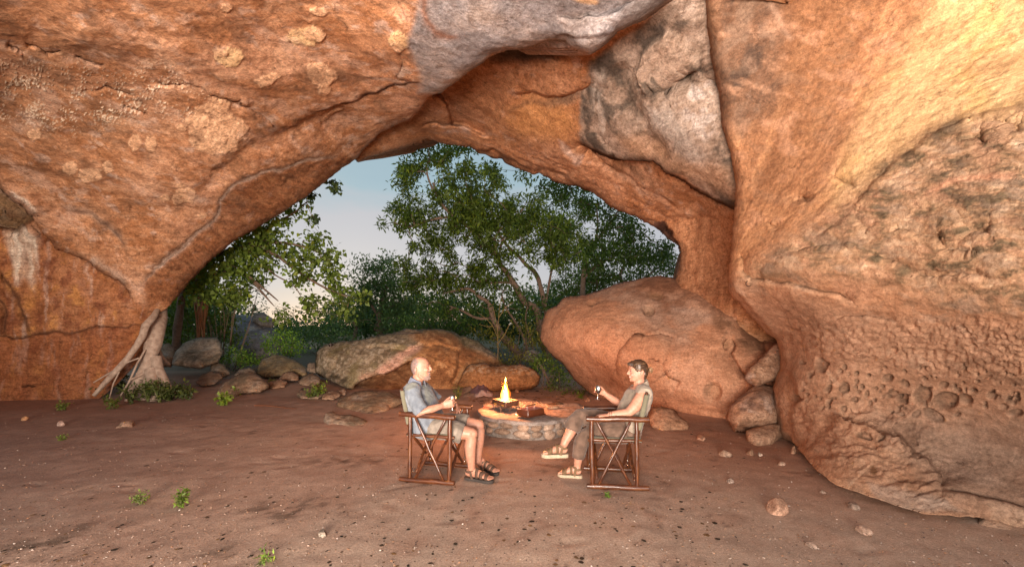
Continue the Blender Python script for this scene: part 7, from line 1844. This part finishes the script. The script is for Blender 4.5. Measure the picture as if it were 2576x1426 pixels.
sk.tube(leg_f, [0.095, 0.088, 0.075, 0.060, 0.058, 0.052, 0.042, 0.036], 16)
fl_ = foot(sk, on_ground(1328 + .2728 * 496, 872 + .2728 * 1208), on_ground(1328 + .2728 * 280, 872 + .2728 * 1192), S(456, 1125, 4.73), 0.96)
ft_ = foot(sk, S(366, 1016, 4.54), S(132, 1020, 4.52), S(325, 918, 4.54), 0.98, 0.034)
def paint_wom(V, C):
    Q = Wv.back(V); x, y = Q[:, 0], Q[:, 1]
    def mx(c, m): C[:] += (np.array(c) - C) * np.clip(m, 0, 1)[:, None]
    hd = y < 330
    mx((0.60, 0.27, 0.22), 0.55 * np.exp(-(((x - 958) / 22) ** 2 + ((y - 258) / 16) ** 2)) * hd)
    mx((0.62, 0.27, 0.22), 0.5 * np.exp(-(((x - 1037) / 16) ** 2 + ((y - 232) / 26) ** 2)) * hd)
    mx((0.5, 0.13, 0.13), 0.85 * poly_mask(Q, [(930, 268), (952, 272), (952, 276), (930, 274)], 2) * hd); mx((0.5, 0.13, 0.13), 0.8 * poly_mask(Q, [(930, 282), (952, 277), (950, 284), (932, 289)], 2) * hd)
    mx((0.8, 0.72, 0.62), 0.8 * poly_mask(Q, [(930, 274), (952, 274), (950, 279), (932, 281)], 2) * hd)
    mx((0.05, 0.03, 0.035), 0.9 * poly_mask(Q, [(940, 217), (950, 214), (956, 219), (948, 224), (941, 222)], 2.5) * hd)
    mx((0.28, 0.13, 0.16), 0.5 * poly_mask(Q, [(940, 224), (956, 222), (956, 230), (942, 234)], 3) * hd)
    mx((0.2, 0.12, 0.09), 0.7 * poly_mask(Q, [(936, 204), (952, 200), (962, 206), (950, 206), (938, 208)], 2) * hd)
    toes = (y > 960) & (V[:, 2] < 0.5)
    mx((0.5, 0.05, 0.05), 0.0 * toes)
melt('body', sk, 0.0044, M_skin, wom, 2, paint=paint_wom, base=(0.47, 0.235, 0.16))
# hair
hr = MB()
hr.ball(pt(1005, 168), (0.060, 0.066, 0.056), 22, 14); hr.ball(pt(1025, 165), (0.066, 0.070, 0.056), 22, 14)
hr.ball(pt(1040, 184), (0.072, 0.069, 0.070), 24, 16, Matrix.Rotation(-0.2, 3, 'Y')); hr.ball(pt(1070, 235), (0.040, 0.060, 0.062), 16, 10); hr.ball(pt(1076, 275), (0.018, 0.042, 0.032), 12, 8)
for s_ in (-1, 1):
    for i, (y0, x1, y1) in enumerate(((138, 918, 158), (142, 924, 170), (146, 940, 182), (150, 958, 196), (156, 972, 208), (160, 986, 222), (165, 996, 228))):
        dy = s_ * (0.012 + 0.0078 * i)
        hr.tube([pt(1010, y0 - 4, dy * 0.8), pt(965 + 3 * i, y0 + 4, dy * 1.05), pt((965 + x1) / 2 + 2, (y0 + y1) / 2 - 2, dy * 1.06), pt(x1, y1, dy * 1.08)], [0.012, 0.013, 0.010, 0.004], 8)
    for i in range(5):
        hr.tube([pt(975, 150 + 14 * i, s_ * (0.052 + 0.002 * i)), pt(1020, 165 + 12 * i, s_ * 0.066), pt(1075, 185 + 9 * i, s_ * 0.056), pt(1112, 206 + 2 * i, s_ * 0.012)], [0.008, 0.010, 0.010, 0.006], 8)
def paint_hair(V, C):
    n = fbm(V * np.array((12, 60, 75)) + 3, 3)
    C[:] += (np.array((0.17, 0.10, 0.05)) - C) * (0.6 * sst(0.05, 0.45, n))[:, None]
    C[:] += (np.array((0.035, 0.018, 0.01)) - C) * (0.7 * sst(0.05, 0.4, -n))[:, None]
M_hair = skin_material('hair'); M_hair.node_tree.nodes['Principled BSDF'].inputs['Roughness'].default_value = 0.38; M_hair.node_tree.nodes['Principled BSDF'].inputs['Subsurface Weight'].default_value = 0
hair = melt('hair', hr, 0.0038, M_hair, wom, 1, 0.0022, (10, 70, 80), paint_hair, (0.042, 0.021, 0.012))
bn = MB(); bn.ball(pt(1128, 214), (0.020, 0.024, 0.026), 14, 10)
for i in range(9):
    a = i * 0.7; bn.tube([pt(1118, 212, 0.01 * math.sin(a)), pt(1138 + 6 * math.cos(a), 210 + 16 * math.sin(a), 0.014 * math.cos(a * 2)), pt(1132 + 16 * math.cos(a + .7), 218 + 20 * math.sin(a + .8), 0.01 * math.sin(a * 3)), pt(1140 + 10 * math.cos(a), 236 + 10 * math.sin(a * 2), 0.01)], [0.008, 0.009, 0.006, 0.002], 7)
melt('hair_bun', bn, 0.0036, M_hair, wom, 1, 0.002, (10, 70, 80), paint_hair, (0.26, 0.16, 0.085))
# shirt
sh = MB()
tors2 = [((1026, 372), 72, 92), ((1036, 398), 92, 142), ((1024, 445), 104, 158), ((1000, 505), 112, 160), ((962, 590), 116, 156), ((928, 680), 120, 160), ((912, 750), 110, 168), ((908, 820), 92, 165), ((910, 838), 84, 160)]
sh.tube([S(c[0], c[1], 4.65) for c, a, b in tors2], [(b * k2, a * k2) for c, a, b in tors2], 28, up=latw)
sh.tube([S(1052, 402, 4.53), S(1072, 425, 4.45), S(1080, 446, 4.41)], [0.066, 0.074, 0.070], 16); sh.tube([S(1000, 395, 4.78), S(985, 410, 4.83), S(970, 430, 4.87)], [0.064, 0.07, 0.066], 16)
def paint_wshirt(V, C):
    Q = Wv.back(V); x, y = Q[:, 0], Q[:, 1]
    def mx(c, m): C[:] += (np.array(c) - C) * np.clip(m, 0, 1)[:, None]
    n = fbm(V * 11 + 5, 4); mx((0.35, 0.29, 0.23), 0.6 * sst(0, .4, n)); mx((0.25, 0.20, 0.15), 0.55 * sst(0.05, .4, -n))
    mx((0.22, 0.17, 0.13), 0.6 * np.exp(-((x - (945 - (y - 400) * 0.32)) / 3) ** 2) * (y > 380) * (y < 640))
    mx((0.2, 0.15, 0.11), 0.6 * poly_mask(Q, [(880, 480), (935, 470), (938, 476), (882, 486)], 2)); mx((0.06, 0.05, 0.04), np.exp(-(((x - 963) / 5) ** 2 + ((y - 415) / 5) ** 2)))
melt('shirt', sh, 0.0065, M_cloth, wom, 3, 0.0065, (8, 8, 11), paint_wshirt, (0.265, 0.215, 0.17), 13.0)
mat_col = (0.33, 0.27, 0.21)
collar(S, 1042, 318, 1036, 386, 0.070, 0.100, 4.65, latw, (-0.95, -0.23, -0.35), M_cloth, wom, 0.75)
# trousers
tr = MB()
tr.tube([S(985, 820, 4.65), S(940, 790, 4.65), S(880, 780, 4.65), S(820, 770, 4.65)], [(0.175, 0.075), (0.195, 0.105), (0.19, 0.105), (0.165, 0.09)], 20, up=latw)
tr.tube([S(905, 785, 4.53), S(740, 790, 4.57), S(590, 800, 4.63), S(520, 830, 4.66), S(490, 900, 4.68), S(468, 985, 4.70), S(462, 1018, 4.705)], [0.112, 0.104, 0.092, 0.080, 0.074, 0.066, 0.058], 20)
tr.tube([S(885, 742, 4.78), S(740, 692, 4.74), S(590, 655, 4.68), S(475, 645, 4.635), S(440, 690, 4.61), S(410, 745, 4.58), S(402, 765, 4.575)], [0.112, 0.104, 0.090, 0.076, 0.078, 0.082, 0.074], 20)
def paint_tr(V, C):
    Q = Wv.back(V); x, y = Q[:, 0], Q[:, 1]
    def mx(c, m): C[:] += (np.array(c) - C) * np.clip(m, 0, 1)[:, None]
    n = fbm(V * 12 + 8, 4); mx((0.18, 0.115, 0.085), 0.6 * sst(0, .4, n)); mx((0.08, 0.052, 0.038), 0.55 * sst(0.05, .4, -n))
    mx((0.12, 0.08, 0.055), 0.5 * np.exp(-((y - (690 + (x - 345) * 1.1) + 18) / 4) ** 2) * (x < 480) * (y > 660))
melt('trousers', tr, 0.0065, M_cloth, wom, 2, 0.008, (8, 8, 8), paint_tr, (0.135, 0.085, 0.062), 21.0)
M_csole = plain_material('cream_rubber', (0.46, 0.37, 0.26), 0.75, 0.3, 40); M_ostrap = plain_material('olive_nubuck', (0.17, 0.10, 0.05), 0.8, 0.3, 60)
sandal(wom, fl_, M_csole, M_ostrap, 0.03, 0.96); sandal(wom, ft_, M_csole, M_ostrap, 0.036, 0.98)
br = MB()
for d_ in (0.0, 0.018):
    c = S(752, 627, 4.40) - Vector(wom.location) + Vector((d_, 0, 0)); br.tube([c + Vector((0.004 * math.cos(a), 0.034 * math.cos(a), 0.034 * math.sin(a))) for a in np.linspace(0, 6.283, 20)], 0.0022, 6, cap=False)
br.build('bracelet', M_iron, wom)
gw_ = goblet(S(640, 487, 4.83), 'metal goblet raised in the woman\'s hand', 1.0)
gw_.rotation_euler = (0, math.radians(6), 0)
# ------------------------------------------------------------------ camera, sky, light
cam = bpy.data.cameras.new('camera'); co = bpy.data.objects.new('camera', cam); link(co)
cam.sensor_fit = 'HORIZONTAL'; cam.sensor_width = 36; cam.lens = 36 * F / 2576; cam.shift_y = 99 / 2576
cam.clip_end = 3000; cam.clip_start = 0.05
co.location = (0, 0, EYE); co.rotation_euler = (math.radians(90), 0, 0)
scene.camera = co
w = bpy.data.worlds.new('World'); scene.world = w; w.use_nodes = True
N, L = w.node_tree.nodes, w.node_tree.links
bg = N['Background']
sky = N.new('ShaderNodeTexSky'); sky.sky_type = 'NISHITA'; sky.sun_disc = False
SUN_EL, SUN_AZ = math.radians(4), math.radians(-20)
sky.sun_elevation = SUN_EL; sky.sun_rotation = SUN_AZ
sky.altitude = 900; sky.air_density = 1.0; sky.dust_density = 1.0; sky.ozone_density = 3.0
# thin high cloud veil, teal above and peach at the skyline
tc = N.new('ShaderNodeTexCoord'); mp = N.new('ShaderNodeMapping'); mp.inputs['Scale'].default_value = (1, 1, 4)
L.new(tc.outputs['Generated'], mp.inputs['Vector'])
cn = noise_node(N, L, 1.7, 5, 0.5, mp.outputs[0], 0.4)
sx = N.new('ShaderNodeSeparateXYZ'); L.new(tc.outputs['Generated'], sx.inputs[0])
mz = N.new('ShaderNodeMath'); mz.operation = 'MULTIPLY_ADD'; L.new(cn.outputs['Fac'], mz.inputs[0]); mz.inputs[1].default_value = -0.30; L.new(sx.outputs['Z'], mz.inputs[2])
ad = N.new('ShaderNodeMath'); ad.operation = 'ADD'; L.new(mz.outputs[0], ad.inputs[0]); ad.inputs[1].default_value = 0.15
veil = ramp(N, L, ad.outputs[0], [(0.0, (0.88, 0.80, 0.75)), (0.05, (0.86, 0.83, 0.86)), (0.22, (0.84, 0.83, 0.86)), (0.30, (0.60, 0.79, 0.86)), (0.6, (0.42, 0.66, 0.82))])
vs = N.new('ShaderNodeVectorMath'); vs.operation = 'SCALE'; L.new(veil.outputs[0], vs.inputs[0]); vs.inputs['Scale'].default_value = 5.9
mx_ = mixc(N, L, sky.outputs[0], vs.outputs[0], 0.82)
L.new(mx_, bg.inputs['Color']); bg.inputs['Strength'].default_value = 0.125
s_ = bpy.data.lights.new('sun', 'SUN'); s_.energy = 0.5; s_.angle = math.radians(6); s_.color = (1.0, 0.82, 0.62)
so = bpy.data.objects.new('sun', s_); link(so)
dv = Vector((math.sin(SUN_AZ) * math.cos(SUN_EL), math.cos(SUN_AZ) * math.cos(SUN_EL), math.sin(SUN_EL)))
so.rotation_euler = dv.to_track_quat('Z', 'Y').to_euler()
def lamp(name, kind, loc, power, col, size=0.1, aim=None, **k):
    d = bpy.data.lights.new(name, kind); d.energy = power; d.color = col
    if kind == 'AREA': d.shape = 'DISK'; d.size = size
    else: d.shadow_soft_size = size
    for a, b in k.items(): setattr(d, a, b)
    o = bpy.data.objects.new(name, d); link(o); o.location = loc
    if aim is not None: o.rotation_euler = (Vector(loc) - Vector(aim)).to_track_quat('Z', 'Y').to_euler()
    return o
# the photographer's flash, an added soft fill behind the camera, his hand torch on the right; then the fire
lamp('flash_and_fill', 'POINT', (-0.25, -0.4, 2.0), 330, (1.0, 0.84, 0.71), 0.12)
lamp('flash_and_fill', 'AREA', (-1.2, -5.6, 1.2), 2500, (1.0, 0.84, 0.71), 4.0, (-1.6, 4.4, 6.4), spread=math.radians(105))  # added fill lamp lifting the ceiling, stands for no real source
lamp('torch', 'SPOT', (2.3, 1.2, 2.2), 210, (1.0, 0.80, 0.48), 0.08, (4.6, 2.7, 4.6), spot_size=math.radians(66), spot_blend=1.0)
lamp('fire_light', 'POINT', (gp.x, gp.y, TZ + 0.28), 220, (1.0, 0.34, 0.13), 0.14)
scene.view_settings.view_transform = 'Standard'; scene.view_settings.look = 'None'; scene.view_settings.exposure = 0; scene.view_settings.gamma = 1
scene.cycles.use_denoising = True
scene.cycles.max_bounces = 6; scene.cycles.diffuse_bounces = 3; scene.cycles.transparent_max_bounces = 8
scene.cycles.sample_clamp_indirect = 6
scene.cycles.use_adaptive_sampling = True
